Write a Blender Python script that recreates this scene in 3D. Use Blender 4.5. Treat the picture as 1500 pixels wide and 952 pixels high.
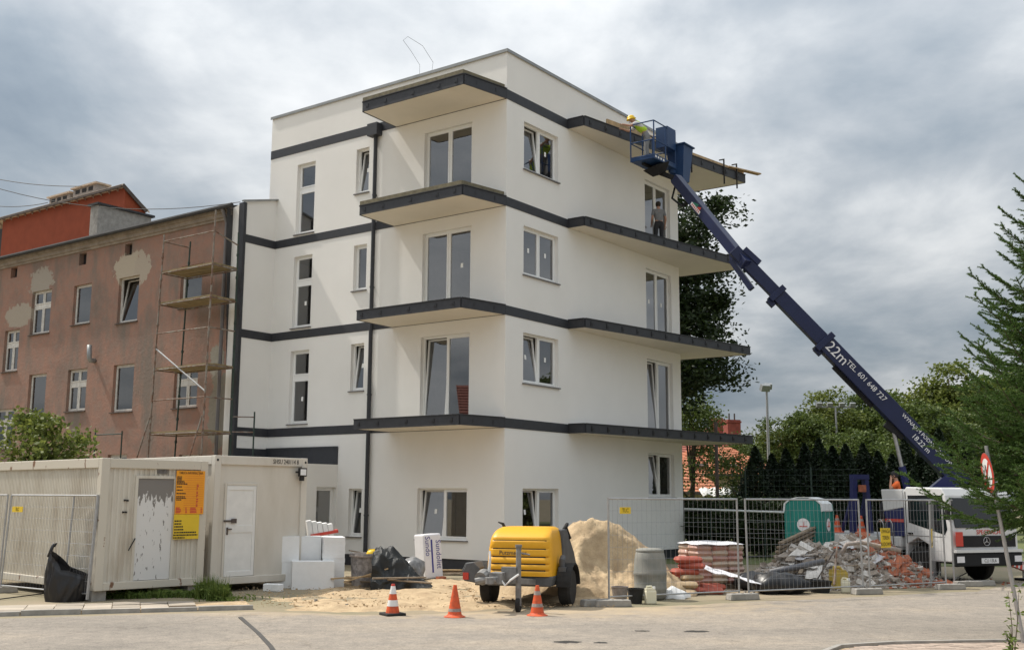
import bpy, math, random
import numpy as np
from mathutils import Vector, Matrix, noise
R = math.radians
for o in list(bpy.data.objects): bpy.data.objects.remove(o)
scene = bpy.context.scene
col = scene.collection
rnd = random.Random(7)

# ------------------------------------------------------------------ camera
H, FPX, PITCH, ROLL = 2.1, 1598.11, .1562, .0055          # eye height (m), focal length in px of a 1500 px wide picture
cam_d = bpy.data.cameras.new('camera'); cam = bpy.data.objects.new('camera', cam_d); col.objects.link(cam)
scene.camera = cam
cam_d.sensor_width = 36; cam_d.lens = 36 * FPX / 1500; cam_d.clip_end = 3000; cam_d.clip_start = .1
_f = Vector((0, math.cos(PITCH), math.sin(PITCH))); _u = Vector((0, -math.sin(PITCH), math.cos(PITCH))); _r = Vector((1, 0, 0))
RT = math.cos(ROLL) * _r + math.sin(ROLL) * _u; UP = -math.sin(ROLL) * _r + math.cos(ROLL) * _u
cam.matrix_world = Matrix((( RT.x, UP.x, -_f.x, 0), (RT.y, UP.y, -_f.y, 0), (RT.z, UP.z, -_f.z, H), (0, 0, 0, 1)))
EYE = Vector((0, 0, H))

# ------------------------------------------------------------------ sky, sun, exposure
SUN_AZ = Vector((-.885, .466)); SUN_EL = R(54)
world = bpy.data.worlds.new('World'); scene.world = world; world.use_nodes = True
wn = world.node_tree; wn.nodes.clear()
def WN(t, **k):
    n = wn.nodes.new(t)
    for a, b in k.items(): setattr(n, a, b)
    return n
wl = wn.links.new
w_out = WN('ShaderNodeOutputWorld'); w_bg = WN('ShaderNodeBackground'); w_bg.inputs[1].default_value = .12
w_sky = WN('ShaderNodeTexSky', sky_type='NISHITA', sun_disc=False, sun_elevation=SUN_EL, sun_rotation=math.atan2(SUN_AZ.x, SUN_AZ.y), air_density=1.2, dust_density=2.0)
w_tc = WN('ShaderNodeTexCoord')
w_sep = WN('ShaderNodeSeparateXYZ'); wl(w_tc.outputs['Generated'], w_sep.inputs[0])
# cloud layer: the view direction is carried onto a flat layer overhead, so that clouds flatten towards the horizon
w_add = WN('ShaderNodeMath', operation='ADD'); w_add.inputs[1].default_value = .22; 
w_max = WN('ShaderNodeMath', operation='MAXIMUM'); w_max.inputs[1].default_value = 0; wl(w_sep.outputs[2], w_max.inputs[0]); wl(w_max.outputs[0], w_add.inputs[0])
w_div = WN('ShaderNodeVectorMath', operation='DIVIDE'); wl(w_tc.outputs['Generated'], w_div.inputs[0])
w_cmb = WN('ShaderNodeCombineXYZ')
for i in range(3): wl(w_add.outputs[0], w_cmb.inputs[i])
wl(w_cmb.outputs[0], w_div.inputs[1])
w_map = WN('ShaderNodeMapping'); w_map.inputs['Location'].default_value = (.4, 7.3, 0); w_map.inputs['Scale'].default_value = (1, .8, .35); wl(w_div.outputs[0], w_map.inputs[0])
w_n1 = WN('ShaderNodeTexNoise'); w_n1.inputs['Scale'].default_value = .9; w_n1.inputs['Detail'].default_value = 7; w_n1.inputs['Roughness'].default_value = .5; w_n1.inputs['Distortion'].default_value = .35
wl(w_map.outputs[0], w_n1.inputs['Vector'])
w_n2 = WN('ShaderNodeTexNoise'); w_n2.inputs['Scale'].default_value = 2.3; w_n2.inputs['Detail'].default_value = 8; w_n2.inputs['Roughness'].default_value = .55; w_n2.inputs['Distortion'].default_value = .2
wl(w_map.outputs[0], w_n2.inputs['Vector'])
w_mx = WN('ShaderNodeMath', operation='MULTIPLY_ADD'); wl(w_n2.outputs[0], w_mx.inputs[0]); w_mx.inputs[1].default_value = .45; 
w_m1 = WN('ShaderNodeMath', operation='MULTIPLY'); wl(w_n1.outputs[0], w_m1.inputs[0]); w_m1.inputs[1].default_value = .62; wl(w_m1.outputs[0], w_mx.inputs[2])
w_rp = WN('ShaderNodeValToRGB'); wl(w_mx.outputs[0], w_rp.inputs[0])
cr = w_rp.color_ramp
CLOUD = [(.38, (1.45, 1.8, 2.2)), (.46, (2.1, 2.45, 2.8)), (.53, (3.1, 3.35, 3.6)), (.60, (4.6, 4.75, 4.85)), (.70, (6.4, 6.4, 6.35))]
while len(cr.elements) < len(CLOUD): cr.elements.new(.5)
for e, (p, c) in zip(cr.elements, CLOUD): e.position = p; e.color = (*[x / 10 for x in c], 1)
w_sc = WN('ShaderNodeVectorMath', operation='SCALE'); wl(w_rp.outputs[0], w_sc.inputs[0]); w_sc.inputs['Scale'].default_value = 10
w_mix = WN('ShaderNodeMix', data_type='RGBA'); w_mix.inputs[0].default_value = .95
wl(w_sky.outputs[0], w_mix.inputs[6]); wl(w_sc.outputs[0], w_mix.inputs[7])
# an overcast sky brightens smoothly from the horizon to the zenith
w_ov = WN('ShaderNodeMath', operation='MULTIPLY_ADD'); wl(w_max.outputs[0], w_ov.inputs[0]); w_ov.inputs[1].default_value = 1.5; w_ov.inputs[2].default_value = .72
w_s2 = WN('ShaderNodeVectorMath', operation='SCALE'); wl(w_mix.outputs[2], w_s2.inputs[0]); wl(w_ov.outputs[0], w_s2.inputs['Scale'])
wl(w_s2.outputs[0], w_bg.inputs[0]); wl(w_bg.outputs[0], w_out.inputs[0])
sun_d = bpy.data.lights.new('sun', 'SUN'); sun = bpy.data.objects.new('sun', sun_d); col.objects.link(sun)
sun_d.energy = 3.6; sun_d.angle = R(1.2); sun_d.color = (1, .94, .85)
sun.rotation_euler = Vector((-SUN_AZ.x * math.cos(SUN_EL), -SUN_AZ.y * math.cos(SUN_EL), -math.sin(SUN_EL))).to_track_quat('-Z', 'Y').to_euler()
sun.location = (-20, 12, 40)
vs = scene.view_settings; vs.view_transform = 'Standard'; vs.look = 'None'; vs.gamma = 1; vs.exposure = .33; vs.use_curve_mapping = False

# ------------------------------------------------------------------ pixel of the photograph -> direction -> point on something real
def ray(px, py):
    a = (px - 750) / FPX; b = (476 - py) / FPX
    return RT * a + UP * b + _f
def G(px, py, z=0.0):                       # on the ground (or a level z)
    d = ray(px, py); t = (z - H) / d.z
    return EYE + d * t
def AY(px, py, Y):                          # at a known distance Y in front of the eye
    d = ray(px, py); return EYE + d * (Y / d.y)
TH = .6327
O = Vector((-.1896, 30.902, 0))             # ground point of the new building's street corner
U = Vector((-math.cos(TH), math.sin(TH), 0)); V = Vector((math.sin(TH), math.cos(TH), 0))
RZB = math.atan2(V.y, V.x)                  # building frame: x = V, y = U
def onL(px, py, v=0.0):                     # on a plane parallel to the left front -> (u, z)
    d = ray(px, py); t = ((O - EYE).dot(V) + v) / d.dot(V); p = EYE + d * t
    return (p - O).dot(U), p.z
def W(v, u, z=0.0): return O + V * v + U * u + Vector((0, 0, z))

# ------------------------------------------------------------------ materials
MATS = {}
def mat(name, c, rough=.7, metal=0, var=.12, scale=3.0, bump=0.0, bscale=40.0, c2=None, thr=None, spec=.4, streak=None, sheen=0, trans=0, fine=0):
    """c base colour; c2 second colour mixed in by noise (thr=(lo,hi) thresholds); streak stretches the noise along z"""
    if name in MATS: return MATS[name]
    m = bpy.data.materials.new(name); m.use_nodes = True; nt = m.node_tree; b = nt.nodes['Principled BSDF']; L = nt.links.new
    b.inputs['Roughness'].default_value = rough; b.inputs['Metallic'].default_value = metal; b.inputs['Specular IOR Level'].default_value = spec
    if trans: b.inputs['Transmission Weight'].default_value = trans
    tc = nt.nodes.new('ShaderNodeTexCoord'); mp = nt.nodes.new('ShaderNodeMapping'); L(tc.outputs['Object'], mp.inputs[0])
    if streak: mp.inputs['Scale'].default_value = (1, 1, streak)
    n = nt.nodes.new('ShaderNodeTexNoise'); n.inputs['Scale'].default_value = scale; n.inputs['Detail'].default_value = 6; n.inputs['Roughness'].default_value = .6
    L(mp.outputs[0], n.inputs['Vector'])
    r = nt.nodes.new('ShaderNodeValToRGB'); L(n.outputs[0], r.inputs[0])
    lo, hi = thr or (.3, .7)
    r.color_ramp.elements[0].position = lo; r.color_ramp.elements[1].position = hi
    a = c if c2 else tuple(x * (1 - var) for x in c); d = c2 or tuple(min(1, x * (1 + var)) for x in c)
    r.color_ramp.elements[0].color = (*a, 1); r.color_ramp.elements[1].color = (*d, 1)
    outc = r.outputs[0]
    if fine:
        n3 = nt.nodes.new('ShaderNodeTexNoise'); n3.inputs['Scale'].default_value = 90; n3.inputs['Detail'].default_value = 3; L(tc.outputs['Object'], n3.inputs['Vector'])
        mr = nt.nodes.new('ShaderNodeMapRange'); L(n3.outputs[0], mr.inputs[0]); mr.inputs[1].default_value = .3; mr.inputs[2].default_value = .7; mr.inputs[3].default_value = 1 - fine; mr.inputs[4].default_value = 1 + fine
        vm = nt.nodes.new('ShaderNodeVectorMath'); vm.operation = 'SCALE'; L(outc, vm.inputs[0]); L(mr.outputs[0], vm.inputs['Scale']); outc = vm.outputs[0]
    L(outc, b.inputs['Base Color'])
    if bump:
        n2 = nt.nodes.new('ShaderNodeTexNoise'); n2.inputs['Scale'].default_value = bscale; n2.inputs['Detail'].default_value = 5; L(tc.outputs['Object'], n2.inputs['Vector'])
        bp = nt.nodes.new('ShaderNodeBump'); bp.inputs['Strength'].default_value = bump; bp.inputs['Distance'].default_value = .02
        L(n2.outputs[0], bp.inputs['Height']); L(bp.outputs[0], b.inputs['Normal'])
    MATS[name] = m; return m
def leafmat(name, dark, light, tr=.25):
    m = bpy.data.materials.new(name); m.use_nodes = True; nt = m.node_tree; b = nt.nodes['Principled BSDF']; L = nt.links.new; out = nt.nodes['Material Output']
    g = nt.nodes.new('ShaderNodeNewGeometry'); r = nt.nodes.new('ShaderNodeValToRGB'); L(g.outputs['Random Per Island'], r.inputs[0])
    r.color_ramp.elements[0].color = (*dark, 1); r.color_ramp.elements[1].color = (*light, 1)
    L(r.outputs[0], b.inputs['Base Color']); b.inputs['Roughness'].default_value = .55; b.inputs['Specular IOR Level'].default_value = .3
    t = nt.nodes.new('ShaderNodeBsdfTranslucent'); L(r.outputs[0], t.inputs[0])
    mx = nt.nodes.new('ShaderNodeMixShader'); mx.inputs[0].default_value = tr; L(b.outputs[0], mx.inputs[1]); L(t.outputs[0], mx.inputs[2]); L(mx.outputs[0], out.inputs[0])
    MATS[name] = m; return m
def glassmat(name, tint=.55, refl=.10):
    m = bpy.data.materials.new(name); m.use_nodes = True; nt = m.node_tree; nt.nodes.clear(); L = nt.links.new
    out = nt.nodes.new('ShaderNodeOutputMaterial'); t = nt.nodes.new('ShaderNodeBsdfTransparent'); t.inputs[0].default_value = (tint, tint, tint, 1)
    g = nt.nodes.new('ShaderNodeBsdfGlossy'); g.inputs['Roughness'].default_value = .01; g.inputs[0].default_value = (.95, .97, 1, 1)
    lw = nt.nodes.new('ShaderNodeLayerWeight'); lw.inputs[0].default_value = .5; f = nt.nodes.new('ShaderNodeMath'); f.operation = 'POWER'; L(lw.outputs['Facing'], f.inputs[0]); f.inputs[1].default_value = 4.0
    a = nt.nodes.new('ShaderNodeMath'); a.operation = 'MULTIPLY_ADD'; L(f.outputs[0], a.inputs[0]); a.inputs[1].default_value = .9; a.inputs[2].default_value = refl; a.use_clamp = True
    mx = nt.nodes.new('ShaderNodeMixShader'); L(a.outputs[0], mx.inputs[0]); L(t.outputs[0], mx.inputs[1]); L(g.outputs[0], mx.inputs[2]); L(mx.outputs[0], out.inputs[0])
    MATS[name] = m; return m

# ------------------------------------------------------------------ mesh builder
class MB:
    def __init__(s): s.v = []; s.f = []; s.m = []
    def add(s, vs, fs, mi=0):
        k = len(s.v); s.v += [tuple(p) for p in vs]; s.f += [tuple(i + k for i in f) for f in fs]; s.m += [mi] * len(fs); return s
    def box(s, x, y, z, sx, sy, sz, rz=0, rx=0, ry=0, mi=0):
        M = Matrix.Translation((x, y, z)) @ Matrix.Rotation(rz, 4, 'Z') @ Matrix.Rotation(ry, 4, 'Y') @ Matrix.Rotation(rx, 4, 'X')
        vs = [M @ Vector((a * sx / 2, b * sy / 2, c * sz / 2)) for a in (-1, 1) for b in (-1, 1) for c in (-1, 1)]
        return s.add(vs, [(0, 1, 3, 2), (4, 6, 7, 5), (0, 4, 5, 1), (2, 3, 7, 6), (0, 2, 6, 4), (1, 5, 7, 3)], mi)
    def bx(s, x0, x1, y0, y1, z0, z1, mi=0): return s.box((x0 + x1) / 2, (y0 + y1) / 2, (z0 + z1) / 2, abs(x1 - x0), abs(y1 - y0), abs(z1 - z0), mi=mi)
    def bar(s, p, q, w, h, up=(0, 0, 1), mi=0, w2=None, h2=None):
        p, q = Vector(p), Vector(q); d = (q - p).normalized(); sd = d.cross(Vector(up))
        if sd.length < 1e-4: sd = d.cross(Vector((1, 0, 0)))
        sd.normalize(); u = sd.cross(d); vs = []
        for c, ww, hh in ((p, w, h), (q, w2 or w, h2 or h)):
            vs += [c + sd * (a * ww / 2) + u * (b * hh / 2) for a, b in ((-1, -1), (1, -1), (1, 1), (-1, 1))]
        return s.add(vs, [(3, 2, 1, 0), (4, 5, 6, 7), (0, 1, 5, 4), (1, 2, 6, 5), (2, 3, 7, 6), (3, 0, 4, 7)], mi)
    def tube(s, pts, r, n=6, mi=0, cap=True):
        pts = [Vector(p) for p in pts]; k = len(pts); rr = r if hasattr(r, '__len__') else [r] * k; vs = []; prev = None
        for i, p in enumerate(pts):
            d = (pts[min(i + 1, k - 1)] - pts[max(i - 1, 0)]).normalized()
            a = prev if prev is not None else (Vector((0, 0, 1)) if abs(d.z) < .9 else Vector((1, 0, 0)))
            a = (a - d * a.dot(d)).normalized(); prev = a; b = d.cross(a)
            vs += [p + (a * math.cos(2 * math.pi * j / n) + b * math.sin(2 * math.pi * j / n)) * rr[i] for j in range(n)]
        fs = [(i * n + j, i * n + (j + 1) % n, (i + 1) * n + (j + 1) % n, (i + 1) * n + j) for i in range(k - 1) for j in range(n)]
        if cap: fs += [tuple(range(n - 1, -1, -1)), tuple((k - 1) * n + j for j in range(n))]
        return s.add(vs, fs, mi)
    def lathe(s, prof, n=16, c=(0, 0, 0), mi=0, sx=1, sy=1):
        vs = [(c[0] + r * math.cos(2 * math.pi * j / n) * sx, c[1] + r * math.sin(2 * math.pi * j / n) * sy, c[2] + z) for r, z in prof for j in range(n)]
        fs = [(i * n + j, i * n + (j + 1) % n, (i + 1) * n + (j + 1) % n, (i + 1) * n + j) for i in range(len(prof) - 1) for j in range(n)]
        fs += [tuple(range(n - 1, -1, -1)), tuple((len(prof) - 1) * n + j for j in range(n))]
        return s.add(vs, fs, mi)
    def prism(s, poly, z0, z1, mi=0):
        n = len(poly); vs = [(x, y, z0) for x, y in poly] + [(x, y, z1) for x, y in poly]
        return s.add(vs, [tuple(range(n - 1, -1, -1)), tuple(range(n, 2 * n))] + [(i, (i + 1) % n, n + (i + 1) % n, n + i) for i in range(n)], mi)
    def ext(s, poly, a, b, fn, mi=0):            # extrude a 2-D outline (p,q) from a to b, fn(p,q,t) -> xyz
        n = len(poly); vs = [fn(p, q, a) for p, q in poly] + [fn(p, q, b) for p, q in poly]
        return s.add(vs, [tuple(range(n - 1, -1, -1)), tuple(range(n, 2 * n))] + [(i, (i + 1) % n, n + (i + 1) % n, n + i) for i in range(n)], mi)
    def field(s, nx, ny, fn, mi=0):
        vs = [fn(i / nx, j / ny) for j in range(ny + 1) for i in range(nx + 1)]
        return s.add(vs, [(j * (nx + 1) + i, j * (nx + 1) + i + 1, (j + 1) * (nx + 1) + i + 1, (j + 1) * (nx + 1) + i) for j in range(ny) for i in range(nx)], mi)
    def mesh(s, name, mats, smooth=False, xf=None):
        me = bpy.data.meshes.new(name); v = s.v if xf is None else [tuple(xf(*p)) for p in s.v]
        me.from_pydata(v, [], s.f)
        for m in (mats if isinstance(mats, (list, tuple)) else [mats]): me.materials.append(MATS[m] if isinstance(m, str) else m)
        if any(s.m): me.polygons.foreach_set('material_index', s.m)
        if smooth: me.polygons.foreach_set('use_smooth', [True] * len(s.f))
        me.update(); return me
    def build(s, name, mats, parent=None, smooth=False, bevel=0, xf=None, loc=None, rz=0, sub=0, kind=None):
        o = bpy.data.objects.new(name, s.mesh(name, mats, smooth, xf)); col.objects.link(o)
        if parent: o.parent = parent
        if loc is not None: o.location = loc
        if rz: o.rotation_euler.z = rz
        if bevel:
            b = o.modifiers.new('bevel', 'BEVEL'); b.width = bevel; b.segments = 2; b.limit_method = 'ANGLE'
        if sub:
            b = o.modifiers.new('sub', 'SUBSURF'); b.levels = sub; b.render_levels = sub
        if kind: o['kind'] = kind
        return o
def tag(o, label=None, cat=None, group=None, kind=None):
    for k, v in (('label', label), ('category', cat), ('group', group), ('kind', kind)):
        if v: o[k] = v
    return o
def thing(name, label, cat, loc=(0, 0, 0), rz=0, group=None):
    o = bpy.data.objects.new(name, None); o.empty_display_size = .2; col.objects.link(o); o.location = loc; o.rotation_euler.z = rz
    return tag(o, label, cat, group)
def part(src, name, parent, loc=(0, 0, 0), rot=(0, 0, 0), sc=(1, 1, 1)):     # another object on the same mesh data
    o = bpy.data.objects.new(name, src if isinstance(src, bpy.types.Mesh) else src.data); col.objects.link(o); o.parent = parent
    o.location = loc; o.rotation_euler = rot; o.scale = sc; return o
def copy_tree(o, parent=None):
    c = o.copy(); col.objects.link(c); c.parent = parent
    for ch in o.children: copy_tree(ch, c)
    return c
def text(body, size, M, name, material, parent, th=.002, sx=1, align='CENTER'):
    cu = bpy.data.curves.new(name, 'FONT'); cu.body = body; cu.size = size; cu.extrude = th; cu.align_x = align; cu.align_y = 'CENTER'; cu.resolution_u = 2
    t = bpy.data.objects.new(name, cu); col.objects.link(t); dg = bpy.context.evaluated_depsgraph_get(); dg.update()
    me = bpy.data.meshes.new_from_object(t.evaluated_get(dg)); bpy.data.objects.remove(t); bpy.data.curves.remove(cu)
    me.transform(M @ Matrix.Diagonal((sx, 1, 1, 1))); me.materials.clear(); me.materials.append(MATS[material])
    o = bpy.data.objects.new(name, me); col.objects.link(o); o.parent = parent; return o
def face_mtx(o, right, up):                      # a frame lying on a surface: text runs along right
    r = Vector(right).normalized(); u = Vector(up); u = (u - r * u.dot(r)).normalized(); n = r.cross(u)
    return Matrix(((r.x, u.x, n.x, o[0]), (r.y, u.y, n.y, o[1]), (r.z, u.z, n.z, o[2]), (0, 0, 0, 1)))
def nz(x, y, z=0, s=1.0): return noise.noise(Vector((x * s, y * s, z * s)))

# palette
mat('stucco', (.80, .785, .75), .9, var=.03, scale=.6, bump=.25, bscale=160, fine=.02)
mat('anthracite', (.035, .037, .043), .55, var=.15, scale=6, bump=.08, bscale=60)
mat('soffit', (.72, .665, .57), .9, var=.03, scale=1.2, bump=.15, bscale=120)
mat('pvc', (.82, .82, .80), .35, var=.02)
mat('sillm', (.16, .15, .15), .45, var=.1)
mat('room', (.30, .28, .25), .9, var=.1)
mat('olive', (.16, .14, .09), .8, var=.3, scale=8, bump=.2)
mat('zinc', (.28, .29, .29), .5, metal=.4, var=.15)
mat('sticker', (.85, .85, .82), .6)
mat('white_paint', (.74, .73, .70), .55, var=.06, scale=4)
mat('steel', (.42, .42, .42), .45, metal=.75, var=.15, scale=9)
mat('wire', (.30, .30, .30), .5, metal=.6, var=.1)
mat('concrete', (.33, .31, .28), .92, var=.2, scale=6, bump=.4, bscale=70)
mat('rubber', (.022, .021, .02), .85, var=.25, scale=10, bump=.2)
mat('black_plastic', (.014, .014, .016), .38, var=.2, scale=5, bump=.15, bscale=14, spec=.5)
mat('yellow_sign', (.72, .50, .03), .6, var=.05)
mat('orange_sign', (.80, .33, .02), .6, var=.06)
mat('ink', (.02, .018, .018), .7)
mat('white_ink', (.75, .75, .75), .6)
mat('red_paint', (.55, .06, .04), .5, var=.1)
mat('timber', (.42, .30, .17), .85, var=.3, scale=5, bump=.3, streak=.2)
mat('old_timber', (.22, .17, .12), .9, var=.4, scale=5, bump=.35)
mat('orange_plastic', (.66, .10, .028), .55, c2=(.36, .075, .035), thr=(.48, .72), scale=13)
mat('dirty_grey', (.32, .27, .24), .7, var=.25, scale=16)
mat('bark', (.09, .07, .05), .95, var=.3, scale=8, bump=.6)
glassmat('glass', .62, .17); glassmat('old_glass', .5, .13)

# ================================================================== THE SETTING
# ground: one sheet to the horizon
def gmat():
    m = mat('earth', (.30, .24, .165), .95, c2=(.20, .18, .11), thr=(.38, .66), scale=.25, bump=.5, bscale=9, fine=.2)
    return m
gmat()
mat('sand', (.48, .36, .22), .95, c2=(.33, .235, .14), thr=(.4, .68), scale=2.6, bump=1.0, bscale=11, fine=.2)
mat('grass_ground', (.09, .12, .035), .95, c2=(.14, .14, .06), thr=(.35, .7), scale=1.2, bump=.5, bscale=14, fine=.25)
g = MB().field(40, 40, lambda a, b: ((a - .5) * 1600, (b - .35) * 1600, 0)).build('ground', 'earth'); tag(g, kind='structure')
# asphalt: old, pale, patched
def asphalt():
    m = bpy.data.materials.new('asphalt'); m.use_nodes = True; nt = m.node_tree; L = nt.links.new; b = nt.nodes['Principled BSDF']
    tc = nt.nodes.new('ShaderNodeTexCoord')
    def N(sc, det=6, ro=.6, st=None):
        n = nt.nodes.new('ShaderNodeTexNoise'); n.inputs['Scale'].default_value = sc; n.inputs['Detail'].default_value = det; n.inputs['Roughness'].default_value = ro
        if st:
            mp = nt.nodes.new('ShaderNodeMapping'); mp.inputs['Scale'].default_value = st; mp.inputs['Rotation'].default_value = (0, 0, R(-22)); L(tc.outputs['Object'], mp.inputs[0]); L(mp.outputs[0], n.inputs['Vector'])
        else: L(tc.outputs['Object'], n.inputs['Vector'])
        return n
    def ramp(src, stops):
        r = nt.nodes.new('ShaderNodeValToRGB'); L(src, r.inputs[0])
        while len(r.color_ramp.elements) < len(stops): r.color_ramp.elements.new(.5)
        for e, (p, c) in zip(r.color_ramp.elements, stops): e.position = p; e.color = (*c, 1)
        return r
    def mul(a, b_):
        n = nt.nodes.new('ShaderNodeMix'); n.data_type = 'RGBA'; n.blend_type = 'MULTIPLY'; n.inputs[0].default_value = 1; L(a, n.inputs[6]); L(b_, n.inputs[7]); return n.outputs[2]
    base = ramp(N(.35, 6, .6, (.6, 1.2, 1)).outputs[0], [(.3, (.235, .21, .18)), (.5, (.295, .26, .22)), (.68, (.37, .315, .25))])
    speck = ramp(N(34, 5, .8).outputs[0], [(.34, (.45, .45, .46)), (.47, (.95, .95, .95)), (.60, (1.05, 1.04, 1.02)), (.72, (1.6, 1.55, 1.45))])
    mid = ramp(N(4, 8, .75).outputs[0], [(.3, (.74, .74, .75)), (.7, (1.16, 1.15, 1.13))])
    c = mul(mul(base.outputs[0], speck.outputs[0]), mid.outputs[0])
    vo = nt.nodes.new('ShaderNodeTexVoronoi'); vo.feature = 'DISTANCE_TO_EDGE'; vo.inputs['Scale'].default_value = .32
    nn = N(1.3, 5); vm = nt.nodes.new('ShaderNodeVectorMath'); vm.operation = 'MULTIPLY_ADD'; L(nn.outputs['Color'], vm.inputs[0]); vm.inputs[1].default_value = (1.2, 1.2, 0); L(tc.outputs['Object'], vm.inputs[2]); L(vm.outputs[0], vo.inputs['Vector'])
    crk = ramp(vo.outputs[0], [(.0, (.78, .77, .75)), (.004, (.88, .87, .86)), (.008, (1, 1, 1))])
    c = mul(c, crk.outputs[0])
    sb = nt.nodes.new('ShaderNodeVectorMath'); sb.operation = 'SUBTRACT'; L(tc.outputs['Object'], sb.inputs[0]); sb.inputs[1].default_value = (-1.6, 22.3, 0)
    ml = nt.nodes.new('ShaderNodeVectorMath'); ml.operation = 'MULTIPLY'; L(sb.outputs[0], ml.inputs[0]); ml.inputs[1].default_value = (.16, .42, 0)
    ln = nt.nodes.new('ShaderNodeVectorMath'); ln.operation = 'LENGTH'; L(ml.outputs[0], ln.inputs[0])
    ad = nt.nodes.new('ShaderNodeMath'); ad.operation = 'MULTIPLY_ADD'; L(N(1.6, 8, .7).outputs[0], ad.inputs[0]); ad.inputs[1].default_value = -1.4; L(ln.outputs['Value'], ad.inputs[2])
    du = ramp(ad.outputs[0], [(.0, (.85, .85, .85)), (.55, (0, 0, 0))]); dm = nt.nodes.new('ShaderNodeMix'); dm.data_type = 'RGBA'; L(du.outputs[0], dm.inputs[0]); L(c, dm.inputs[6]); dm.inputs[7].default_value = (.43, .335, .22, 1); c = dm.outputs[2]
    L(c, b.inputs['Base Color']); b.inputs['Roughness'].default_value = .88; b.inputs['Specular IOR Level'].default_value = .3
    bp = nt.nodes.new('ShaderNodeBump'); bp.inputs['Strength'].default_value = .55; bp.inputs['Distance'].default_value = .012; L(N(70, 5, .7).outputs[0], bp.inputs['Height']); L(bp.outputs[0], b.inputs['Normal'])
    MATS['asphalt'] = m
asphalt()
edge = [G(-260, 915), G(-60, 908), G(60, 904), G(200, 900), G(300, 897.5), G(360, 896), G(430, 897), G(520, 900), G(600, 900), G(690, 897), G(780, 892), G(850, 889), G(920, 890), G(1010, 886), G(1100, 881), G(1200, 877.5), G(1290, 873), G(1370, 868), G(1430, 866), G(1500, 852), G(1600, 842), G(1800, 830)]
fine = []
for a, b in zip(edge, edge[1:]):
    for k in range(8):
        p = a.lerp(b, k / 8); w = .12 * nz(p.x * 1.7, p.y * 1.7, 3) + .05 * nz(p.x * 6, p.y * 6, 9); fine.append(Vector((p.x, p.y + w, 0)))
fine.append(edge[-1])
mb = MB(); n = len(fine)
rows = [(0, 0), (.35, .0), (1, 0)]
vs = []
for p in fine: vs += [(p.x, p.y, .004), (p.x * 1.02, p.y - 2.5, .02), (p.x * 1.4, -25, .02)]
fs = []
for i in range(n - 1):
    for r_ in range(2): fs.append((i * 3 + r_ + 1, (i + 1) * 3 + r_ + 1, (i + 1) * 3 + r_, i * 3 + r_))
road = mb.add(vs, fs).build('road', 'asphalt', smooth=True); tag(road, kind='structure')
# potholes: shallow dark broken hollows with a loose rim
mat('pothole', (.035, .032, .028), .98, var=.4, scale=30, bump=.8)
for k, (px, py, w, d) in enumerate([(832, 940, .42, .16), (941, 924, .24, .10), (1020, 924.5, .42, .15), (880, 941, .2, .1)]):
    c = G(px, py, .02); mb = MB(); ring = []
    for j in range(18):
        a = j / 18 * 2 * math.pi; q = 1 + .45 * nz(math.cos(a) * 2, math.sin(a) * 2, k * 7)
        ring.append((math.cos(a) * w * .5 * q, math.sin(a) * d * .9 * q))
    vs = [(x, y, .004) for x, y in ring] + [(x * 1.12, y * 1.2, .001) for x, y in ring] + [(x * .8, y * .8, .0035) for x, y in ring]
    N_ = 18; mb.add(vs, [(j, (j + 1) % N_, N_ + (j + 1) % N_, N_ + j) for j in range(N_)], 1); mb.add(vs[2 * N_:], [tuple(range(N_))]); mb.add(vs, [(2 * N_ + j, 2 * N_ + (j + 1) % N_, (j + 1) % N_, j) for j in range(N_)])
    tag(mb.build('pothole', ['pothole', 'asphalt'], loc=c), kind='structure')
mat('tar', (.06, .056, .052), .8, var=.3, scale=12)
for pts_ in ([(352, 903), (362, 912), (378, 926), (396, 945), (415, 975)],):
    q_ = [G(*p, .026) for p in pts_]; m = MB()
    for a, b in zip(q_, q_[1:]): m.bar(a + Vector((0, 0, -.012)), b + Vector((0, 0, -.012)), .07 if len(pts_) == 5 else .03, .026)
    tag(m.build('tar_joint', 'tar'), kind='structure')
# paving slabs along the kerb on the left, each slab its own piece
mat('slab', (.40, .34, .27), .92, c2=(.33, .29, .235), thr=(.35, .7), scale=2.5, bump=.3, bscale=50, fine=.12)
A = G(-160, 907); B = G(372, 892.5); pd = (B - A); plen = pd.length; pd.normalize(); pn = Vector((-pd.y, pd.x, 0)); prz = math.atan2(pd.y, pd.x)
pav = MB().prism([(-.1, .02), (plen, .02), (plen, 1.62), (-.1, 1.62)], .004, .02).build('pavement', 'sand', loc=A, rz=prz); tag(pav, kind='structure')
sl = [MB().box(0, 0, 0, .485, .485, .05).mesh('paving_slab', 'slab') for _ in range(1)][0]
for i in range(int(plen / .5)):
    for j in range(3):
        if i > plen / .5 - 4 and rnd.random() < .55: continue
        o = part(sl, 'paving_slab', pav, (i * .5 + .25, .37 + j * .5, .024 + rnd.uniform(-.008, .008)), (rnd.uniform(-.02, .02), rnd.uniform(-.02, .02), rnd.uniform(-.02, .02)))
ks = MB().box(0, 0, 0, .98, .1, .14).mesh('kerb_stone', 'concrete')
for i in range(int(plen)): part(ks, 'kerb_stone', pav, (i + .5, .06, .02 + rnd.uniform(-.02, .006)), (rnd.uniform(-.03, .03), 0, rnd.uniform(-.01, .01)))
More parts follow.
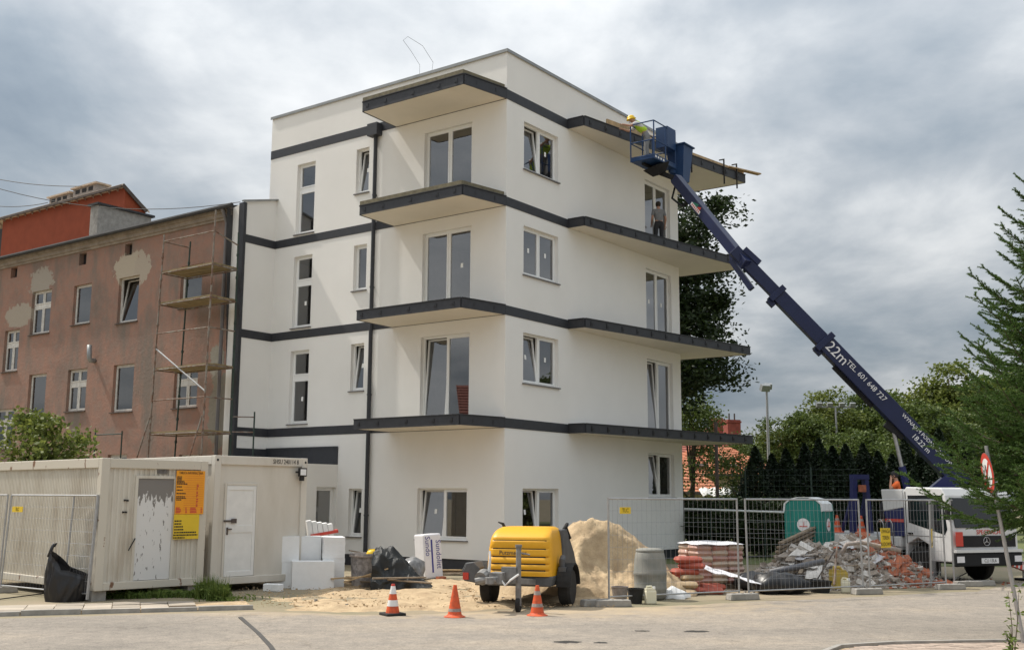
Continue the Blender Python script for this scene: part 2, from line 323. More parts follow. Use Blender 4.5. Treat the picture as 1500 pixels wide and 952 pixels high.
# block paving in the bottom right corner behind a curved kerb
c0 = G(1530, 966); pc = MB(); ringp = [(-3.2, -1.6), (-3.1, -.2), (-2.5, .75), (-1.6, 1.15), (-.4, 1.35), (2.5, 1.75), (2.5, -1.6)]
def vary(n, k=.22):
    nt = MATS[n].node_tree; b = nt.nodes['Principled BSDF']; oi = nt.nodes.new('ShaderNodeObjectInfo'); mr = nt.nodes.new('ShaderNodeMapRange'); nt.links.new(oi.outputs['Random'], mr.inputs[0]); mr.inputs[3].default_value = 1 - k; mr.inputs[4].default_value = 1 + k
    vm = nt.nodes.new('ShaderNodeVectorMath'); vm.operation = 'SCALE'; nt.links.new(b.inputs['Base Color'].links[0].from_socket, vm.inputs[0]); nt.links.new(mr.outputs[0], vm.inputs['Scale']); nt.links.new(vm.outputs[0], b.inputs['Base Color'])
vary('slab', .25)
mat('paver', (.40, .31, .25), .92, c2=(.33, .28, .235), thr=(.4, .6), scale=3, bump=.25)
pv2 = pc.prism(ringp, .02, .045).build('pavement', 'sand', loc=c0); tag(pv2, kind='structure')
vary('paver', .2)
pm = MB().box(0, 0, 0, .192, .094, .06).mesh('paver', 'paver')
def inpoly(x, y, P):
    c = False
    for i in range(len(P)):
        (x1, y1), (x2, y2) = P[i], P[i - 1]
        if (y1 > y) != (y2 > y) and x < (x2 - x1) * (y - y1) / (y2 - y1) + x1: c = not c
    return c
k = 0
for j in range(30):
    for i in range(27):
        x = -3.1 + i * .2 + (j % 2) * .1; y = 1.62 - j * .1
        if k < 290 and x < 1.2 and inpoly(x - .1, y + .03, ringp) and inpoly(x + .1, y + .03, ringp): part(pm, 'paver', pv2, (x, y, .026 + rnd.uniform(-.003, .003))); k += 1
kb = MB()
for a, b in zip(ringp[:-2], ringp[1:-1]): kb.bar((*a, .04), (*b, .04), .08, .1)
kb.build('kerb', 'concrete', pv2)

# sand spread round the heap, uneven
def sandy(a, b):
    x = -5.8 + a * 8.6; ye = np.interp(x, [p.x for p in edge], [p.y for p in edge]); y = ye - .12 + .25 * nz(x * 1.3, 0, 5) + b * 8.5
    fx = min(a / .25, (1 - a) / .12, 1); fy = min(b / .1, (1 - b) / .12, 1); e = max(0, min(fx, fy))
    z = -.06 + .10 * e + .08 * e * (nz(x * .8, y * .8, 1) + .6 * nz(x * 2.6, y * 2.6, 4)) + .02 * e * nz(x * 8, y * 8, 2)
    return (x, y, z)
sg = MB().field(130, 130, sandy).build('sandy_ground', 'sand', smooth=True); tag(sg, kind='structure')
gs = MB().prism([(2, 36), (40, 34), (60, 48), (60, 120), (-10, 120), (6, 46)], .001, .012).build('lawn', 'grass_ground'); tag(gs, kind='structure')

# ================================================================== NEW WHITE BUILDING (frame: x = along the right front, y = along the left front)
def onR(px, py, u=0.0):
    d = ray(px, py); t = ((O - EYE).dot(U) + u) / d.dot(U); p = EYE + d * t
    return (p - O).dot(V), p.z
FL = lambda a, d, z: (d, a, z)                 # left front: a = u, d = depth into the wall
FR = lambda a, d, z: (a, d, z)                 # right front: a = v
def wall(mb, fr, a0, a1, z0, z1, ops, depth=.17, mi=0):
    As = sorted({a0, a1, *[x for o in ops for x in o[:2]]}); Zs = sorted({z0, z1, *[x for o in ops for x in o[2:4]]})
    for i in range(len(As) - 1):
        for j in range(len(Zs) - 1):
            ca, cz = (As[i] + As[i + 1]) / 2, (Zs[j] + Zs[j + 1]) / 2
            if any(o[0] < ca < o[1] and o[2] < cz < o[3] for o in ops): continue
            mb.add([fr(As[i], 0, Zs[j]), fr(As[i + 1], 0, Zs[j]), fr(As[i + 1], 0, Zs[j + 1]), fr(As[i], 0, Zs[j + 1])], [(0, 1, 2, 3)], mi)
    for o in ops:
        p, q, r, s = o[:4]
        for (aa, za), (ab, zb) in (((p, r), (q, r)), ((q, r), (q, s)), ((q, s), (p, s)), ((p, s), (p, r))):
            mb.add([fr(aa, 0, za), fr(ab, 0, zb), fr(ab, depth, zb), fr(aa, depth, za)], [(0, 1, 2, 3)], mi)
def window(parent, fr, a0, a1, z0, z1, cols=2, tilt=(), transom=None, d0=.13, fw=.055, sill=True, glass='glass', fm='pvc', stick=(), sillm='sillm', ang=7, panel=False):
    f = MB(); w = fw
    f.bx(a0, a1, d0, d0 + .07, z0, z0 + w); f.bx(a0, a1, d0, d0 + .07, z1 - w, z1); f.bx(a0, a0 + w, d0 + .001, d0 + .069, z0 + w, z1 - w); f.bx(a1 - w, a1, d0 + .001, d0 + .069, z0 + w, z1 - w)
    rows = [(z0 + w, z1 - w)]
    if transom: f.bx(a0 + w, a1 - w, d0 + .001, d0 + .069, transom - .09, transom + .06); rows = [(z0 + w, transom - .09), (transom + .06, z1 - w)]
    cw = (a1 - a0 - 2 * w) / cols
    for i in range(1, cols): f.bx(a0 + w + i * cw - w / 2, a0 + w + i * cw + w / 2, d0 + .002, d0 + .068, z0 + w, z1 - w)
    win = f.build('window', fm, parent, xf=fr)
    if sill: MB().bx(a0 - .05, a1 + .05, -.06, d0, z0 - .035, z0 - .002).build('sill', sillm, win, xf=fr)
    k = 0
    for (r0, r1) in rows:
        for i in range(cols):
            p, q = a0 + w + i * cw + (w / 2 if i else .004), a0 + w + (i + 1) * cw - (w / 2 if i < cols - 1 else .004); s = .05
            t = math.tan(R(ang)) if k in tilt else 0
            sh = (lambda a, d, z, t=t, r0=r0: fr(a, d + (z - r0) * t, z))
            m = MB(); dd = d0 - .012
            m.bx(p, q, dd, dd + .06, r0 + .003, r0 + s); m.bx(p, q, dd, dd + .06, r1 - s, r1 - .003); m.bx(p, p + s, dd + .001, dd + .059, r0 + s, r1 - s); m.bx(q - s, q, dd + .001, dd + .059, r0 + s, r1 - s)
            so = m.build('sash', fm, win, xf=sh)
            MB().add([(p + s, dd + .03, r0 + s), (q - s, dd + .03, r0 + s), (q - s, dd + .03, r1 - s), (p + s, dd + .03, r1 - s)], [(0, 1, 2, 3)]).build('pane', glass, win, xf=sh)
            if k in stick:
                ca, cz = p + (q - p) * .45, r0 + (r1 - r0) * .55
                MB().bx(ca - .045, ca + .045, dd + .024, dd + .027, cz - .07, cz + .07).build('sticker', 'sticker', win, xf=sh)
            k += 1
    return win
ZT, P0 = 15.265, .335
BT = [14.046, 10.76, 7.543, 4.311]; BB = [13.745, 10.485, 7.267, 4.03]
Lw, Iw, Jw, Rw = 10.31, 9.92, 3.30, 10.74
wb = thing('apartment_building', 'unfinished white four storey apartment block with dark grey bands and wedge shaped balconies', 'building', O, RZB)
opsL, opsR, wins = [], [], []
for i, (t, bA, bB) in enumerate([(13.31, 10.845, 11.82), (10.08, 7.63, 8.60), (6.865, 4.43, 5.38)]):
    opsL += [(8.05, 8.93, bA, t), (5.555, 6.127, bB, t + .02), (1.30, 3.19, BT[i + 1] + .03, t)]
    wins += [(FL, (8.05, 8.93, bA, t), dict(cols=1, transom=t - (t - bA) * .36, stick=(0,) if i else ())), (FL, (5.555, 6.127, bB, t + .02), dict(cols=1, tilt=(0,) if i != 1 else (), stick=(0,) if i != 1 else ())),
             (FL, (1.30, 3.19, BT[i + 1] + .03, t), dict(cols=2, sill=False, tilt=(1,) if i == 2 else (), stick=(0,) if i == 1 else (), ang=4))]
    opsR += [(.88, 2.73, t - 1.485, t), (8.25, 10.12, BT[i + 1] + .03, t)]
    wins += [(FR, (.88, 2.73, t - 1.485, t), dict(tilt=(0,) if i != 1 else (), stick=(0, 1) if i else (1,))), (FR, (8.25, 10.12, BT[i + 1] + .03, t), dict(sill=False, tilt=(0,) if i == 2 else (), ang=4, stick=(0, 1) if i == 1 else ()))]
opsL += [(1.33, 3.22, .86, 2.342), (5.50, 6.05, .87, 2.33)]; wins += [(FL, (1.33, 3.22, .86, 2.342), dict(tilt=(1,), stick=(1,))), (FL, (5.50, 6.05, .87, 2.33), dict(cols=1, tilt=(0,), stick=(0,)))]
opsR += [(.88, 2.73, .86, 2.345), (8.25, 10.12, 2.117, 3.618)]; wins += [(FR, (.88, 2.73, .86, 2.345), dict(tilt=(0,), stick=(0,))), (FR, (8.25, 10.12, 2.117, 3.618), dict(tilt=(0,)))]
m = MB(); wall(m, FL, 0, Lw, P0, ZT, opsL); wall(m, FR, 0, Rw, P0, ZT, opsR)
m.add([(Rw, 0, P0), (Rw, 9, P0), (Rw, 9, ZT), (Rw, 0, ZT)], [(0, 1, 2, 3)]); m.add([(0, Lw, P0), (Rw, Lw, P0), (Rw, Lw, ZT), (0, Lw, ZT)], [(0, 1, 2, 3)]); m.add([(Rw, 9, P0), (Rw, Lw, P0), (Rw, Lw, ZT), (Rw, 9, ZT)], [(0, 1, 2, 3)])
m.build('wall', 'stucco', wb)
ins = MB()
for z in (.33, 4.02, 7.25, 10.47, 13.73): ins.bx(.22, Rw - .05, .22, Lw - .05, z - .2, z)
ins.build('floor_slab', 'room', wb)
pt_ = MB(); pt_.bx(4.0, 4.12, .2, Lw - .1, .33, 13.7); pt_.bx(.3, 4.0, 4.3, 4.42, .33, 13.7); pt_.bx(.3, 4.0, 7.2, 7.32, .33, 13.7); pt_.bx(4.12, Rw - .1, 3.9, 4.02, .33, 13.7); pt_.bx(7.0, 7.12, .2, 3.9, .33, 13.7)
pt_.build('partition', 'room', wb)
MB().bx(.1, Rw - .1, .1, Lw - .1, ZT - .6, ZT - .45).build('roof', 'zinc', wb)
c = MB(); c.bx(-.05, .3, -.05, Lw + .05, ZT, ZT + .035); c.bx(.3, Rw + .05, -.05, .3, ZT, ZT + .035); c.bx(-.05, -.035, -.05, Lw + .05, ZT - .06, ZT); c.bx(-.035, Rw + .05, -.05, -.035, ZT - .06, ZT); c.build('coping', 'zinc', wb)
for fr, o, kw in wins: window(wb, fr, *o, **kw)
pl = MB(); pl.bx(.04, .3, .04, Lw, -.15, P0); pl.bx(.3, Rw - .04, .04, .3, -.15, P0); pl.build('plinth', 'anthracite', wb)
for i in range(4):
    b = MB(); t, bo = BT[i], BB[i]; e = Lw if i == 0 else Iw - .014
    b.bx(-.014, .02, -.014, e, bo, t); b.bx(.02, Jw, -.014, .02, bo, t); 
    if i: b.bx(-1.43, -.014, Iw - .014, Iw + .02, bo, t)
    b.build('band', 'anthracite', wb)
# corner balconies
lip = .05
for i in range(4):
    t, bo = BT[i], BB[i]; P = [(-.016, .02), (-1.65, .31), (-1.65, 4.27), (-.016, 4.37)]
    s = MB().prism(P, bo + .012, t - .03).build('balcony', 'soffit', wb)
    f = MB()
    def fas(f, p, q, z0, z1, th=.035, out=.0):
        p, q = Vector((*p, 0)), Vector((*q, 0)); d = (q - p).normalized(); n = Vector((d.y, -d.x, 0))
        vs = [p, q, q + n * th, p + n * th]; f.prism([(v_.x, v_.y) for v_ in vs], z0, z1)
    ring = [P[3], P[2], P[1], P[0]]
    for a, b in zip(ring, ring[1:]): fas(f, a, b, bo, t, .035)
    f.build('fascia', 'anthracite', s)
    f = MB(); 
    for a, b in zip(ring, ring[1:]): fas(f, a, b, t, t + .02, .06)
    f.build('edge_strip', 'anthracite', s)
    # stiffening brackets and bolts of the steel edge
    for (x, y, rz) in [(-1.69, y, 0) for y in (4.05, 3.3, 2.2, 1.2, .55)] + [(-1.2, .20, 1.4), (-.45, .06, 1.4)]:
        k = MB(); k.box(x, y, (t + bo) / 2, .018, .05, .12, rz=rz); k.box(x, y + .045, (t + bo) / 2 - .02, .03, .05, .05, rz=rz); k.build('bracket', 'black_plastic', s)
    dk_ = [(-.03, .06), (-1.672, .33), (-1.672, 4.28), (-.03, 4.37)] if i < 2 else [(-.03, .12), (-1.58, .38), (-1.58, 4.2), (-.03, 4.25)]
    MB().prism(dk_, t + .021 if i < 2 else t - .03, t + (.15 if i < 2 else .004)).build('deck', 'olive', s)
# long wedge shaped balconies on the right front
for i in range(4):
    t, bo = BT[i], BB[i]; P = [(Jw, .0 - .016), (Jw, -.6), (12.2, -2.06), (12.2, 2.2), (Rw + .01, 2.2), (Rw + .01, -.016)]
    s = MB().prism(P, bo + .012, t - .03).build('balcony', 'soffit', wb)
    f = MB(); g_ = MB(); ring = P[:4]
    for a, b in zip(ring, ring[1:]): fas(f, a, b, bo, t, -.035 if 0 else .035); fas(g_, a, b, t, t + .02, .06)
    f.build('fascia', 'anthracite', s); g_.build('edge_strip', 'anthracite', s)
    dx, dy = 12.2 - Jw, -1.46; ln = math.hypot(dx, dy); ra = math.atan2(dy, dx)
    for q in range(12):
        fx = (.25 + q * .75) / ln
        x, y = Jw + dx * fx, -.6 + dy * fx - .045; k = MB(); k.box(x, y, (t + bo) / 2, .05, .02, .16, rz=ra); k.box(x + .05, y - .012, (t + bo) / 2 - .02, .06, .03, .05, rz=ra); k.build('bracket', 'black_plastic', s)
    MB().prism([(Jw + .05, -.03), (Jw + .05, -.55), (12.12, -1.98), (12.12, 2.1), (Rw + .02, 2.1), (Rw + .02, -.03)], t - .03, t + .004).build('deck', 'concrete', s)
# return wall towards the old house, annex, flashing
m = MB(); x1 = -1.43
m.add([(0, Iw, 0), (x1, Iw, 0), (x1, Iw, 11.85), (0, Iw, 12.2)], [(0, 1, 2, 3)])
yA = onL(333, 500, x1)[0]
m.add([(x1, Iw, 0), (x1, yA, 0), (x1, yA, 11.72), (x1, Iw, 11.85)], [(0, 1, 2, 3)]); m.build('return_wall', 'stucco', wb)
m = MB(); m.bar((x1 - .06, Iw - .03, 11.87), (.0, Iw - .03, 12.23), .12, .05); m.build('coping', 'zinc', wb)
m = MB(); m.bx(x1 - .03, x1 + .09, Iw - .06, Iw + .2, .2, 11.83); m.build('corner_trim', 'anthracite', wb)
u0 = 6.57; ax0, az1 = onR(464, 713, u0); ax1, _ = onR(492, 713, u0); _, az0 = onR(470, 790, u0)
m = MB(); FA = lambda a, d, z: (a, u0 + d, z); wall(m, FA, -2.6, -.001, 0, 3.08, [(ax0, ax1, az0, az1)]); m.bx(-2.6, -.001, u0 + .2, Iw, 2.95, 3.07); m.add([(-2.6, u0, 0), (-2.6, Iw, 0), (-2.6, Iw, 3.08), (-2.6, u0, 3.08)], [(0, 1, 2, 3)])
m.build('annex', 'stucco', wb); window(wb, FA, ax0, ax1, az0, az1, cols=1, sill=False)
m = MB(); m.bx(-.03, .0, u0, Iw, 3.085, 3.63); m.bx(-.05, -.03, u0 - .02, Iw, 3.6, 3.66); m.bx(x1, -.03, Iw - .02, Iw, 3.085, 3.63); m.build('flashing', 'anthracite', wb)
# rain pipe with hopper
m = MB(); m.tube([(-.1, 5.19, .1), (-.1, 5.19, 13.62)], .065, 10); 
for z in (1.5, 5.2, 8.6, 11.6): m.tube([(-.1, 5.19, z), (-.1, 5.19, z + .05)], .075, 10); m.bx(-.1, .0, 5.17, 5.21, z + .01, z + .04)
dp = m.build('rain_pipe', 'anthracite', wb, smooth=False); MB().bx(-.28, -.02, 4.99, 5.42, 13.58, 13.98).build('hopper', 'anthracite', dp)
# loose wires standing on the roof, a small lamp bracket
m = MB(); m.tube([(.5, 3.9, ZT), (.45, 3.85, ZT + .6), (.4, 4.2, ZT + 1.15), (.4, 4.55, ZT + 1.6), (.4, 4.35, ZT + 1.68), (.4, 3.7, ZT + 1.2), (.35, 3.2, ZT + .5), (.4, 3.3, ZT + .1)], .006, 4); m.build('roof_wire', 'ink', wb)
# timber edge boards and clamps lying on the top right canopy
t = BT[0]; e = lambda f_: (Jw + 8.9 * f_, -.6 - 1.46 * f_)
for nm, a, b, sz, lab in [('edge_board', .13, .62, .20, 'pale timber edge board standing on the canopy behind the helmeted worker'), ('edge_board', .48, 1.0, .13, 'long timber board lying along the far end of the top canopy')]:
    q = MB(); p0, p1 = e(a), e(b); q.bar((p0[0], p0[1] + .05, t + .022 + sz / 2), (p1[0], p1[1] + .05, t + .022 + sz / 2), .05, sz)
    o = q.build(nm, 'timber', loc=O, rz=RZB); tag(o, lab, 'board', 'boards on the canopy')
q = MB(); p0 = e(.985); q.bar((p0[0] - .9, p0[1] + .2, t + .11), (p0[0] + .75, p0[1] - .35, t + .13), .2, .045); tag(q.build('plank', 'timber', loc=O, rz=RZB), 'timber plank poking out past the end of the top canopy', 'plank')
for f_ in (.62, .84, .93):
    x, y = e(f_); q = MB(); q.bar((x, y - .07, t - .65), (x, y - .07, t + .3), .03, .05, up=(0, 1, 0)); q.bar((x, y - .07, t + .28), (x, y + .12, t + .28), .03, .04); q.bar((x, y - .07, t - .2), (x, y - .0, t - .2), .03, .03)
    tag(q.build('screw_clamp', 'ink', loc=O, rz=RZB), 'black screw clamp gripping the edge of the top canopy', 'clamp', 'clamps on the canopy edge')

# ================================================================== OLD TENEMENT
VT = x1 + .02
def tenmat():
    m = bpy.data.materials.new('old_plaster'); m.use_nodes = True; nt = m.node_tree; L = nt.links.new; b = nt.nodes['Principled BSDF']; b.inputs['Roughness'].default_value = .95
    tc = nt.nodes.new('ShaderNodeTexCoord')
    def N(sc, det=7, st=(1, 1, 1)):
        mp = nt.nodes.new('ShaderNodeMapping'); mp.inputs['Scale'].default_value = st; L(tc.outputs['Object'], mp.inputs[0]); n = nt.nodes.new('ShaderNodeTexNoise'); n.inputs['Scale'].default_value = sc; n.inputs['Detail'].default_value = det; n.inputs['Roughness'].default_value = .65; L(mp.outputs[0], n.inputs['Vector']); return n.outputs[0]
    def rp(src, st):
        r = nt.nodes.new('ShaderNodeValToRGB'); L(src, r.inputs[0])
        while len(r.color_ramp.elements) < len(st): r.color_ramp.elements.new(.5)
        for e, (p, c) in zip(r.color_ramp.elements, st): e.position = p; e.color = (*c, 1)
        return r.outputs[0]
    def mix(f, a, c):
        n = nt.nodes.new('ShaderNodeMix'); n.data_type = 'RGBA'; L(f, n.inputs[0]); L(a, n.inputs[6])
        if isinstance(c, tuple): n.inputs[7].default_value = (*c, 1)
        else: L(c, n.inputs[7])
        return n.outputs[2]
    c = rp(N(.42), [(.3, (.17, .135, .11)), (.42, (.25, .155, .12)), (.52, (.32, .18, .132)), (.62, (.28, .17, .13)), (.72, (.22, .18, .15))])
    c = mix(rp(N(3.5, 8), [(.45, (0, 0, 0)), (.75, (.6, .6, .6))]), c, (.25, .20, .165))
    c = mix(rp(N(1.1, 6, (1, 1, .25)), [(.47, (0, 0, 0)), (.66, (.85, .85, .85))]), c, (.175, .15, .125))
    wob = N(3.2, 5)
    for (uy, z, ry, rz_, cc) in PATCH:
        sb = nt.nodes.new('ShaderNodeVectorMath'); sb.operation = 'SUBTRACT'; L(tc.outputs['Object'], sb.inputs[0]); sb.inputs[1].default_value = (0, uy, z)
        ml = nt.nodes.new('ShaderNodeVectorMath'); ml.operation = 'MULTIPLY'; L(sb.outputs[0], ml.inputs[0]); ml.inputs[1].default_value = (0, 1 / ry, 1 / rz_)
        ln = nt.nodes.new('ShaderNodeVectorMath'); ln.operation = 'LENGTH'; L(ml.outputs[0], ln.inputs[0])
        ad = nt.nodes.new('ShaderNodeMath'); ad.operation = 'MULTIPLY_ADD'; L(wob, ad.inputs[0]); ad.inputs[1].default_value = -1.6; L(ln.outputs['Value'], ad.inputs[2])
        c = mix(rp(ad.outputs[0], [(.12, (1, 1, 1)), (.2, (0, 0, 0))]), c, cc)
    L(c, b.inputs['Base Color'])
    bp = nt.nodes.new('ShaderNodeBump'); bp.inputs['Strength'].default_value = .5; bp.inputs['Distance'].default_value = .03; L(N(9, 8), bp.inputs['Height']); L(bp.outputs[0], b.inputs['Normal'])
    MATS['old_plaster'] = m
def TP(px, py): return onL(px, py, VT)
PATCH = [(*TP(188, 396), .85, .75, (.42, .36, .28)), (*TP(208, 392), .5, .6, (.40, .34, .27)), (*TP(60, 415), .9, .6, (.34, .30, .25)), (*TP(28, 462), 1.0, .5, (.36, .31, .25)), (*TP(318, 530), .4, .6, (.30, .28, .23)), (*TP(320, 600), .5, 1.4, (.22, .20, .16))]
tenmat()
mat('cornice', (.30, .255, .21), .95, var=.25, scale=3, bump=.4)
mat('roof_felt', (.05, .05, .052), .9, var=.2)
mat('old_white', (.60, .58, .54), .7, var=.15, scale=6)
mat('dark_sill', (.10, .08, .07), .9, var=.3)
ten = thing('tenement_house', 'old tenement with stained pink plaster, patched walls and small attic vents', 'building', O, RZB)
FT = lambda a, d, z: (VT + d, a, z)
zE = TP(340, 302)[1]; E0, E1 = yA, 42.0
def rect(x0, y0, x1_, y1_): (a, z) = TP(x0, y0); (b, w) = TP(x1_, y1_); zz = TP(x0, y1_)[1]; return (min(a, b), max(a, b), w, z)
TW = [((48, 428, 71.7, 487), 'T'), ((109, 419, 131, 473), '1'), ((175, 408, 200.6, 470), 'o'), ((266, 391, 294, 448), '1'),
      ((7.6, 485, 24.6, 543), 'T'), ((-30, 492, -12, 552), 'T'), ((-8, 600, 17, 657), 'T'), ((43, 549, 64, 609), '1'), ((100, 542, 124, 601), 'T'), ((167, 535, 193, 602), '1'), ((256, 541, 287.6, 596), 'T'),
      ((-75, 450, -50, 512), '1'), ((-75, 565, -50, 625), '1'), ((158, 666, 182, 730), 'T'), ((262, 666, 288, 730), 'T'), ((60, 672, 84, 735), '1')]
VN = [(16.5, 393, 24.6, 406), (116.5, 372, 126, 387), (183.7, 358, 193, 373), (-70, 412, -62, 424), (128.5, 632, 133, 642)]
ops = [rect(*r_) for r_, _ in TW]; vents = [rect(*r_) for r_ in VN]
m = MB(); wall(m, FT, E0, E1, -.1, zE - .45, ops + vents, .22); m.build('wall', 'old_plaster', ten)
for v_ in vents: MB().bx(VT + .2, VT + .23, v_[0], v_[1], v_[2], v_[3]).build('vent', 'ink', ten)
m = MB(); m.bx(VT + 1.6, VT + 1.7, E0, E1, 0, zE); 
for z in (.2, 3.6, 7.0, 10.4): m.bx(VT + .25, VT + 1.6, E0, E1, z - .15, z)
m.build('inner_wall', 'room', ten)
for (r_, kd), o in zip(TW, ops):
    kw = dict(fm='old_white', glass='old_glass', d0=.12, sillm='dark_sill', fw=.05)
    if kd == 'T': window(ten, FT, *o, cols=2, transom=o[2] + (o[3] - o[2]) * .66, **kw)
    elif kd == 'o': window(ten, FT, *o, cols=1, tilt=(0,), ang=9, **kw)
    else: window(ten, FT, *o, cols=1, **kw)
m = MB(); m.bx(VT - .06, VT + .2, E0, E1, zE - .45, zE - .36); m.bx(VT - .12, VT + .2, E0, E1, zE - .36, zE - .22); m.bx(VT - .2, VT + .2, E0, E1, zE - .22, zE - .08); m.build('cornice', 'cornice', ten)
m = MB(); m.add([(VT - .3, E0, zE - .06), (VT - .3, E1, zE - .06), (VT + 6, E1, zE + 1.5), (VT + 6, E0, zE + 1.5), (VT + 12, E1, zE - .2), (VT + 12, E0, zE - .2)], [(0, 1, 2, 3), (3, 2, 4, 5)]); m.add([(VT - .3, E0, zE - .09), (VT + 6, E0, zE + 1.47), (VT + 12, E0, zE - .3), (VT + 12, E0, 0), (VT + .3, E0, 0)], [(0, 1, 2, 3, 4)]); rf = m.build('roof', 'roof_felt', ten)
m = MB(); m.tube([(VT - .34, E0 - .3, zE - .09), (VT - .34, E1, zE - .09)], .08, 8); m.build('gutter', 'roof_felt', rf)
yp = TP(329, 480)[0]; m = MB(); m.tube([(VT - .12, yp, .2), (VT - .12, yp, zE - .6), (VT - .32, yp, zE - .15)], .06, 8); m.build('rain_pipe', 'sillm', ten)
pp = TP(140, 520); m = MB(); m.tube([(VT + .05, pp[0], pp[1] - .22), (VT - .2, pp[0], pp[1] - .22), (VT - .25, pp[0], pp[1] - .12), (VT - .25, pp[0] + .05, pp[1] + .35)], .09, 10); m.build('flue_pipe', 'zinc', ten, smooth=True)
# rendered chimney stack on the roof
uc, zc = onL(144.4, 300, .6); cs = thing('chimney_stack', 'long grey rendered chimney stack with dark coping on the tenement roof', 'chimney', O, RZB)
vc, _ = onR(222, 313, uc); MB().bx(.6, vc, uc, uc + .55, zE + .3, zc).build('shaft', 'concrete', cs); MB().bx(.5, vc + .12, uc - .1, uc + .65, zc, zc + .09).build('coping', 'roof_felt', cs)
# orange house behind
mat('orange_render', (.28, .062, .028), .9, var=.12, scale=1.5, bump=.1); mat('pale_tile', (.52, .42, .33), .85, var=.2, scale=6); mat('clinker', (.30, .27, .25), .9, var=.3, scale=12, bump=.3)
oh = thing('orange_house', 'orange rendered house with pitched tiled roof rising behind the tenement', 'building', O, RZB)
v0 = 12.0; ua, za = onL(183.7, 274, v0); ub, _ = onL(4, 330, v0); m = MB(); m.add([(v0, ua, 0), (v0, ub, 0), (v0, ub, za), (v0, ua, za)], [(0, 1, 2, 3)])
vb, zb = onR(213, 312, ua); m.add([(v0, ua, 0), (vb, ua, 0), (vb, ua, zb), (v0, ua, za)], [(0, 1, 2, 3)]); m.build('wall', 'orange_render', oh)
m = MB(); m.add([(v0, ub, 0), (v0, ub + 20, 0), (v0, ub + 20, za - .6), (v0, ub, za - .6)], [(0, 1, 2, 3)]); m.build('side_wing', 'roof_felt', oh)
m = MB(); dv = (vb - v0); n_ = 40; sl_ = (zb - za) / dv
for q in range(n_):
    a = ua - .12 + (ub + 20 - ua) * q / n_; b = ua - .12 + (ub + 20 - ua) * (q + .94) / n_
    m.add([(v0 - .25, a, za - .25 * sl_ * -1 * 0 + .12), (v0 - .25, b, za + .12), (vb + .2, b, zb + .12), (vb + .2, a, zb + .12), (v0 - .25, a, za - .02), (v0 - .25, b, za - .02), (vb + .2, b, zb - .02), (vb + .2, a, zb - .02)], [(0, 1, 2, 3), (0, 1, 5, 4), (0, 3, 7, 4), (1, 2, 6, 5)])
rf = m.build('roof', 'pale_tile', oh); m = MB(); m.bar((v0 - .27, ua - .13, za + .06), (vb, ua - .13, zb + .06), .05, .22); m.bar((v0 - .28, ua, za + .0), (v0 - .28, ub + 20, za + .0), .05, .14); m.build('fascia_board', 'dark_sill', rf)
for (p0, p1, yt) in [(77, 107, 282), (112, 146, 268)]:
    a, zt_ = onL(p1, yt + 2, v0 + 1); b, _ = onL(p0, yt + 8, v0 + 1); ch = MB().bx(v0 + .8, v0 + 1.6, a, b, za - .6, zt_).build('chimney', 'clinker', oh); MB().bx(v0 + .65, v0 + 1.75, a - .12, b + .12, zt_, zt_ + .1).build('cap', 'pale_tile', ch)
    for q in range(3): MB().bx(v0 + .78, v0 + .8, a + (b - a) * (.15 + q * .28), a + (b - a) * (.33 + q * .28), zt_ - .35, zt_ - .1).build('flue_opening', 'ink', ch)
# overhead cables
for (a, b, sag) in [((-20, 271), (352, 296), .5), ((-20, 300), (70, 297), .1), ((-20, 259), (120, 273), .1)]:
    p, q = AY(*a, 36), AY(*b, 34); m = MB(); m.tube([p.lerp(q, k / 14) - Vector((0, 0, sag * 4 * (k / 14) * (1 - k / 14))) for k in range(15)], .012, 4); tag(m.build('overhead_cable', 'ink'), 'thin dark cable strung across the sky above the tenement roof', 'cable', 'cables over the tenement')

# ================================================================== SCAFFOLDING in front of the tenement
mat('rust', (.16, .09, .06), .8, c2=(.24, .22, .19), thr=(.4, .6), scale=5, var=.3, bump=.2); mat('green_steel', (.03, .05, .04), .6, var=.3, scale=6)
mat('deck_wood', (.30, .23, .12), .9, c2=(.20, .16, .09), thr=(.35, .65), scale=4, bump=.3)
# near corner B, and A (along u), C (towards the wall), D behind; posts lean slightly as in the photograph
vB, vC = VT - 1.45, VT - .35
uB = lambda px, py, v: onL(px, py, v)
top = {'A': (240.7, 344, vB), 'B': (315.4, 321, vB), 'C': (349.5, 341, vC), 'D': (279, 354, vC)}
bot = {'A': (216.6, 670.5, vB), 'B': (295, 665.5, vB), 'C': (337, 668, vC), 'D': (256, 668, vC)}
def sp(k, z):
    (u1, z1), (u0_, z0_) = onL(*top[k][:2], top[k][2]), onL(*bot[k][:2], bot[k][2]); f_ = (z - z0_) / (z1 - z0_); return Vector((top[k][2], u0_ + (u1 - u0_) * f_, z))
sc_ = thing('scaffold_tower', 'rusty leaning tube scaffold tower with four timber decks by the tenement corner', 'scaffold', O, RZB)
zt_ = {k: onL(*top[k][:2], top[k][2])[1] for k in top}
for k in 'ABCD':
    m = MB(); a, b = sp(k, .05), sp(k, zt_[k] + (.3 if k == 'B' else 0)); m.tube([a, b], .028, 8)
    for q in range(1, 14): c_ = a.lerp(b, q / 14); m.tube([c_ - Vector((0, 0, .04)), c_ + Vector((0, 0, .04))], .045, 8)
    m.build('post', 'rust' if k in 'AB' else 'green_steel', sc_)
dk = [onL(311.6, 384, vB)[1], onL(308, 432, vB)[1], onL(301.5, 531.5, vB)[1], onL(294, 630, vB)[1]]
mid = [onL(315, 338, vB)[1], onL(305, 479, vB)[1], onL(299, 581, vB)[1]]
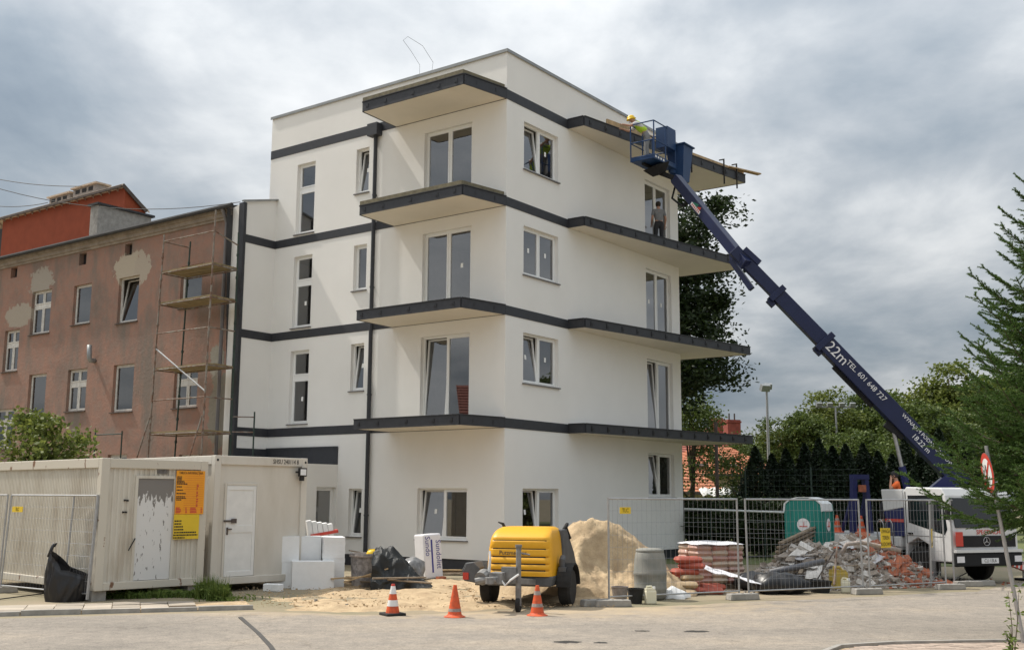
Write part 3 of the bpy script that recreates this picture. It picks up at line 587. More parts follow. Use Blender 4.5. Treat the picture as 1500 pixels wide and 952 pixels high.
def lad(name, pairs, r_=.024, mt='rust'):
    for (k1, z1_, k2, z2_) in pairs: MB().tube([sp(k1, z1_), sp(k2, z2_)], r_, 7).build(name, mt, sc_)
for z in dk:
    lad('ledger', [('A', z - .06, 'B', z - .06), ('B', z - .06, 'C', z - .06), ('D', z - .06, 'C', z - .06), ('A', z - .06, 'D', z - .06)])
    for q in range(4):
        f0, f1 = q / 4 + .012, (q + 1) / 4 - .012
        P4 = [sp('A', z).lerp(sp('D', z), f0), sp('B', z).lerp(sp('C', z), f0), sp('B', z).lerp(sp('C', z), f1), sp('A', z).lerp(sp('D', z), f1)]; dz = rnd.uniform(-.012, .012)
        MB().prism([(p.x, p.y) for p in P4], z - .03 + dz, z + .015 + dz).build('deck_board', 'deck_wood', sc_)
lad('rail', [('A', mid[0], 'B', mid[0]), ('A', mid[0], 'D', mid[0]), ('B', mid[0], 'C', mid[0] - .25), ('A', mid[1], 'B', mid[1]), ('A', mid[2], 'B', mid[2]), ('B', mid[2], 'C', mid[2]), ('B', mid[1], 'C', mid[1])])
lad('brace', [('A', onL(227, 511, vB)[1], 'B', onL(298, 573, vB)[1])], .026, 'steel')
for (pa, pb) in [((219, 612), (178, 676)), ((296, 608), (255, 678))]:
    (ua_, za_), (ub_, zb_) = onL(*pa, vB), onL(*pb, vB - .3); MB().tube([(vB, ua_, za_), (vB - .7, ub_, .1)], .026, 7).build('raking_strut', 'rust', sc_)
def minis(pxs, ya, yb, yl, lab):
    t_ = thing('low_scaffold', lab, 'scaffold', O, RZB, 'low scaffold frames')
    m_ = [onL(px, ya, VT - .9) for px in pxs]
    for (u_, z_) in m_: MB().tube([(VT - .9, u_, .05), (VT - .9, u_, z_)], .026, 7).build('post', 'green_steel', t_)
    for y_ in yl:
        z_ = onL(pxs[0], y_, VT - .9)[1]; MB().tube([(VT - .9, m_[0][0], z_), (VT - .9, m_[-1][0], z_)], .022, 7).build('ledger', 'green_steel', t_)
minis((140, 179), 631, 670, (637, 690), 'low pair of scaffold posts with ledger behind the containers')
t_ = thing('low_scaffold', 'short scaffold post with two rails tied to the dark corner trim', 'scaffold', O, RZB, 'low scaffold frames')
uq, zq = onL(373, 603, -1.2); MB().tube([(-1.2, uq, .05), (-1.2, uq, zq)], .026, 7).build('post', 'green_steel', t_)
for y_ in (611, 633): z_ = onL(372, y_, -1.2)[1]; MB().tube([(-1.2, uq, z_), (VT - .35, sp('C', z_).y, z_)], .02, 7).build('rail', 'rust', t_)

# ================================================================== SITE CONTAINERS
mat('container_white', (.60, .56, .48), .6, c2=(.42, .36, .28), thr=(.46, .8), scale=3.2, streak=.22, bump=.05, fine=.03)
mat('container_clean', (.62, .58, .51), .55, c2=(.53, .485, .41), thr=(.42, .8), scale=2.2, streak=.3)
def rustmat(name, c, rc=(.16, .075, .04), lo=.66):
    m = mat(name, c, .65, c2=rc, thr=(lo, lo + .03), scale=4.5, streak=.55, bump=.1); return m
rustmat('container_rusty', (.57, .525, .44), (.20, .11, .065), .61)
def peel():
    m = bpy.data.materials.new('peeling_door'); m.use_nodes = True; nt = m.node_tree; L = nt.links.new; b = nt.nodes['Principled BSDF']; b.inputs['Roughness'].default_value = .6
    tc = nt.nodes.new('ShaderNodeTexCoord'); mp = nt.nodes.new('ShaderNodeMapping'); mp.inputs['Scale'].default_value = (5, 1, 1.5); mp.inputs['Rotation'].default_value = (0, R(9), 0); L(tc.outputs['Object'], mp.inputs[0])
    n = nt.nodes.new('ShaderNodeTexNoise'); n.inputs['Scale'].default_value = 2.6; n.inputs['Detail'].default_value = 6; n.inputs['Roughness'].default_value = .62; L(mp.outputs[0], n.inputs['Vector'])
    sp_ = nt.nodes.new('ShaderNodeSeparateXYZ'); L(tc.outputs['Object'], sp_.inputs[0])
    mr = nt.nodes.new('ShaderNodeMapRange'); L(sp_.outputs[2], mr.inputs[0]); mr.inputs[1].default_value = 1.6; mr.inputs[2].default_value = 2.28; mr.inputs[3].default_value = 0; mr.inputs[4].default_value = .42
    ad = nt.nodes.new('ShaderNodeMath'); ad.operation = 'ADD'; L(n.outputs[0], ad.inputs[0]); L(mr.outputs[0], ad.inputs[1])
    r = nt.nodes.new('ShaderNodeValToRGB'); L(ad.outputs[0], r.inputs[0]); r.color_ramp.elements[0].position = .615; r.color_ramp.elements[1].position = .63; r.color_ramp.elements[0].color = (.66, .65, .63, 1); r.color_ramp.elements[1].color = (.20, .185, .17, 1); L(r.outputs[0], b.inputs['Base Color'])
    MATS['peeling_door'] = m
peel()
def corr(mb, x0, x1, z0, z1, y, pitch=.11, dep=.022, fr=lambda a, d, z: (a, d, z)):
    a = x0; pts = []
    while a < x1 - 1e-6:
        for f_, d_ in ((0, 0), (.38, 0), (.5, dep), (.88, dep)): pts.append((min(x1, a + f_ * pitch), y + d_))
        a += pitch
    pts.append((x1, y)); vs = []
    for (p, q) in pts: vs += [fr(p, q, z0), fr(p, q, z1)]
    mb.add(vs, [(2 * i, 2 * i + 2, 2 * i + 3, 2 * i + 1) for i in range(len(pts) - 1)])
def container(pL, ang, w, zb, h, label, ln=6.0):
    c = thing('site_container', label, 'container', (pL.x, pL.y, zb), ang, 'site containers')
    return c
# the older corrugated one (front with the peeling door, long side to the left)
pM = G(138, 866, .2); wM = 2.44; angM = R(47); hM = 2.64
cM = container(pM, angM, wM, .2, hM, 'weathered off-white corrugated site container with peeling paint door and orange notice'); 
fM = MB()
for (x, y) in ((.09, .0), (wM - .09, .0), (.09, 5.9), (wM - .09, 5.9)): fM.box(x, y + .075, hM / 2, .18, .15, hM)
fM.bx(.18, wM - .18, .0, .1, hM - .2, hM - .003); fM.bx(.18, wM - .18, .0, .1, .003, .16); fM.bx(.0, .1, .15, 5.9, hM - .2, hM - .004); fM.bx(.0, .1, .15, 5.9, .004, .16); fM.bx(wM - .1, wM, .15, 5.9, hM - .2, hM - .004)
fM.build('frame', 'container_rusty', cM, bevel=.012)
d0, d1 = .82, 1.64
m = MB(); corr(m, .18, d0 - .06, .16, hM - .2, .045); corr(m, d1 + .06, wM - .18, .16, hM - .2, .045); corr(m, d0 - .06, d1 + .06, 2.3, hM - .2, .045); m.build('front_panel', 'container_white', cM)
m = MB(); corr(m, .15, 5.9, .16, hM - .2, .04, .075, .02, lambda a, d, z: (d, a, z)); m.build('side_panel', 'container_white', cM); MB().bx(.1, wM - .1, .1, 5.9, hM - .06, hM - .01).build('roof', 'container_white', cM); MB().bx(.06, wM - .02, 5.9, 6.0, .1, hM - .1).build('back_panel', 'container_white', cM); MB().bx(wM - .06, wM - .03, .15, 5.9, .16, hM - .2).build('side_panel', 'container_white', cM)
m = MB(); m.bx(d0 - .06, d0, .01, .1, .16, 2.3); m.bx(d1, d1 + .06, .01, .1, .16, 2.3); m.bx(d0, d1, .011, .099, 2.24, 2.3); df = m.build('door_frame', 'container_white', cM)
dr = MB().bx(d0 + .004, d1 - .004, .03, .07, .17, 2.235).build('door', 'peeling_door', cM); m = MB(); m.tube([(d0 - .02, -.02, 1.02), (d0 - .16, -.03, .78)], .014, 6); m.build('door_handle', 'ink', dr)
m = MB()
for q in range(7): m.bx(1.25, 1.5, .03, .046, 2.34 + q * .015 * 1.0, 2.348 + q * .015)
m.build('vent', 'sillm', cM)
m = MB()
for (x, z) in ((.55, 1.79), (.61, 1.785), (.53, 1.55), (.59, 1.55)): MB().box(x, .03, z, .035, .04, .035).build('socket', 'ink', cM)
m = MB()
for (x, y, z) in ((.06, -.003, .08), (.06, -.003, hM - .12)): m.lathe([(.03, 0), (.03, .01)], 10); 
# the cleaner one on the right
pR = G(307, 857.5, .16); angR = R(47); wR = 2.5; hR = 2.82
cR = container(pR, angR, wR, .16, hR, 'smooth cream site container with two panel door and stencilled serial number')
m = MB()
for (x, y) in ((.08, 0), (wR - .08, 0), (.08, 5.9), (wR - .08, 5.9)): m.box(x, y + .075, hR / 2, .16, .15, hR)
m.bx(.16, wR - .16, 0, .1, hR - .2, hR - .003); m.bx(.16, wR - .16, 0, .1, .003, .16); m.bx(0, .1, .15, 5.9, hR - .2, hR - .004); m.bx(0, .1, .15, 5.9, .004, .16); m.bx(wR - .1, wR, .15, 5.9, hR - .2, hR - .004); m.bx(wR - .1, wR, .15, 5.9, .004, .16)
m.build('frame', 'container_clean', cR, bevel=.012)
m = MB()
for x in (.06, wR - .06):
    for z in (hR - .1,): m = MB(); m.tube([(x, -.004, z), (x, .02, z)], .028, 12); m.build('corner_hole', 'ink', cR)
MB().bx(.16, wR - .16, .05, .09, .16, hR - .2).build('front_panel', 'container_clean', cR); MB().bx(.05, .09, .15, 5.9, .16, hR - .2).build('side_panel', 'container_clean', cR); MB().bx(wR - .09, wR - .05, .15, 5.9, .16, hR - .2).build('side_panel', 'container_clean', cR)
MB().bx(.1, wR - .1, .1, 5.9, hR - .06, hR - .012).build('roof', 'container_clean', cR); MB().bx(.06, wR - .06, 5.9, 6, .1, hR - .1).build('back_panel', 'container_clean', cR)
a0, a1 = .34, 1.12
m = MB(); m.bx(a0 - .05, a0, .015, .06, .16, 2.22); m.bx(a1, a1 + .05, .015, .06, .16, 2.22); m.bx(a0, a1, .016, .059, 2.16, 2.22); m.build('door_frame', 'container_clean', cR, bevel=.006)
dr = MB().bx(a0 + .005, a1 - .005, .03, .05, .17, 2.155); dd = dr.build('door', 'white_paint', cR); m = MB()
for z0_, z1_ in ((.17, .28), (1.12, 1.28), (2.06, 2.155)): m.bx(a0 + .006, a1 - .006, .018, .032, z0_, z1_)
for x0_, x1_ in ((a0 + .006, a0 + .08), (a1 - .08, a1 - .006)): m.bx(x0_, x1_, .0185, .0315, .28, 1.12); m.bx(x0_, x1_, .0185, .0315, 1.28, 2.06)
m.build('door_rail', 'white_paint', dd, bevel=.004)
m = MB(); m.bx(a0 - .06, a0 + .26, -.005, .012, 1.36, 1.40); m.bx(a0 + .14, a0 + .26, -.02, .01, 1.33, 1.43); m.bx(a0 + .03, a0 + .14, -.03, .012, 1.19, 1.215); m.bx(a0 + .025, a0 + .06, -.005, .014, 1.08, 1.24); m.build('lock', 'dark_sill', dd)
text('SHSU 240114 8', .15, face_mtx((wR - .62, -.004, hR - .105), (1, 0, 0), (0, 0, 1)), 'serial_number', 'ink', cR, sx=.75)
mtx = Matrix.Translation(pR + Vector((0, 0, 0))) @ Matrix.Rotation(angR, 4, 'Z')
lamp = thing('flood_lamp', 'small black square flood lamp under the container roof corner', 'lamp', mtx @ Vector((wR - .2, -.05, hR - .33)), angR)
MB().bx(-.11, .11, -.06, .0, -.1, .1).build('housing', 'ink', lamp, bevel=.01); MB().bx(-.08, .08, -.066, -.061, -.07, .07).build('lens', 'white_ink', lamp); m = MB(); m.bx(-.02, .02, 0, .05, -.02, .02); m.bx(-.05, .05, -.04, .02, -.2, -.1); m.bx(-.18, -.11, -.03, 0, -.02, .02); m.build('bracket', 'ink', lamp)
# supports under both
for (pp_, an_, w_, lb) in ((pM, angM, wM, 'corrugated'), (pR, angR, wR, 'smooth cream')):
    mt_ = Matrix.Translation((pp_.x, pp_.y, 0)) @ Matrix.Rotation(an_, 4, 'Z')
    for x in (.15, w_ - .15):
        for y in (.25, 5.7): o = MB().box(0, 0, .05, .3, .3, pp_.z + .05).build('support_block', 'concrete', loc=mt_ @ Vector((x, y, pp_.z / 2 - .0765)), rz=an_); tag(o, 'concrete block carrying a corner of the ' + lb + ' site container', 'block', 'blocks under the ' + lb + ' container')
# notices on the corrugated container
mM = Matrix.Translation(pM) @ Matrix.Rotation(angM, 4, 'Z')
def notice(label, x0, z0, w_, h_, mt_, title, rows, big=None):
    o = thing('notice_board', label, 'sign', mM @ Vector((x0, -.02, z0)), angM, 'site notices'); MB().bx(0, w_, -.01, .008, 0, h_).build('panel', mt_, o)
    if title: text(title, .075, face_mtx((w_ / 2, -.013, h_ - .05), (1, 0, 0), (0, 0, 1)), 'title', 'ink', o, .001, .66)
    m = MB(); z = h_ - .12
    for (ind, wd, hh, gap) in rows:
        x = ind * w_
        while x < (ind + wd) * w_ - .01:
            lw = rnd.uniform(.015, .05); m.bx(x, min(x + lw, (ind + wd) * w_), -.0125, -.0105, z - hh, z); x += lw + .008
        z -= hh + gap
    if rows: m.build('print', 'ink', o, kind='stuff')
    m = MB()
    if mt_ == 'orange_sign':
        for q in range(17): zz = h_ * (.1 + q * .052); m.bx(.28 * w_, .96 * w_, -.0118, -.0102, zz, zz + .004)
        m.build('ruled_line', 'red_paint', o, kind='stuff')
        m = MB()
        for q in range(13):
            zz = h_ * (.17 + q * .042) + rnd.uniform(-.01, .01); m.bx(.72 * w_, .72 * w_ + rnd.uniform(.02, .05), -.0128, -.0106, zz, zz + .022)
        for (xx, ww) in ((.02, .2), (.36, .06), (.52, .3), (.9, .06)):
            for q in range(4): m.bx(xx * w_, (xx + ww * rnd.uniform(.6, 1)) * w_, -.0128, -.0106, h_ * (.03 + q * .035), h_ * (.03 + q * .035) + .022)
        m.build('print', 'red_paint', o, kind='stuff')
    return o
notice('orange site information board with ruled lines beside the peeling door', 1.665, 1.5, .68, .92, 'orange_sign', 'TABLICA INFORMACYJNA', [(.02, .16, .022, .008)] * 3 + [(.02, .27, .022, .008)] * 2 + [(.02, .36, .024, .035), (.02, .18, .026, .045), (.02, .22, .026, .045), (.02, .32, .026, .04), (.02, .3, .024, .01), (.02, .34, .024, .01), (.02, .2, .024, .06)])
notice('yellow health and safety notice fixed below the orange information board', 1.655, .98, .60, .515, 'yellow_sign', None, [(.02, .8, .03, .03), (.02, .27, .03, .03), (.02, .28, .03, .03), (.02, .36, .03, .03), (.02, .36, .03, .03), (.02, .9, .03, .025), (.0, .95, .03, .025), (.0, .45, .03, .02)][1:])

# ================================================================== SITE FENCES
def fence(p0, p1, label, top=2.1, lean=0.0, tagtext=None, tagsign=None):
    d = p1 - p0; L_ = d.length; an = math.atan2(d.y, d.x); f = thing('wire_fence', label, 'fence', (p0.x, p0.y, 0), an, 'wire site fence panels')
    sh = lambda x, y, z: (x, y + z * lean, z)
    for x in (.02, L_ - .02): MB().tube([(x, 0, .05), (x, 0, top)], .021, 8).build('post', 'steel', f, xf=sh)
    for z in (.16, top - .02): MB().tube([(.02, 0, z), (L_ - .02, 0, z)], .019 if z > 1 else .015, 8).build('rail', 'steel', f, xf=sh)
    m = MB(); k = int(L_ / .115)
    for i in range(1, k): x = i * L_ / k; m.tube([(x, 0, .16), (x, 0, top - .02)], .0026, 3, cap=False)
    for j in range(1, 8): z = .16 + j * (top - .18) / 8; m.tube([(.03, .004, z), (L_ - .03, .004, z)], .0026, 3, cap=False)
    m.build('wire_mesh', 'wire', f, xf=sh)
    if tagtext:
        x, z, w_, h_ = tagsign; m = MB().bx(x, x + w_, -.03, -.02, z, z + h_); s_ = m.build('tag_plate', 'yellow_sign', f, xf=sh)
        n_ = tagtext.count('\n') + 1
        for q, ln_ in enumerate(tagtext.split('\n')):
            tt = text(ln_, h_ / n_ * .85, face_mtx((x + w_ / 2, -.032 + z * lean, z + h_ * (1 - (q + .5) / n_)), (1, 0, 0), (0, lean, 1)), 'lettering', 'ink', s_, .001, .8 if n_ == 1 else .62)
    return f
def foot(p, an, label='grey concrete foot holding the wire fence panels'):
    f = thing('concrete_weight', label, 'fence foot', (p.x, p.y, 0), an, 'fence feet'); mb = MB(); pr = [(-.36, 0), (.36, 0), (.33, .13), (-.33, .13)]
    mb.ext(pr, -.11, .11, lambda p_, q, t: (p_, t, q)); mb.build('block', 'concrete', f, bevel=.015); m = MB()
    for x in (-.2, 0, .2): m.tube([(x, 0, .125), (x, 0, .132)], .03, 8)
    m.build('socket', 'ink', f); return f
fp = [G(891, 886), G(1084, 876.5), G(1096, 877), G(1266, 868.5), G(1274, 868.5), G(1387, 862)]
fence(fp[0], fp[1], 'wire fence panel with a small yellow tag in front of the sand heap', tagtext='TLC', tagsign=(.28, 1.78, .26, .13))
fence(fp[2], fp[3], 'wire fence panel in front of the green toilet and black sacks', lean=.02)
fence(fp[4], fp[5], 'wire fence panel with yellow warning plate in front of the rubble', tagtext='UWAGA\nTEREN\nBUDOWY', tagsign=(.42, 1.0, .32, .44))
fence(G(1364, 861), G(1378, 846), 'wire fence panel standing askew beside the truck cab', lean=-.03, tagtext='UWAGA\nTEREN\nBUDOWY', tagsign=(.1, .95, .3, .44))
fence(G(1398, 858), G(1419, 846), 'folded back wire fence panel by the truck number plate')
for (px, py, an, lb) in [(898, 888, .15, 'concrete fence weight under the tagged panel before the two buckets'), (876, 887, .4, 'concrete fence weight lying loose beside the sand heap'), (1088, 878, .35, 'concrete fence weight joining two panels before the bag pallet'), (1270, 870, .3, 'concrete fence weight joining two panels before the rubble'), (1392, 863, .2, 'concrete fence weight at the end of the rubble heap'), (1418, 858.5, .15, 'concrete fence weight under the folded back panel'), (1436, 857.5, .15, 'concrete fence weight beside the truck front wheel')]: foot(G(px, py), an, lb)
_sd = Vector((-math.sin(angM), math.cos(angM), 0)); _fd = Vector((math.cos(angM), math.sin(angM), 0)); _c0 = Vector((pM.x, pM.y, 0)) - _fd * .14; _c1 = _c0 + _sd * 3.3 - _fd * .35; _c2 = _c1 + _sd * 3.4 - _fd * .1
fence(_c2, _c1 + _sd * .06, 'wire fence panel at the road end of the container yard', lean=.03)
fence(_c1, _c0, 'wire fence panel with yellow strip behind the black sack', lean=.05, tagtext='TLC', tagsign=(.16, 1.72, .42, .12))
fence(_c0 + _sd * 1.0 - _fd * .03, _c0 + _sd * .03 + _fd * .04, 'narrow doubled wire fence panel beside the container corner', lean=.05)
foot(_c1, .6, 'concrete fence weight joining the panels beside the container')
m = MB(); m.tube([G(-60, 884, .03), G(0, 877, .03), G(70, 868, .03)], .012, 6); tag(m.build('cable', 'ink'), 'thin black cable lying on the pavement behind the black sack', 'cable')

# ================================================================== THINGS ALONG THE FRONT
def hump(name, mt, loc, prof, label, cat, group=None, n=28, amp=.12, fs=3.0, sx=1, sy=1, seed=0, tip=None, rz=0):
    """a soft sack: rings of a profile, crumpled by noise"""
    m = MB(); rings = len(prof); vs = []
    for i, (r_, z) in enumerate(prof):
        for j in range(n):
            a = 2 * math.pi * j / n; k = 1 + amp * (nz(math.cos(a) * fs, math.sin(a) * fs, z * fs + seed) + .5 * abs(nz(math.cos(a) * 3 * fs, math.sin(a) * 3 * fs, z * 2 * fs + seed)))
            x, y = r_ * k * math.cos(a) * sx, r_ * k * math.sin(a) * sy; tx = tip(z) if tip else (0, 0); vs.append((x + tx[0], y + tx[1], z + amp * .15 * nz(x * 5, y * 5, seed)))
    m.add(vs, [(i * n + j, i * n + (j + 1) % n, (i + 1) * n + (j + 1) % n, (i + 1) * n + j) for i in range(rings - 1) for j in range(n)]); m.add(vs[-n:], [tuple(range(n))])
    o = m.build(name, mt, smooth=True, loc=loc, rz=rz); tag(o, label, cat, group); return o
# the big black sack leaning by the fence: broad mouth cut obliquely
bp_ = G(94, 880)
m = MB(); n = 72; vs = []; rows = 24
for i in range(rows):
    f_ = i / (rows - 1)
    for j in range(n):
        a = 2 * math.pi * j / n; r_ = .36 + .03 * math.sin(f_ * 3) - .03 * f_; topz = .62 + .36 * max(0, -math.cos(a)) ** .8 * 1.0 - .12 * max(0, math.cos(a))
        if f_ > .9: r_ *= .95
        k = 1 + .12 * nz(math.cos(a) * 4, math.sin(a) * 4, f_ * 2.2) + .10 * nz(math.cos(a) * 9, math.sin(a) * 9, f_ * 2.5)
        vs.append((r_ * 1.02 * k * math.cos(a) - (.10 + .05 * nz(a, f_)) * (1 if math.cos(a) < 0 else -1) * f_ * .6 + .05 * f_, r_ * .72 * k * math.sin(a), f_ * topz))
m.add(vs, [(i * n + j, i * n + (j + 1) % n, (i + 1) * n + (j + 1) % n, (i + 1) * n + j) for i in range(rows - 1) for j in range(n)])
sack = thing('rubbish_sack', 'upright open black rubbish sack leaning against the wire fence by the container', 'sack', bp_); m.build('bag', 'black_plastic', sack, smooth=True)
MB().field(8, 8, lambda a, b: ((a - .5) * .52, (b - .5) * .38, .5 - .1 * a + .04 * nz(a * 4, b * 4))).build('contents', 'dirty_grey', sack, smooth=True)
m = MB(); m.tube([(-.36, 0, .86), (-.33, 0, 1.0), (-.29, .0, 1.12), (-.25, 0, 1.13), (-.27, 0, 1.06)], [.05, .035, .03, .04, .02], 8); m.build('tied_corner', 'black_plastic', sack, smooth=True)
# beam and bits before the container
q = G(147, 872, .02); tag(MB().box(0, 0, .09, .62, .16, .12).build('beam', 'timber', loc=q, rz=.05, bevel=.01), 'short brown timber beam lying at the foot of the peeling container', 'beam')
q = G(172, 868, .02); tag(MB().box(0, 0, .1, .3, .2, .18).build('concrete_block', 'concrete', loc=q, rz=.3, bevel=.01), 'grey block half under the corrugated container', 'block')
# polystyrene: stacks of boards
mat('foam', (.80, .80, .79), .85, var=.03, scale=8, bump=.2, bscale=120); mat('foam_edge', (.76, .76, .755), .9, var=.03, bump=.2)
def foam_stack(c, an, w_, d_, h_, nb, label):
    t_ = thing('polystyrene_stack', label, 'insulation', (c.x, c.y, c.z), an, 'polystyrene stacks'); hh = h_ / nb; bm = MB().box(0, 0, 0, w_, d_, hh - .001).mesh('foam_board', 'foam')
    for i in range(nb): part(bm, 'foam_board', t_, (rnd.uniform(-.004, .004), rnd.uniform(-.004, .004), (i + .5) * hh), (0, 0, rnd.uniform(-.004, .004)))
    return t_
pF = G(438, 866, 0); aF = R(14); cF, sF = math.cos(aF), math.sin(aF); dx = Vector((cF, sF, 0)); dy = Vector((-sF, cF, 0)); pA = G(386, 862)
foam_stack(G(430, 862.5) + dx * .42 + dy * .1, aF, .95, .5, .62, 1, 'lower white polystyrene block standing in front of the taller ones')
foam_stack(pA + dx * .42 + dy * .55, aF, .72, .9, 1.17, 2, 'tall white polystyrene stack against the cream container')
foam_stack(pA + dx * 1.05 + dy * .58, aF, .5, .5, 1.16, 2, 'middle white polystyrene stack between two taller stacks')
foam_stack(pA + dx * 1.57 + dy * .42, aF, .5, .95, 1.15, 12, 'white polystyrene stack of thin boards beside the timber pile')
pk = pA + dx * 1.45 + dy * 1.7; t_ = thing('polystyrene_pack', 'tilted white polystyrene pack with red strap behind the stacks', 'insulation', (pk.x, pk.y, .0), aF); 
for i in range(5): MB().box(i * .13 - .3, 0, .98 - .02 * i, .115, .5, 1.05, ry=-.17).build('foam_board', 'foam', t_)
MB().box(-.0, -.003, 1.19, .68, .53, .07, ry=-.17 + .0).build('strap', 'red_paint', t_)
q = G(399, 866); t_ = thing('foam_offcut', 'small broken lump of white foam in front of the polystyrene', 'insulation', q, -.25); m = MB(); m.prism([(-.2, -.08), (0, -.06), (.2, -.12), (.24, .06), (.05, .12), (-.2, .1)], 0, .17); m.build('block', 'foam', t_, bevel=.02)
# timber, bucket, tarpaulin and sacks between the foam and the wall
rnd2 = random.Random(5)
base = G(560, 852)
tb = [(515, 851, 1.2, .2), (545, 853, 1.6, -.1), (575, 853, 1.5, .05), (530, 848, 1.3, .35), (550, 846, 1.4, .12), (600, 851, 1.0, -.2), (520, 845, 1.1, -.05), (585, 846, 1.2, .25)]
for k, (px, py, ln_, rz_) in enumerate(tb):
    q = G(px, py, .06 + .035 * k); tag(MB().box(0, 0, 0, ln_, .14, .028, rz=rz_, ry=rnd2.uniform(-.07, .07)).build('plank', 'old_timber' if k % 3 else 'timber', loc=q), 'weathered plank in the scrap pile beside the polystyrene', 'plank', 'planks in the scrap pile')
for (p_, q_, lab) in [((505, 852), (570, 832), 'pale plank leaning up over the scrap pile in front of the tarpaulin'), ((512, 806), (545, 812), 'dark board lying across the top of the scrap pile by the polystyrene'), ((540, 812), (571, 808), 'thin dark board under the yellow helmet')]:
    a_, b_ = AY(*p_, 25.6 if p_[1] > 830 else 26.6), AY(*q_, 25.4 if p_[1] > 830 else 26.8); a_.z = max(a_.z, .06); m = MB(); m.bar((0, 0, 0), b_ - a_, .16, .03); tag(m.build('plank', 'timber' if p_[1] > 830 else 'old_timber', loc=a_), lab, 'plank')
pb = AY(538, 838, 26.2); pb.z = 0
t_ = thing('mortar_tub', 'grey splashed mortar tub packed with scraps beside the tarpaulin', 'tub', pb); mat('splashed', (.36, .33, .31), .8, c2=(.20, .18, .17), thr=(.4, .6), scale=9, bump=.3); m = MB(); m.lathe([(.36, .0), (.4, .72), (.42, .74), (.42, .78), (.38, .78), (.36, .6)], 18); m.build('body', 'splashed', t_); m = MB(); m.lathe([(.43, .70), (.435, .735), (.43, .74)], 18); m.build('rim', 'dirty_grey', t_)
# tarpaulin draped over the pile
mat('tarp', (.020, .022, .022), .6, var=.4, scale=5, bump=.7, bscale=7)
def tarp(a, b):
    x = (a - .1) * 1.4; y = (b - .5) * 1.1; z = .98 * max(0, 1 - max(0, (x - .3) / .95)) ** 1.1 * (1 - .35 * max(0, b - .6)); 
    if b < .3: z *= (b / .3) ** .55
    return (x + .05 * nz(y * 5, z * 3, 4), y + .10 * nz(x * 5, z * 4, 2), max(.02, z - .30 * abs(nz(x * 2.6 + 3, y * 2.6, 7)) * min(1, z * 3) - .10 * abs(nz(x * 7, y * 7, 3)) * min(1, z * 3)))
tp = AY(556, 838, 25.7); tp.z = 0; o = MB().field(46, 46, tarp).build('tarpaulin', 'tarp', smooth=False, loc=tp); s_ = o.modifiers.new('thick', 'SOLIDIFY'); s_.thickness = .01; tag(o, 'dark green tarpaulin sloping over the scrap pile', 'tarpaulin')
mat('film', (.22, .22, .22), .3, var=.5, scale=6, bump=.5, bscale=10, spec=.6)
hump('foil_sack', 'film', G(600, 855) + Vector((0, .3, 0)), [(.3, 0), (.36, .12), (.34, .3), (.26, .5), (.1, .6)], 'crumpled grey plastic sack between the tarpaulin and the white pack', 'sack', seed=3, amp=.5)
hp = AY(546, 810, 26.1); t_ = thing('hard_hat', 'yellow hard hat lying on top of the scrap pile', 'helmet', hp - Vector((0, 0, .06)), .5); mat('hat_yellow', (.80, .52, .02), .4); m = MB(); m.lathe([(.165, 0), (.165, .012), (.14, .02), (.135, .06), (.11, .115), (.06, .145), (.01, .152)], 20, sx=1.12); m.build('shell', 'hat_yellow', t_, smooth=True); m = MB(); m.bx(-.1, .1, -.012, .012, .13, .16); m.build('ridge', 'hat_yellow', t_); m = MB(); m.box(.06, -.135, .07, .08, .03, .03, rz=.3); m.build('slot', 'ink', t_)
# wrapped insulation pack with blue lettering
mat('pack_film', (.74, .73, .75), .35, var=.05, scale=4, bump=.3, bscale=12, spec=.5); mat('blue_ink', (.05, .05, .25), .5)
pk = G(602, 851) + Vector((.05, .9, 0)); t_ = thing('insulation_pack', 'tall white film wrapped insulation pack with blue lettering', 'insulation', pk, R(-38)); 
MB().bx(-.0, .5, -.62, .0, .0, 1.12).build('wrapping', 'pack_film', t_, bevel=.04)
t_.rotation_euler = (R(-2), R(-4), R(28))
for (tx, s_, z_, x_) in (('Sundo', .2, .82, .11), ('Sundolitt', .2, .6, .40)): text(tx, s_, face_mtx((x_, -.625, z_), (0, 0, -1), (1, 0, 0)), 'lettering', 'blue_ink', t_, .001)
MB().bx(.2, .245, -.6245, -.6205, .15, .98).build('stripe', 'blue_ink', t_)
# planks and a brick or two at the foot of the wall
for k, (px, py, ln_, rz_) in enumerate([(660, 838, 1.9, .06), (690, 836.5, 1.7, .0), (640, 840, 1.2, .12), (672, 834.5, 2.0, .1)]):
    q = G(px, py, .08 + .02 * k); tag(MB().box(0, 0, 0, ln_, .15, .03, rz=rz_).build('plank', 'timber' if k % 2 else 'old_timber', loc=q), 'plank lying on the sand at the foot of the white wall', 'plank', 'planks by the wall')
mat('brick', (.38, .13, .07), .9, var=.3, scale=7, bump=.4)
for k, (px, py) in enumerate([(634, 843), (646, 846), (685, 848)]): q = G(px, py, .07); tag(MB().box(0, 0, 0, .25, .12, .065, rz=k * .7 + .1, rx=.1).build('brick', 'brick', loc=q), 'loose red brick lying on sand before the white wall', 'brick', 'loose bricks by the wall')

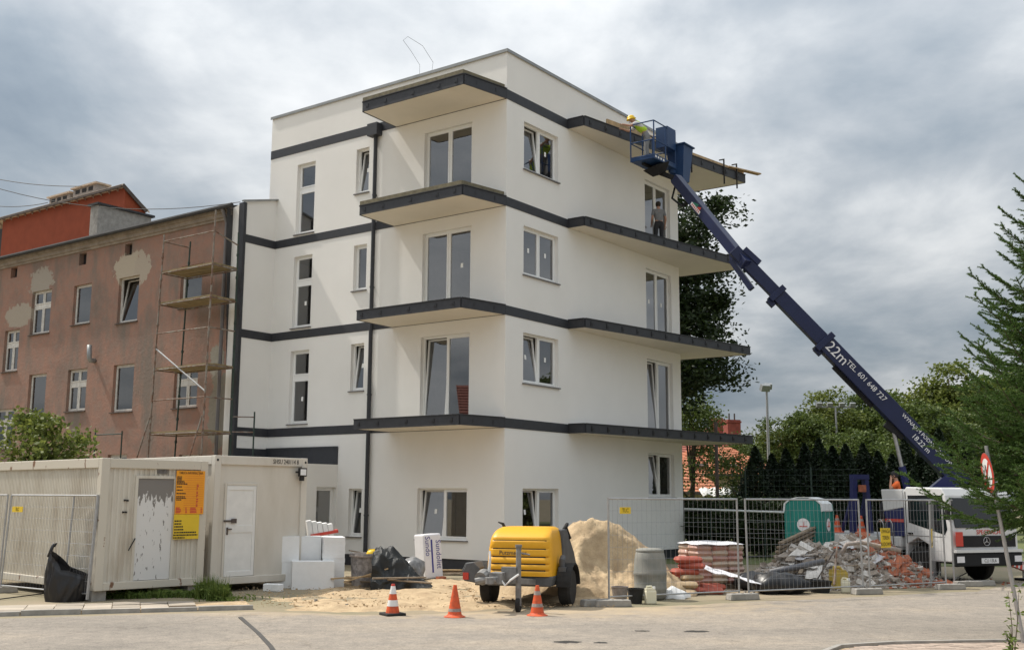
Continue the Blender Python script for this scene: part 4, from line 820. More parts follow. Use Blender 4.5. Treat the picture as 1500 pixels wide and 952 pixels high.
# ------------------------------------------------------------------ traffic cones
def cone(p, label, h=.53, kind=0, group='traffic cones on the road'):
    t_ = thing('traffic_cone', label, 'cone', p, rnd.uniform(0, 1), group); r0, r1 = .125, .03; at = lambda f_: r0 + (r1 - r0) * f_
    m = MB()
    if kind == 0: m.box(0, 0, .025, .37, .37, .05); m.build('base', 'rubber', t_, bevel=.012)
    else: m.lathe([(.19, 0), (.19, .02), (.14, .04), (.125, .06)], 20); m.build('base', 'orange_plastic', t_, smooth=False)
    z0 = .045; segs = [(0, .24, 0), (.24, .45, 1), (.45, .66, 0), (.66, .93, 1), (.93, 1, 2)] if kind == 0 else [(0, .24, 0), (.24, .36, 3), (.36, .66, 0), (.66, .8, 3), (.8, 1, 0)]
    if kind == 2: segs = [(0, .12, 0), (.12, .22, 3), (.22, 1, 0)]
    for (a, b, k) in segs: MB().lathe([(at(a) + (.002 if k in (1, 3) else 0), z0 + a * (h - z0)), (at(b) + (.002 if k in (1, 3) else 0), z0 + b * (h - z0))], 20).build('body' if k == 0 else 'band' if k != 2 else 'tip', ['orange_plastic', 'white_paint', 'red_paint', 'dirty_grey'][k], t_, smooth=False)
    return t_
cone(G(575, 901), 'white banded traffic cone with square black base standing on the road edge', .55, 0)
cone(G(666, 904), 'dirty orange traffic cone with scuffed lower band left of the yellow pump', .56, 2)
cone(G(787, 902), 'orange traffic cone with two grey bands in front of the yellow pump', .54, 1)

# ------------------------------------------------------------------ yellow mortar pump trailer (x = to its left side in view, -y = towards the tow bar)
mat('pump_yellow', (.74, .37, .015), .42, var=.07, scale=3, fine=.03); mat('pump_grey', (.085, .088, .092), .6, var=.25, scale=5); mat('dusty_steel', (.24, .235, .225), .65, metal=.3, var=.3, scale=9); mat('tail_red', (.5, .05, .03), .4)
wl_, wr_ = G(729, 886), G(826, 887); mid_ = (wl_ + wr_) / 2; apm = R(-15)
pt = thing('mortar_pump', 'yellow ribbed mortar pump trailer with grey chassis and tow bar', 'machine', (mid_.x - .08, mid_.y + .1, 0), apm); pt.scale = (1.2, 1.2, 1.2)
def rnd_box(prof_fn, n, ys): pass
# hood: stacked rounded outlines following the curved front profile
hood = MB(); zs = [.50, .52, .56, .59, .62, .66, .69, .74, .77, .80, .84, .87, .93, .96, .99, 1.03, 1.06, 1.12, 1.17, 1.20, 1.235, 1.255, 1.262]
def hood_ring(z):
    f_ = (z - .5) / .762; s = 1 - .17 * max(0, f_ - .15) ** 2.2 - (.05 * ((z - 1.1) / .16) ** 2 if z > 1.1 else 0) - (.30 * ((z - 1.2) / .062) ** 2 * .35 if z > 1.2 else 0)
    groove = .022 if any(abs(z - g_) < .008 for g_ in (.59, .69, .80, .93 + .03 - .03, 1.06 - .0)) or any(abs(z - g_) < .016 and 0 for g_ in ()) else 0
    hw = .54 * s - 0; yf = -.42 - .13 * (1 - f_ ** 2) + (.28 * ((z - 1.05) / .21) ** 2 if z > 1.05 else 0); yb = .62 - .05 * f_ - (.08 * ((z - 1.15) / .11) if z > 1.15 else 0)
    pts = []; rc = .12; k = 6
    for (cx, cy, a0_) in ((hw - rc, yb - rc, 0), (-hw + rc, yb - rc, 90), (-hw + rc, yf + rc, 180), (hw - rc, yf + rc, 270)):
        for q in range(k + 1): a = R(a0_ + 90 * q / k); pts.append((cx + rc * math.cos(a), cy + rc * math.sin(a)))
    # the bar grooves are cut only in the front and rounded corners
    out = []
    for (x, y) in pts: gy = groove if y < yf + .1 and abs(x) < hw - .05 else 0; out.append((x, y + gy, z))
    return out
rg = []
for z in [.50, .545]: rg.append(hood_ring(z))
for g_ in (.59, .69, .80, .92, 1.05):
    for z in (g_ - .012, g_ - .006, g_ + .006, g_ + .012): rg.append(hood_ring(z if abs(z - g_) > .008 else g_ + (z - g_) * .99))
    rg.append(hood_ring(g_ + .045))
for z in (1.12, 1.17, 1.20, 1.225, 1.245, 1.256, 1.262): rg.append(hood_ring(z))
rg.sort(key=lambda r_: r_[0][2]); n = len(rg[0]); vs = [p for r_ in rg for p in r_]
hood.add(vs, [(i * n + j, i * n + (j + 1) % n, (i + 1) * n + (j + 1) % n, (i + 1) * n + j) for i in range(len(rg) - 1) for j in range(n)]); hood.add(rg[-1], [tuple(range(n))])
hd = hood.build('hood', 'pump_yellow', pt, smooth=True); 
m = MB()
for g_ in (.59, .69, .80, .92, 1.05):
    yy = min(p[1] for p in hood_ring(g_ + .03)); MB().bx(-.44, .44, yy + .003, yy + .03, g_ - .015, g_ + .013).build('louvre', 'ink', hd)
yt = min(p[1] for p in hood_ring(.86)); text('Putzmeister', .1, face_mtx((-.1, yt - .004, .86), (1, 0, 0), (0, 0, 1)), 'lettering', 'dark_sill', hd, .002, .95)
m = MB(); m.ext([(-.56, .34), (.56, .34), (.56, .5), (-.56, .5)], -.52, .66, lambda p, q, t: (p * (1 if q > .4 else .94), t, q)); m.build('chassis', 'pump_grey', pt, bevel=.02)
# hopper wedge behind on the right side
m = MB(); m.ext([(.25, .34), (1.45, .22), (1.5, .5), (1.2, .82), (.62, 1.22), (.3, 1.22)], -.46, .55, lambda p, q, t: (t, p, q)); m.build('hopper', 'pump_grey', pt, bevel=.02)
m = MB(); m.tube([(.5, .5, 1.18), (.55, .62, 1.3), (.5, .75, 1.24), (.56, .8, 1.05)], .03, 8); m.build('hose', 'rubber', pt, smooth=True); m = MB(); m.tube([(-.45, .3, 1.2), (-.5, .32, 1.3), (-.58, .3, 1.33)], [.03, .025, .01], 8); m.build('hood_catch', 'rubber', pt, smooth=True)
def wheel(parent, x, y, r_=.3, w_=.19, sgn=1):
    m = MB(); m.lathe([(r_ * .55, -w_ / 2), (r_ * .9, -w_ / 2), (r_, -w_ * .33), (r_, w_ * .33), (r_ * .9, w_ / 2), (r_ * .55, w_ / 2)], 28); o = m.build('wheel', 'rubber', parent, smooth=False); o.rotation_euler = (0, R(90), 0); o.location = (x, y, r_)
    m = MB(); m.lathe([(r_ * .1, -w_ * .2), (r_ * .56, -w_ * .3), (r_ * .57, w_ * .42), (r_ * .48, w_ * .3), (r_ * .2, w_ * .2), (r_ * .18, w_ * .42), (.02, w_ * .44)], 20); q = m.build('rim', 'dusty_steel', o, smooth=False)
    if sgn < 0: q.rotation_euler = (R(180), 0, 0)
    return o
for s_ in (-1, 1): wheel(pt, s_ * .66, .1, .30, .2, s_)
for s_ in (-1, 1):
    m = MB(); pr = [(math.cos(R(a)) * .40, math.sin(R(a)) * .37) for a in range(0, 181, 15)]; pi_ = [(p * .93, q * .92) for p, q in reversed(pr)]
    m.ext(pr + pi_, s_ * .56, s_ * .80, lambda p, q, t: (t, .1 + p, .32 + q)); m.build('mudguard', 'rubber', pt, bevel=.008)
m = MB(); m.ext([(-.05, .35), (-.55, .42), (-.62, .56), (-.52, .68), (-.3, .70), (-.1, .6)], -.03, .0, lambda p, q, t: (-.62 + p * .62, -.35 + t, q)); m.ext([(-.05, .35), (-.6, .40), (-.62, .56), (-.52, .68), (-.3, .70), (-.1, .6)], -.3, .2, lambda p, q, t: (-.62 + p * .55, -.15 + t, q)); m.build('lamp_guard', 'pump_grey', pt, bevel=.02)
MB().bx(-.955, -.86, -.475, -.45, .42, .53).build('tail_lamp', 'tail_red', pt)
m = MB(); m.bar((0, -.4, .42), (-.14, -1.45, .5), .14, .12, w2=.1, h2=.1); m.bar((.3, -.4, .4), (-.05, -1.1, .47), .07, .09); m.bar((-.3, -.4, .4), (-.2, -1.1, .47), .07, .09); m.box(-.13, -1.28, .52, .2, .3, .17); m.tube([(-.15, -1.45, .5), (-.17, -1.62, .51)], .05, 10); m.tube([(-.17, -1.62, .55), (-.17, -1.62, .45)], .065, 10); tb_ = m.build('tow_bar', 'dusty_steel', pt, bevel=.006)
m = MB(); m.tube([(-.42, -1.02, .52), (-.38, -1.2, .54), (-.4, -1.3, .5)], .11, 12); m.tube([(-.3, -1.3, .5), (-.48, -1.34, .46)], .05, 8); m.build('valve_body', 'dusty_steel', tb_, smooth=False)
m = MB(); m.tube([(-.3, -1.2, .6), (-.28, -1.22, .8), (-.29, -1.2, .92)], [.025, .02, .015], 8); m.tube([(-.1, -1.38, .55), (.02, -1.42, .42), (.1, -1.4, .5), (.2, -1.3, .58)], .018, 6); m.build('brake_lever', 'white_paint', tb_)
m = MB(); m.tube([(.16, -1.15, .36), (.16, -1.15, .98)], .042, 12); m.box(.02, -1.15, .58, .24, .12, .2); m.tube([(.16, -1.15, .98), (.16, -1.15, 1.02)], .055, 12); m.tube([(.16, -1.15, .9), (.34, -1.15, .87)], .012, 6); js = m.build('jockey_stand', 'dusty_steel', pt)
m = MB(); m.lathe([(.1, -.03), (.11, -.02), (.11, .02), (.1, .03)], 16); o = m.build('jockey_wheel', 'rubber', pt); o.rotation_euler = (0, R(90), 0); o.location = (.16, -1.15, .11); m = MB(); m.bx(.12, .2, -1.18, -1.12, .1, .4); m.build('jockey_leg', 'dusty_steel', pt)
m = MB(); m.tube([(.62, -.1, .6), (.62, -.1, .74), (.62, -.02, .78)], .05, 10); m.bx(.58, .7, -.2, 0, .55, .63); m.build('outlet', 'pump_grey', pt)

# ------------------------------------------------------------------ sand heap
sc0 = G(850, 879) + Vector((.2, 1.9, 0))
def heap(a, b):
    x = (a - .5) * 6.4; y = (b - .5) * 5.2
    def lobe(cx, cy, r_, h_): d = math.hypot(x - cx, (y - cy)); return h_ * max(0, 1 - d / r_)
    z = max(lobe(.1, .3, 2.0, 1.8), lobe(.5, .35, 1.95, 1.8), lobe(-1.1, .5, 1.6, .75), lobe(1.05, -.1, 1.45, 1.05))
    z = min(z, 1.5 + .05 * nz(x * 1.5, y * 1.5))
    if z > 0: z += .12 * nz(x * 1.3, y * 1.3, 3) * min(1, z * 2) + .06 * nz(x * 4, y * 4, 8) * min(1, z * 3)
    # a bite has been shovelled out towards the camera
    d = math.hypot((x - .75) / .95, (y + .95) / .8); 
    if d < 1: z -= .55 * (1 - d ** 4) * min(1, z)
    z += min(1, max(0, z * 3)) * (.16 * abs(nz(x * 3.6, y * 3.6, 12)) + .10 * abs(nz(x * 8, y * 8, 2))) * (1 if y < .1 else .25) + min(1, max(0, z * 3)) * .03 * nz(x * 13, y * 13, 5)
    z *= min(1, (.5 - abs(a - .5)) / .08, (.5 - abs(b - .5)) / .08)
    return (x, y, z - .06 * max(0, 1 - z * 6))
o = MB().field(120, 100, heap).build('sand_heap', 'sand', smooth=True, loc=sc0); tag(o, 'heap of yellow building sand with a bite dug out behind the pump', 'sand heap')

# ------------------------------------------------------------------ barrel, tubs, canisters
mat('barrel', (.20, .205, .185), .75, c2=(.29, .275, .24), thr=(.35, .7), scale=3.5, bump=.2); mat('canister', (.72, .68, .52), .5, var=.06); mat('canister_y', (.50, .36, .07), .5, var=.12)
b_ = G(955, 879) + Vector((0, .25, 0)); t_ = thing('barrel', 'large grey green plastic barrel covered with cloth behind the fence', 'barrel', b_)
m = MB(); m.lathe([(.27, 0), (.33, .06), (.335, .2), (.35, .23), (.335, .26), (.345, .5), (.36, .53), (.345, .56), (.33, .8), (.30, .96), (.27, 1.0)], 26); m.build('body', 'barrel', t_, smooth=True); m = MB(); m.lathe([(.285, .97), (.3, .99), (.29, 1.03), (.2, 1.05), (.02, 1.06)], 26); m.build('lid', 'barrel', t_, smooth=True)
def canister(p, rz_, sx_, sy_, h_, mt, label, cap='white_ink'):
    t_ = thing('canister', label, 'canister', p, rz_); m = MB(); m.prism([(-sx_ / 2, -sy_ / 2), (sx_ / 2, -sy_ / 2), (sx_ / 2, sy_ / 2), (-sx_ / 2, sy_ / 2)], 0, h_ * .8); m.build('body', mt, t_, bevel=.03)
    m = MB(); m.ext([(-sx_ * .46, h_ * .78), (sx_ * .46, h_ * .78), (sx_ * .3, h_ * .9), (-sx_ * .46, h_ * .92)], -sy_ * .42, sy_ * .42, lambda p_, q_, t: (p_, t, q_)); m.tube([(-sx_ * .35, 0, h_ * .9), (-sx_ * .35, 0, h_ * 1.02), (sx_ * .1, 0, h_ * 1.02), (sx_ * .25, 0, h_ * .88)], sy_ * .12, 8); m.build('handle', mt, t_); m = MB(); m.lathe([(.035, 0), (.035, .05)], 12, (sx_ * .32, 0, h_ * .86)); m.build('cap', cap, t_)
canister(G(953, 884.5), .2, .22, .16, .34, 'canister', 'pale translucent canister standing at the foot of the grey barrel')
canister(G(1229, 863), .4, .36, .3, .5, 'canister_y', 'yellow plastic canister in front of the rubble heap', 'canister'); canister(G(1232, 867.5) + Vector((.08, -.1, 0)), -.2, .2, .14, .32, 'canister', 'small white canister in front of the yellow one')
for k, (px, py, r_, lab) in enumerate([(908, 880, .17, 'dirty white bucket with dark rim just behind the fence foot'), (931, 883.5, .16, 'black mortar bucket between the fence foot and the canister')]):
    t_ = thing('bucket', lab, 'bucket', G(px, py), 0); m = MB(); m.lathe([(r_ * .8, 0), (r_, .27), (r_ * 1.06, .28), (r_ * 1.06, .3), (r_ * .95, .3), (r_ * .9, .2)], 20); m.build('body', 'dirty_grey' if k == 0 else 'rubber', t_); m = MB(); m.tube([(r_ * math.cos(a / 10 * math.pi), -.02, .28 - .16 * math.sin(a / 10 * math.pi)) for a in range(11)], .005, 5); m.build('handle', 'wire', t_)

# ------------------------------------------------------------------ cement bags
mat('bag_red', (.36, .085, .055), .65, var=.25, scale=6, bump=.2); mat('bag_tan', (.42, .31, .19), .8, var=.15, scale=6, bump=.2); mat('bag_pink', (.42, .24, .21), .6, c2=(.50, .40, .31), thr=(.42, .6), scale=3.2, bump=.15)
def bag_mesh(name, mt, l_=.62, w_=.4, h_=.14, seed=0):
    m = MB(); nx, ny = 18, 12
    for s_ in (1, -1):
        def fn(a, b):
            x, y = (a - .5), (b - .5); e = max(0, 1 - (abs(x) * 2) ** 9) ** .5 * max(0, 1 - (abs(y) * 2) ** 8) ** .5
            return (x * l_ * (1 - .06 * (abs(y) * 2) ** 2), y * w_ * (1 - .06 * (abs(x) * 2) ** 2), h_ / 2 + s_ * e * h_ / 2 * (1 + .18 * nz(x * 6 + seed, y * 6, s_)))
        m.field(nx, ny, fn)
    return m.mesh(name, mt, True)
_bm = MATS['bag_pink']; _nt = _bm.node_tree; _oi = _nt.nodes.new('ShaderNodeObjectInfo'); _rp = _nt.nodes.new('ShaderNodeValToRGB'); _nt.links.new(_oi.outputs['Random'], _rp.inputs[0]); _rp.color_ramp.interpolation = 'CONSTANT'
_rp.color_ramp.elements[0].color = (.40, .17, .14, 1); _rp.color_ramp.elements[1].position = .4; _rp.color_ramp.elements[1].color = (.52, .42, .31, 1); _e = _rp.color_ramp.elements.new(.7); _e.color = (.46, .27, .22, 1)
_mx = _nt.nodes.new('ShaderNodeMix'); _mx.data_type = 'RGBA'; _mx.inputs[0].default_value = .65; _b = _nt.nodes['Principled BSDF']; _nt.links.new(_b.inputs['Base Color'].links[0].from_socket, _mx.inputs[6]); _nt.links.new(_rp.outputs[0], _mx.inputs[7]); _nt.links.new(_mx.outputs[2], _b.inputs['Base Color']); _b.inputs['Coat Weight'].default_value = .4; _b.inputs['Coat Roughness'].default_value = .2
bags = {k: [bag_mesh('bag', k, seed=q * 5) for q in range(2)] for k in ('bag_red', 'bag_tan', 'bag_pink')}
def lbag(px, py, z, rz_, k, lab, tilt=(0, 0)):
    o = bpy.data.objects.new('cement_bag', bags[k][rnd.randrange(2)]); col.objects.link(o); p = G(px, py); o.location = (p.x, p.y, z); o.rotation_euler = (tilt[0], tilt[1], rz_); return tag(o, lab, 'bag', 'loose bags beside the pallet')
lr = 'red bag in the loose pile left of the wrapped pallet'; lt = 'tan paper bag in the loose pile left of the wrapped pallet'
for (px, py, z, rz_, k) in [(1010, 870, .02, .3, 'bag_red'), (1002, 871, .15, .0, 'bag_tan'), (1010, 869, .28, .5, 'bag_tan'), (1004, 869, .41, .2, 'bag_red'), (1014, 869, .54, -.2, 'bag_red'), (1009, 869, .67, .1, 'bag_red')]: lbag(px, py, z, rz_, k, {.02: 'red bag at the very bottom of the loose pile by the barrel', .15: 'lower tan paper bag in the loose pile by the barrel', .28: 'upper tan paper bag in the loose pile by the barrel', .41: 'red bag lying right on the tan bags of the loose pile', .54: 'red bag second from the top of the loose pile', .67: 'topmost red bag of the loose pile by the barrel'}[z])
lbag(1042, 868, .06, .25, 'bag_red', 'flat red bag lying in front of the wrapped pallet'); lbag(1040, 869.5, .0, -.1, 'bag_red', 'lowest red bag lying in front of the wrapped pallet'); lbag(988, 869, .12, 1.1, 'bag_red', 'red bag slumped steeply beside the grey barrel', (0, 1.0)); lbag(999, 872, .0, -.5, 'bag_tan', 'torn tan bag at the foot of the loose red pile', (.3, .2))
q = G(988, 876); hump('torn_sack', 'foam', q, [(.3, 0), (.28, .06), (.18, .16), (.05, .24)], 'crumpled white paper sack on the ground by the barrel', 'sack', seed=9, amp=.4, sy=.6)
# white film trailing from the pallet
def filmf(a, b):
    x = a * 1.7; z = .5 * (1 - a) ** .7 + .03; return (x + .05 * nz(b * 3, a * 5), -.28 + b * .3 - .25 * a + .05 * nz(a * 6, b * 6, 3), z + .12 * b * (1 - a) + .05 * nz(a * 7, b * 4))
p_ = G(1024, 868) + Vector((0, .25, 0)); o = MB().field(24, 8, filmf).build('torn_film', 'pack_film', smooth=True, loc=p_); s_ = o.modifiers.new('t', 'SOLIDIFY'); s_.thickness = .006; tag(o, 'torn white film trailing from the loose red bags to the ground', 'film')
pp = G(1028, 868) + Vector((.05, .8, 0)); ap = R(20); t_ = thing('bag_pallet', 'pallet of pink and cream bags wrapped in clear film', 'pallet', pp, ap)
m = MB()
for y in (.05, .5, .95): m.bx(-.02, 1.32, y, y + .1, 0, .09)
for q in range(7): m.bx(q * .2, q * .2 + .12, 0, 1.05, .095, .115)
m.build('pallet', 'old_timber', t_)
for r_ in range(7):
    for i in range(3):
        for j in range(2): o = part(bags['bag_pink'][(i + r_ + j) % 2], 'bag', t_, (.24 + i * .42 + rnd.uniform(-.02, .02), .28 + j * .5, .115 + r_ * .125), (0, rnd.uniform(-.04, .04), math.pi / 2 * (0 if j == 0 else 1) * 0 + rnd.uniform(-.08, .08) + (math.pi if r_ % 2 else 0)), (.74, 1.2, 1.12))
def cap(a, b): x, y = a - .5, b - .5; return (.65 + x * 1.30, .52 + y * 1.04, .115 + 7 * .128 + .07 - .9 * max(abs(x), abs(y)) ** 4 + .03 * nz(a * 3, b * 3))
MB().field(16, 14, cap).build('film_top', 'pack_film', t_, smooth=True)
# black sacks, tub, shovel
hump('rubbish_sack', 'black_plastic', G(1145, 870) + Vector((0, .25, 0)), [(.3, 0), (.42, .1), (.42, .24), (.3, .4), (.12, .46)], 'glossy black rubbish sack lying by the fence before the rubble', 'sack', seed=21, amp=.5, sx=1.35)
hump('rubbish_sack', 'black_plastic', G(1115, 866) + Vector((0, .5, 0)), [(.25, 0), (.34, .1), (.32, .26), (.22, .36), (.05, .4)], 'dull black sack half hidden between the pallet and the glossy sack', 'sack', seed=31, amp=.4, sx=1.4)
t_ = thing('mortar_tub', 'black rubber tub with a shovel standing in front of the rubble', 'tub', G(1205, 868.5) + Vector((0, .2, 0))); MB().lathe([(.2, 0), (.27, .25), (.28, .26), (.25, .26), (.2, .1)], 18).build('body', 'rubber', t_)
sv = G(1203, 867) + Vector((0, .3, .06)); tpv = AY(1226, 800, sv.y + .3); t_ = thing('shovel', 'shovel with rusty orange grip leaning upright in the black tub', 'shovel', sv); d_ = tpv - sv; m = MB(); m.tube([(0, 0, .2), d_ * .97], .016, 8); m.build('shaft', 'dark_sill', t_); m = MB(); m.tube([d_ * .97 - Vector((.06, 0, 0)), d_ * .97 + Vector((.06, 0, 0))], .02, 8); m.build('grip', 'orange_plastic', t_); m = MB(); m.ext([(-.1, 0), (.1, 0), (.11, .22), (-.11, .22)], -.006, .006, lambda p_, q_, t: (p_, t + .03 * math.sin(p_ * 9), q_)); m.build('blade', 'steel', t_)
q0, q1 = AY(1222, 856, 23.6), AY(1226, 800, 24.1); m = MB(); m.tube([q0 - q0, q1 - q0], .022, 8); tag(m.build('prop_tube', 'rust', loc=q0), 'brown steel tube standing behind the yellow canister', 'tube')

# ------------------------------------------------------------------ green portable toilet
mat('toilet_green', (.012, .20, .165), .5, var=.08, scale=4); mat('roof_white', (.66, .68, .68), .5, var=.05)
tp_ = AY(1187, 800, 29.6); tp_.z = 0; t_ = thing('portable_toilet', 'green portable toilet with rounded white roof and round emblems', 'toilet', tp_, R(45 + 12)); s_ = .50
mid2 = []
m = MB(); m.bx(-s_, s_, -s_, s_, .1, 1.86); m.ext([(-s_, 1.86), (s_, 1.86), (s_ * .96, 1.96), (s_ * .7, 2.06), (s_ * .3, 2.11), (-s_ * .3, 2.11), (-s_ * .7, 2.06), (-s_ * .96, 1.96)], -s_, s_, lambda p_, q_, t: (t, p_, q_)); m.build('cabin', 'toilet_green', t_)
m = MB(); pr = [(-s_ - .03, 1.78), (-s_ - .01, 1.97), (-s_ * .72, 2.09), (-s_ * .3, 2.14), (s_ * .3, 2.14), (s_ * .72, 2.09), (s_ + .01, 1.97), (s_ + .03, 1.78)]; m.ext(pr + [(p_ * .93, q_ - .02) for p_, q_ in reversed(pr)], -s_ * .7, s_ + .03, lambda p_, q_, t: (-t, p_, q_)); m.build('roof', 'roof_white', t_)
m = MB()
for k in range(4):
    a = k * math.pi / 2
    for f_ in (-.8, .8): m.box(math.cos(a) * (s_ + .012) - math.sin(a) * f_ * s_, math.sin(a) * (s_ + .012) + math.cos(a) * f_ * s_, .95, .03, .1, 1.65, rz=a)
    for q in range(5): m.box(math.cos(a) * (s_ + .008), math.sin(a) * (s_ + .008), .3 + q * .17, .02, .75, .05, rz=a, rx=.35)
m.build('rib', 'toilet_green', t_); m = MB(); m.bx(-s_ - .03, s_ + .03, -s_ - .03, s_ + .03, 0, .1); m.build('skid', 'sillm', t_)
m = MB(); e_ = MB()
for (ax, ay) in ((-1, 0), (0, -1)):
    for mm, r_, o_ in ((m, .17, .012), (e_, .1, .016)):
        if mm is e_: continue
        mm = MB(); c_ = Vector((ax * (s_ + o_), ay * (s_ + o_), 1.42)); n_ = 24; tv = Vector((-ay, ax, 0)); mm.add([c_ + tv * (math.cos(2 * math.pi * k / n_) * r_) + Vector((0, 0, math.sin(2 * math.pi * k / n_) * r_)) for k in range(n_)], [tuple(range(n_))]); mm.build('emblem', 'white_ink', t_)
em = MB()
for (ax, ay) in ((-1, 0), (0, -1)):
    tv = Vector((-ay, ax, 0)) * (1); c_ = Vector((ax * (s_ + .016), ay * (s_ + .016), 1.42)); tvv = Vector((ay * -1, ax, 0)); em.bar(c_ - tv * .11 - Vector((0, 0, .04)), c_ + tv * .11 - Vector((0, 0, .04)), .006, .02); em.bar(c_ + tv * .0 - Vector((0, 0, .06)), c_ + tv * .02 + Vector((0, 0, .09)), .03, .006, up=tv)
em.build('emblem_mark', 'red_paint', t_, kind='stuff')
# rows of dark timber lattice leaning in front of it (roof battens)
lt_ = thing('batten_stack', 'dark slatted stack of battens leaning before the green toilet', 'timber', AY(1168, 820, 28.3), R(20)); lt_.location.z = 0
for q in range(9): m = MB(); m.bar((-.9 + q * .05, 0, .1 + q * .11), (.55 + q * .05, .5, .25 + q * .11 + .25), .12, .05); m.build('batten', 'old_timber', lt_)

# ================================================================== RUBBLE HEAP behind the fence
mat('rubble', (.27, .23, .19), .95, c2=(.40, .34, .29), thr=(.4, .62), scale=7, bump=.9, bscale=22, fine=.3); mat('brick_dust', (.30, .13, .085), .95, c2=(.24, .19, .15), thr=(.4, .65), scale=6, bump=.8, bscale=20, fine=.25)
mat('plaster_chunk', (.56, .53, .49), .9, var=.2, scale=5, bump=.4); mat('grey_pipe', (.12, .12, .13), .5, var=.2); mat('sheet', (.42, .41, .42), .55, var=.3, scale=4, bump=.3)
rA = G(1165, 866); rB = G(1392, 859); rd = (rB - rA); rl = rd.length; rd.normalize(); rn = Vector((-rd.y, rd.x, 0)); rang = math.atan2(rd.y, rd.x)
rh = thing('rubble_heap', 'long heap of broken brick, plaster and torn sheet behind the fence', 'rubble', rA, rang)
def hz(x, y):
    f_ = lambda cx, cy, r_, h_: h_ * max(0, 1 - math.hypot((x - cx) / r_, (y - cy) / (r_ * .9)))
    z = max(f_(1.9, 1.9, 1.9, 1.05), f_(3.0, 1.6, 1.8, 1.25), f_(3.7, 1.4, 1.5, 1.0), f_(.6, 1.7, 1.3, .55), f_(4.4, 1.2, 1.0, .4))
    return z + (.10 * nz(x * 2.2, y * 2.2, 5) + .06 * nz(x * 6, y * 6, 2)) * min(1, z * 4) - .03
MB().field(90, 60, lambda a, b: (-1 + a * 6.6, .05 + b * 3.6, hz(-1 + a * 6.6, .05 + b * 3.6))).build('mound', 'rubble', rh, smooth=False)
def chunk(seed, s=(1, 1, 1)):
    r_ = random.Random(seed); m = MB(); m.box(0, 0, 0, .2 * s[0], .13 * s[1], .09 * s[2]); m.v = [(x + r_.uniform(-.03, .03), y + r_.uniform(-.025, .025), z + r_.uniform(-.02, .02)) for x, y, z in m.v]; return m
cm = {mt: [chunk(k * 7 + hash_, (1 + k * .35, 1 + k * .2, 1)).mesh('chunk', mt) for k in range(3)] for mt, hash_ in (('brick', 1), ('rubble', 2), ('plaster_chunk', 3))}
rr = random.Random(11)
for k in range(270):
    x = rr.gauss(2.7, 1.25); y = rr.uniform(.15, 2.3)
    if not -.3 < x < 5.2: continue
    z = hz(x, y)
    if z < -.02 and rr.random() < .8: continue
    mt = 'brick' if (x > 3.0 and rr.random() < .6) else ('plaster_chunk' if rr.random() < .3 else 'rubble'); s = rr.uniform(.45, 1.25) * (1.25 if mt == 'brick' else 1)
    part(cm[mt][rr.randrange(3)], {'brick': 'brick', 'rubble': 'lump', 'plaster_chunk': 'plaster_lump'}[mt], rh, (x, y, max(z, 0) + .02), (rr.uniform(-.7, .7), rr.uniform(-.7, .7), rr.uniform(0, 6)), (s, s, s))
gm = MB()                                          # fine debris: real grains, past counting
for k in range(2600):
    x = rr.gauss(2.7, 1.5); y = rr.uniform(-.1, 2.2); s = rr.uniform(.02, .06); z = max(hz(x, y), 0)
    gm.box(x, y, z + s * .3, s * rr.uniform(1, 2), s, s * .7, rz=rr.uniform(0, 3), rx=rr.uniform(-.5, .5), mi=rr.choice((0, 0, 1, 2, 2)) if x > 2.6 else rr.choice((0, 0, 1)))
gm.build('debris', ['rubble', 'plaster_chunk', 'brick'], rh, kind='stuff')
for k in range(22):                                # torn sheets, laths and boards
    x = rr.uniform(.2, 3.2); y = rr.uniform(.6, 2.0); z = hz(x, y) + .06; L_ = rr.uniform(.5, 1.1)
    if k % 2: m = MB().box(0, 0, 0, L_, .09, .025); mt = 'old_timber'
    else: m = MB().field(6, 3, lambda a, b: ((a - .5) * L_, (b - .5) * .35, .06 * nz(a * 4 + k, b * 4))); mt = 'sheet' if k % 4 else 'plaster_chunk'
    o = m.build('board' if k % 2 else 'torn_sheet', mt, rh); o.location = (x, y, z); o.rotation_euler = (rr.uniform(-.4, .4), rr.uniform(-.5, .1), rr.uniform(-.6, .9))
p0_, p1_ = AY(1128, 838, 25.6), AY(1206, 822, 26.2); m = MB(); m.tube([(0, 0, 0), p1_ - p0_], .07, 14); tag(m.build('drain_pipe', 'grey_pipe', loc=p0_, smooth=True), 'dark grey plastic drain pipe lying up against the rubble heap', 'pipe')
for (a_, b_, lab) in [((1235, 800), (1330, 800), 'bent pale insulation tube on top of the rubble heap')]:
    m = MB(); pts = [AY(1232, 812, 25.9), AY(1240, 797, 25.9), AY(1262, 794, 25.9), AY(1290, 800, 25.9), AY(1320, 806, 25.8)]; q0 = pts[0].copy(); m.tube([p - q0 for p in pts], .05, 10); tag(m.build('bent_tube', 'dirty_grey', loc=q0, smooth=True), lab, 'tube')

# ================================================================== LIFT TRUCK (x forward, y to its left)
mat('truck_white', (.62, .62, .61), .4, var=.04, scale=2); mat('truck_blue', (.016, .022, .10), .42, var=.1, scale=4); mat('boom_blue', (.009, .015, .055), .4, var=.12, scale=3); mat('basket_blue', (.012, .042, .12), .45, var=.1); mat('under', (.012, .012, .013), .8, var=.3); mat('rope_grey', (.3, .3, .3), .6)
dF = Vector((.38, -.925, 0)).normalized(); lat = Vector((-dF.y, dF.x, 0)); o0 = G(1436, 849) - lat * .95
tr = thing('lift_truck', 'white and blue boom lift truck with telescopic arm raised to the roof', 'truck', (o0.x, o0.y, 0), math.atan2(dF.y, dF.x))
TM = Matrix.Translation(o0) @ Matrix.Rotation(math.atan2(dF.y, dF.x), 4, 'Z'); TMi = TM.inverted()
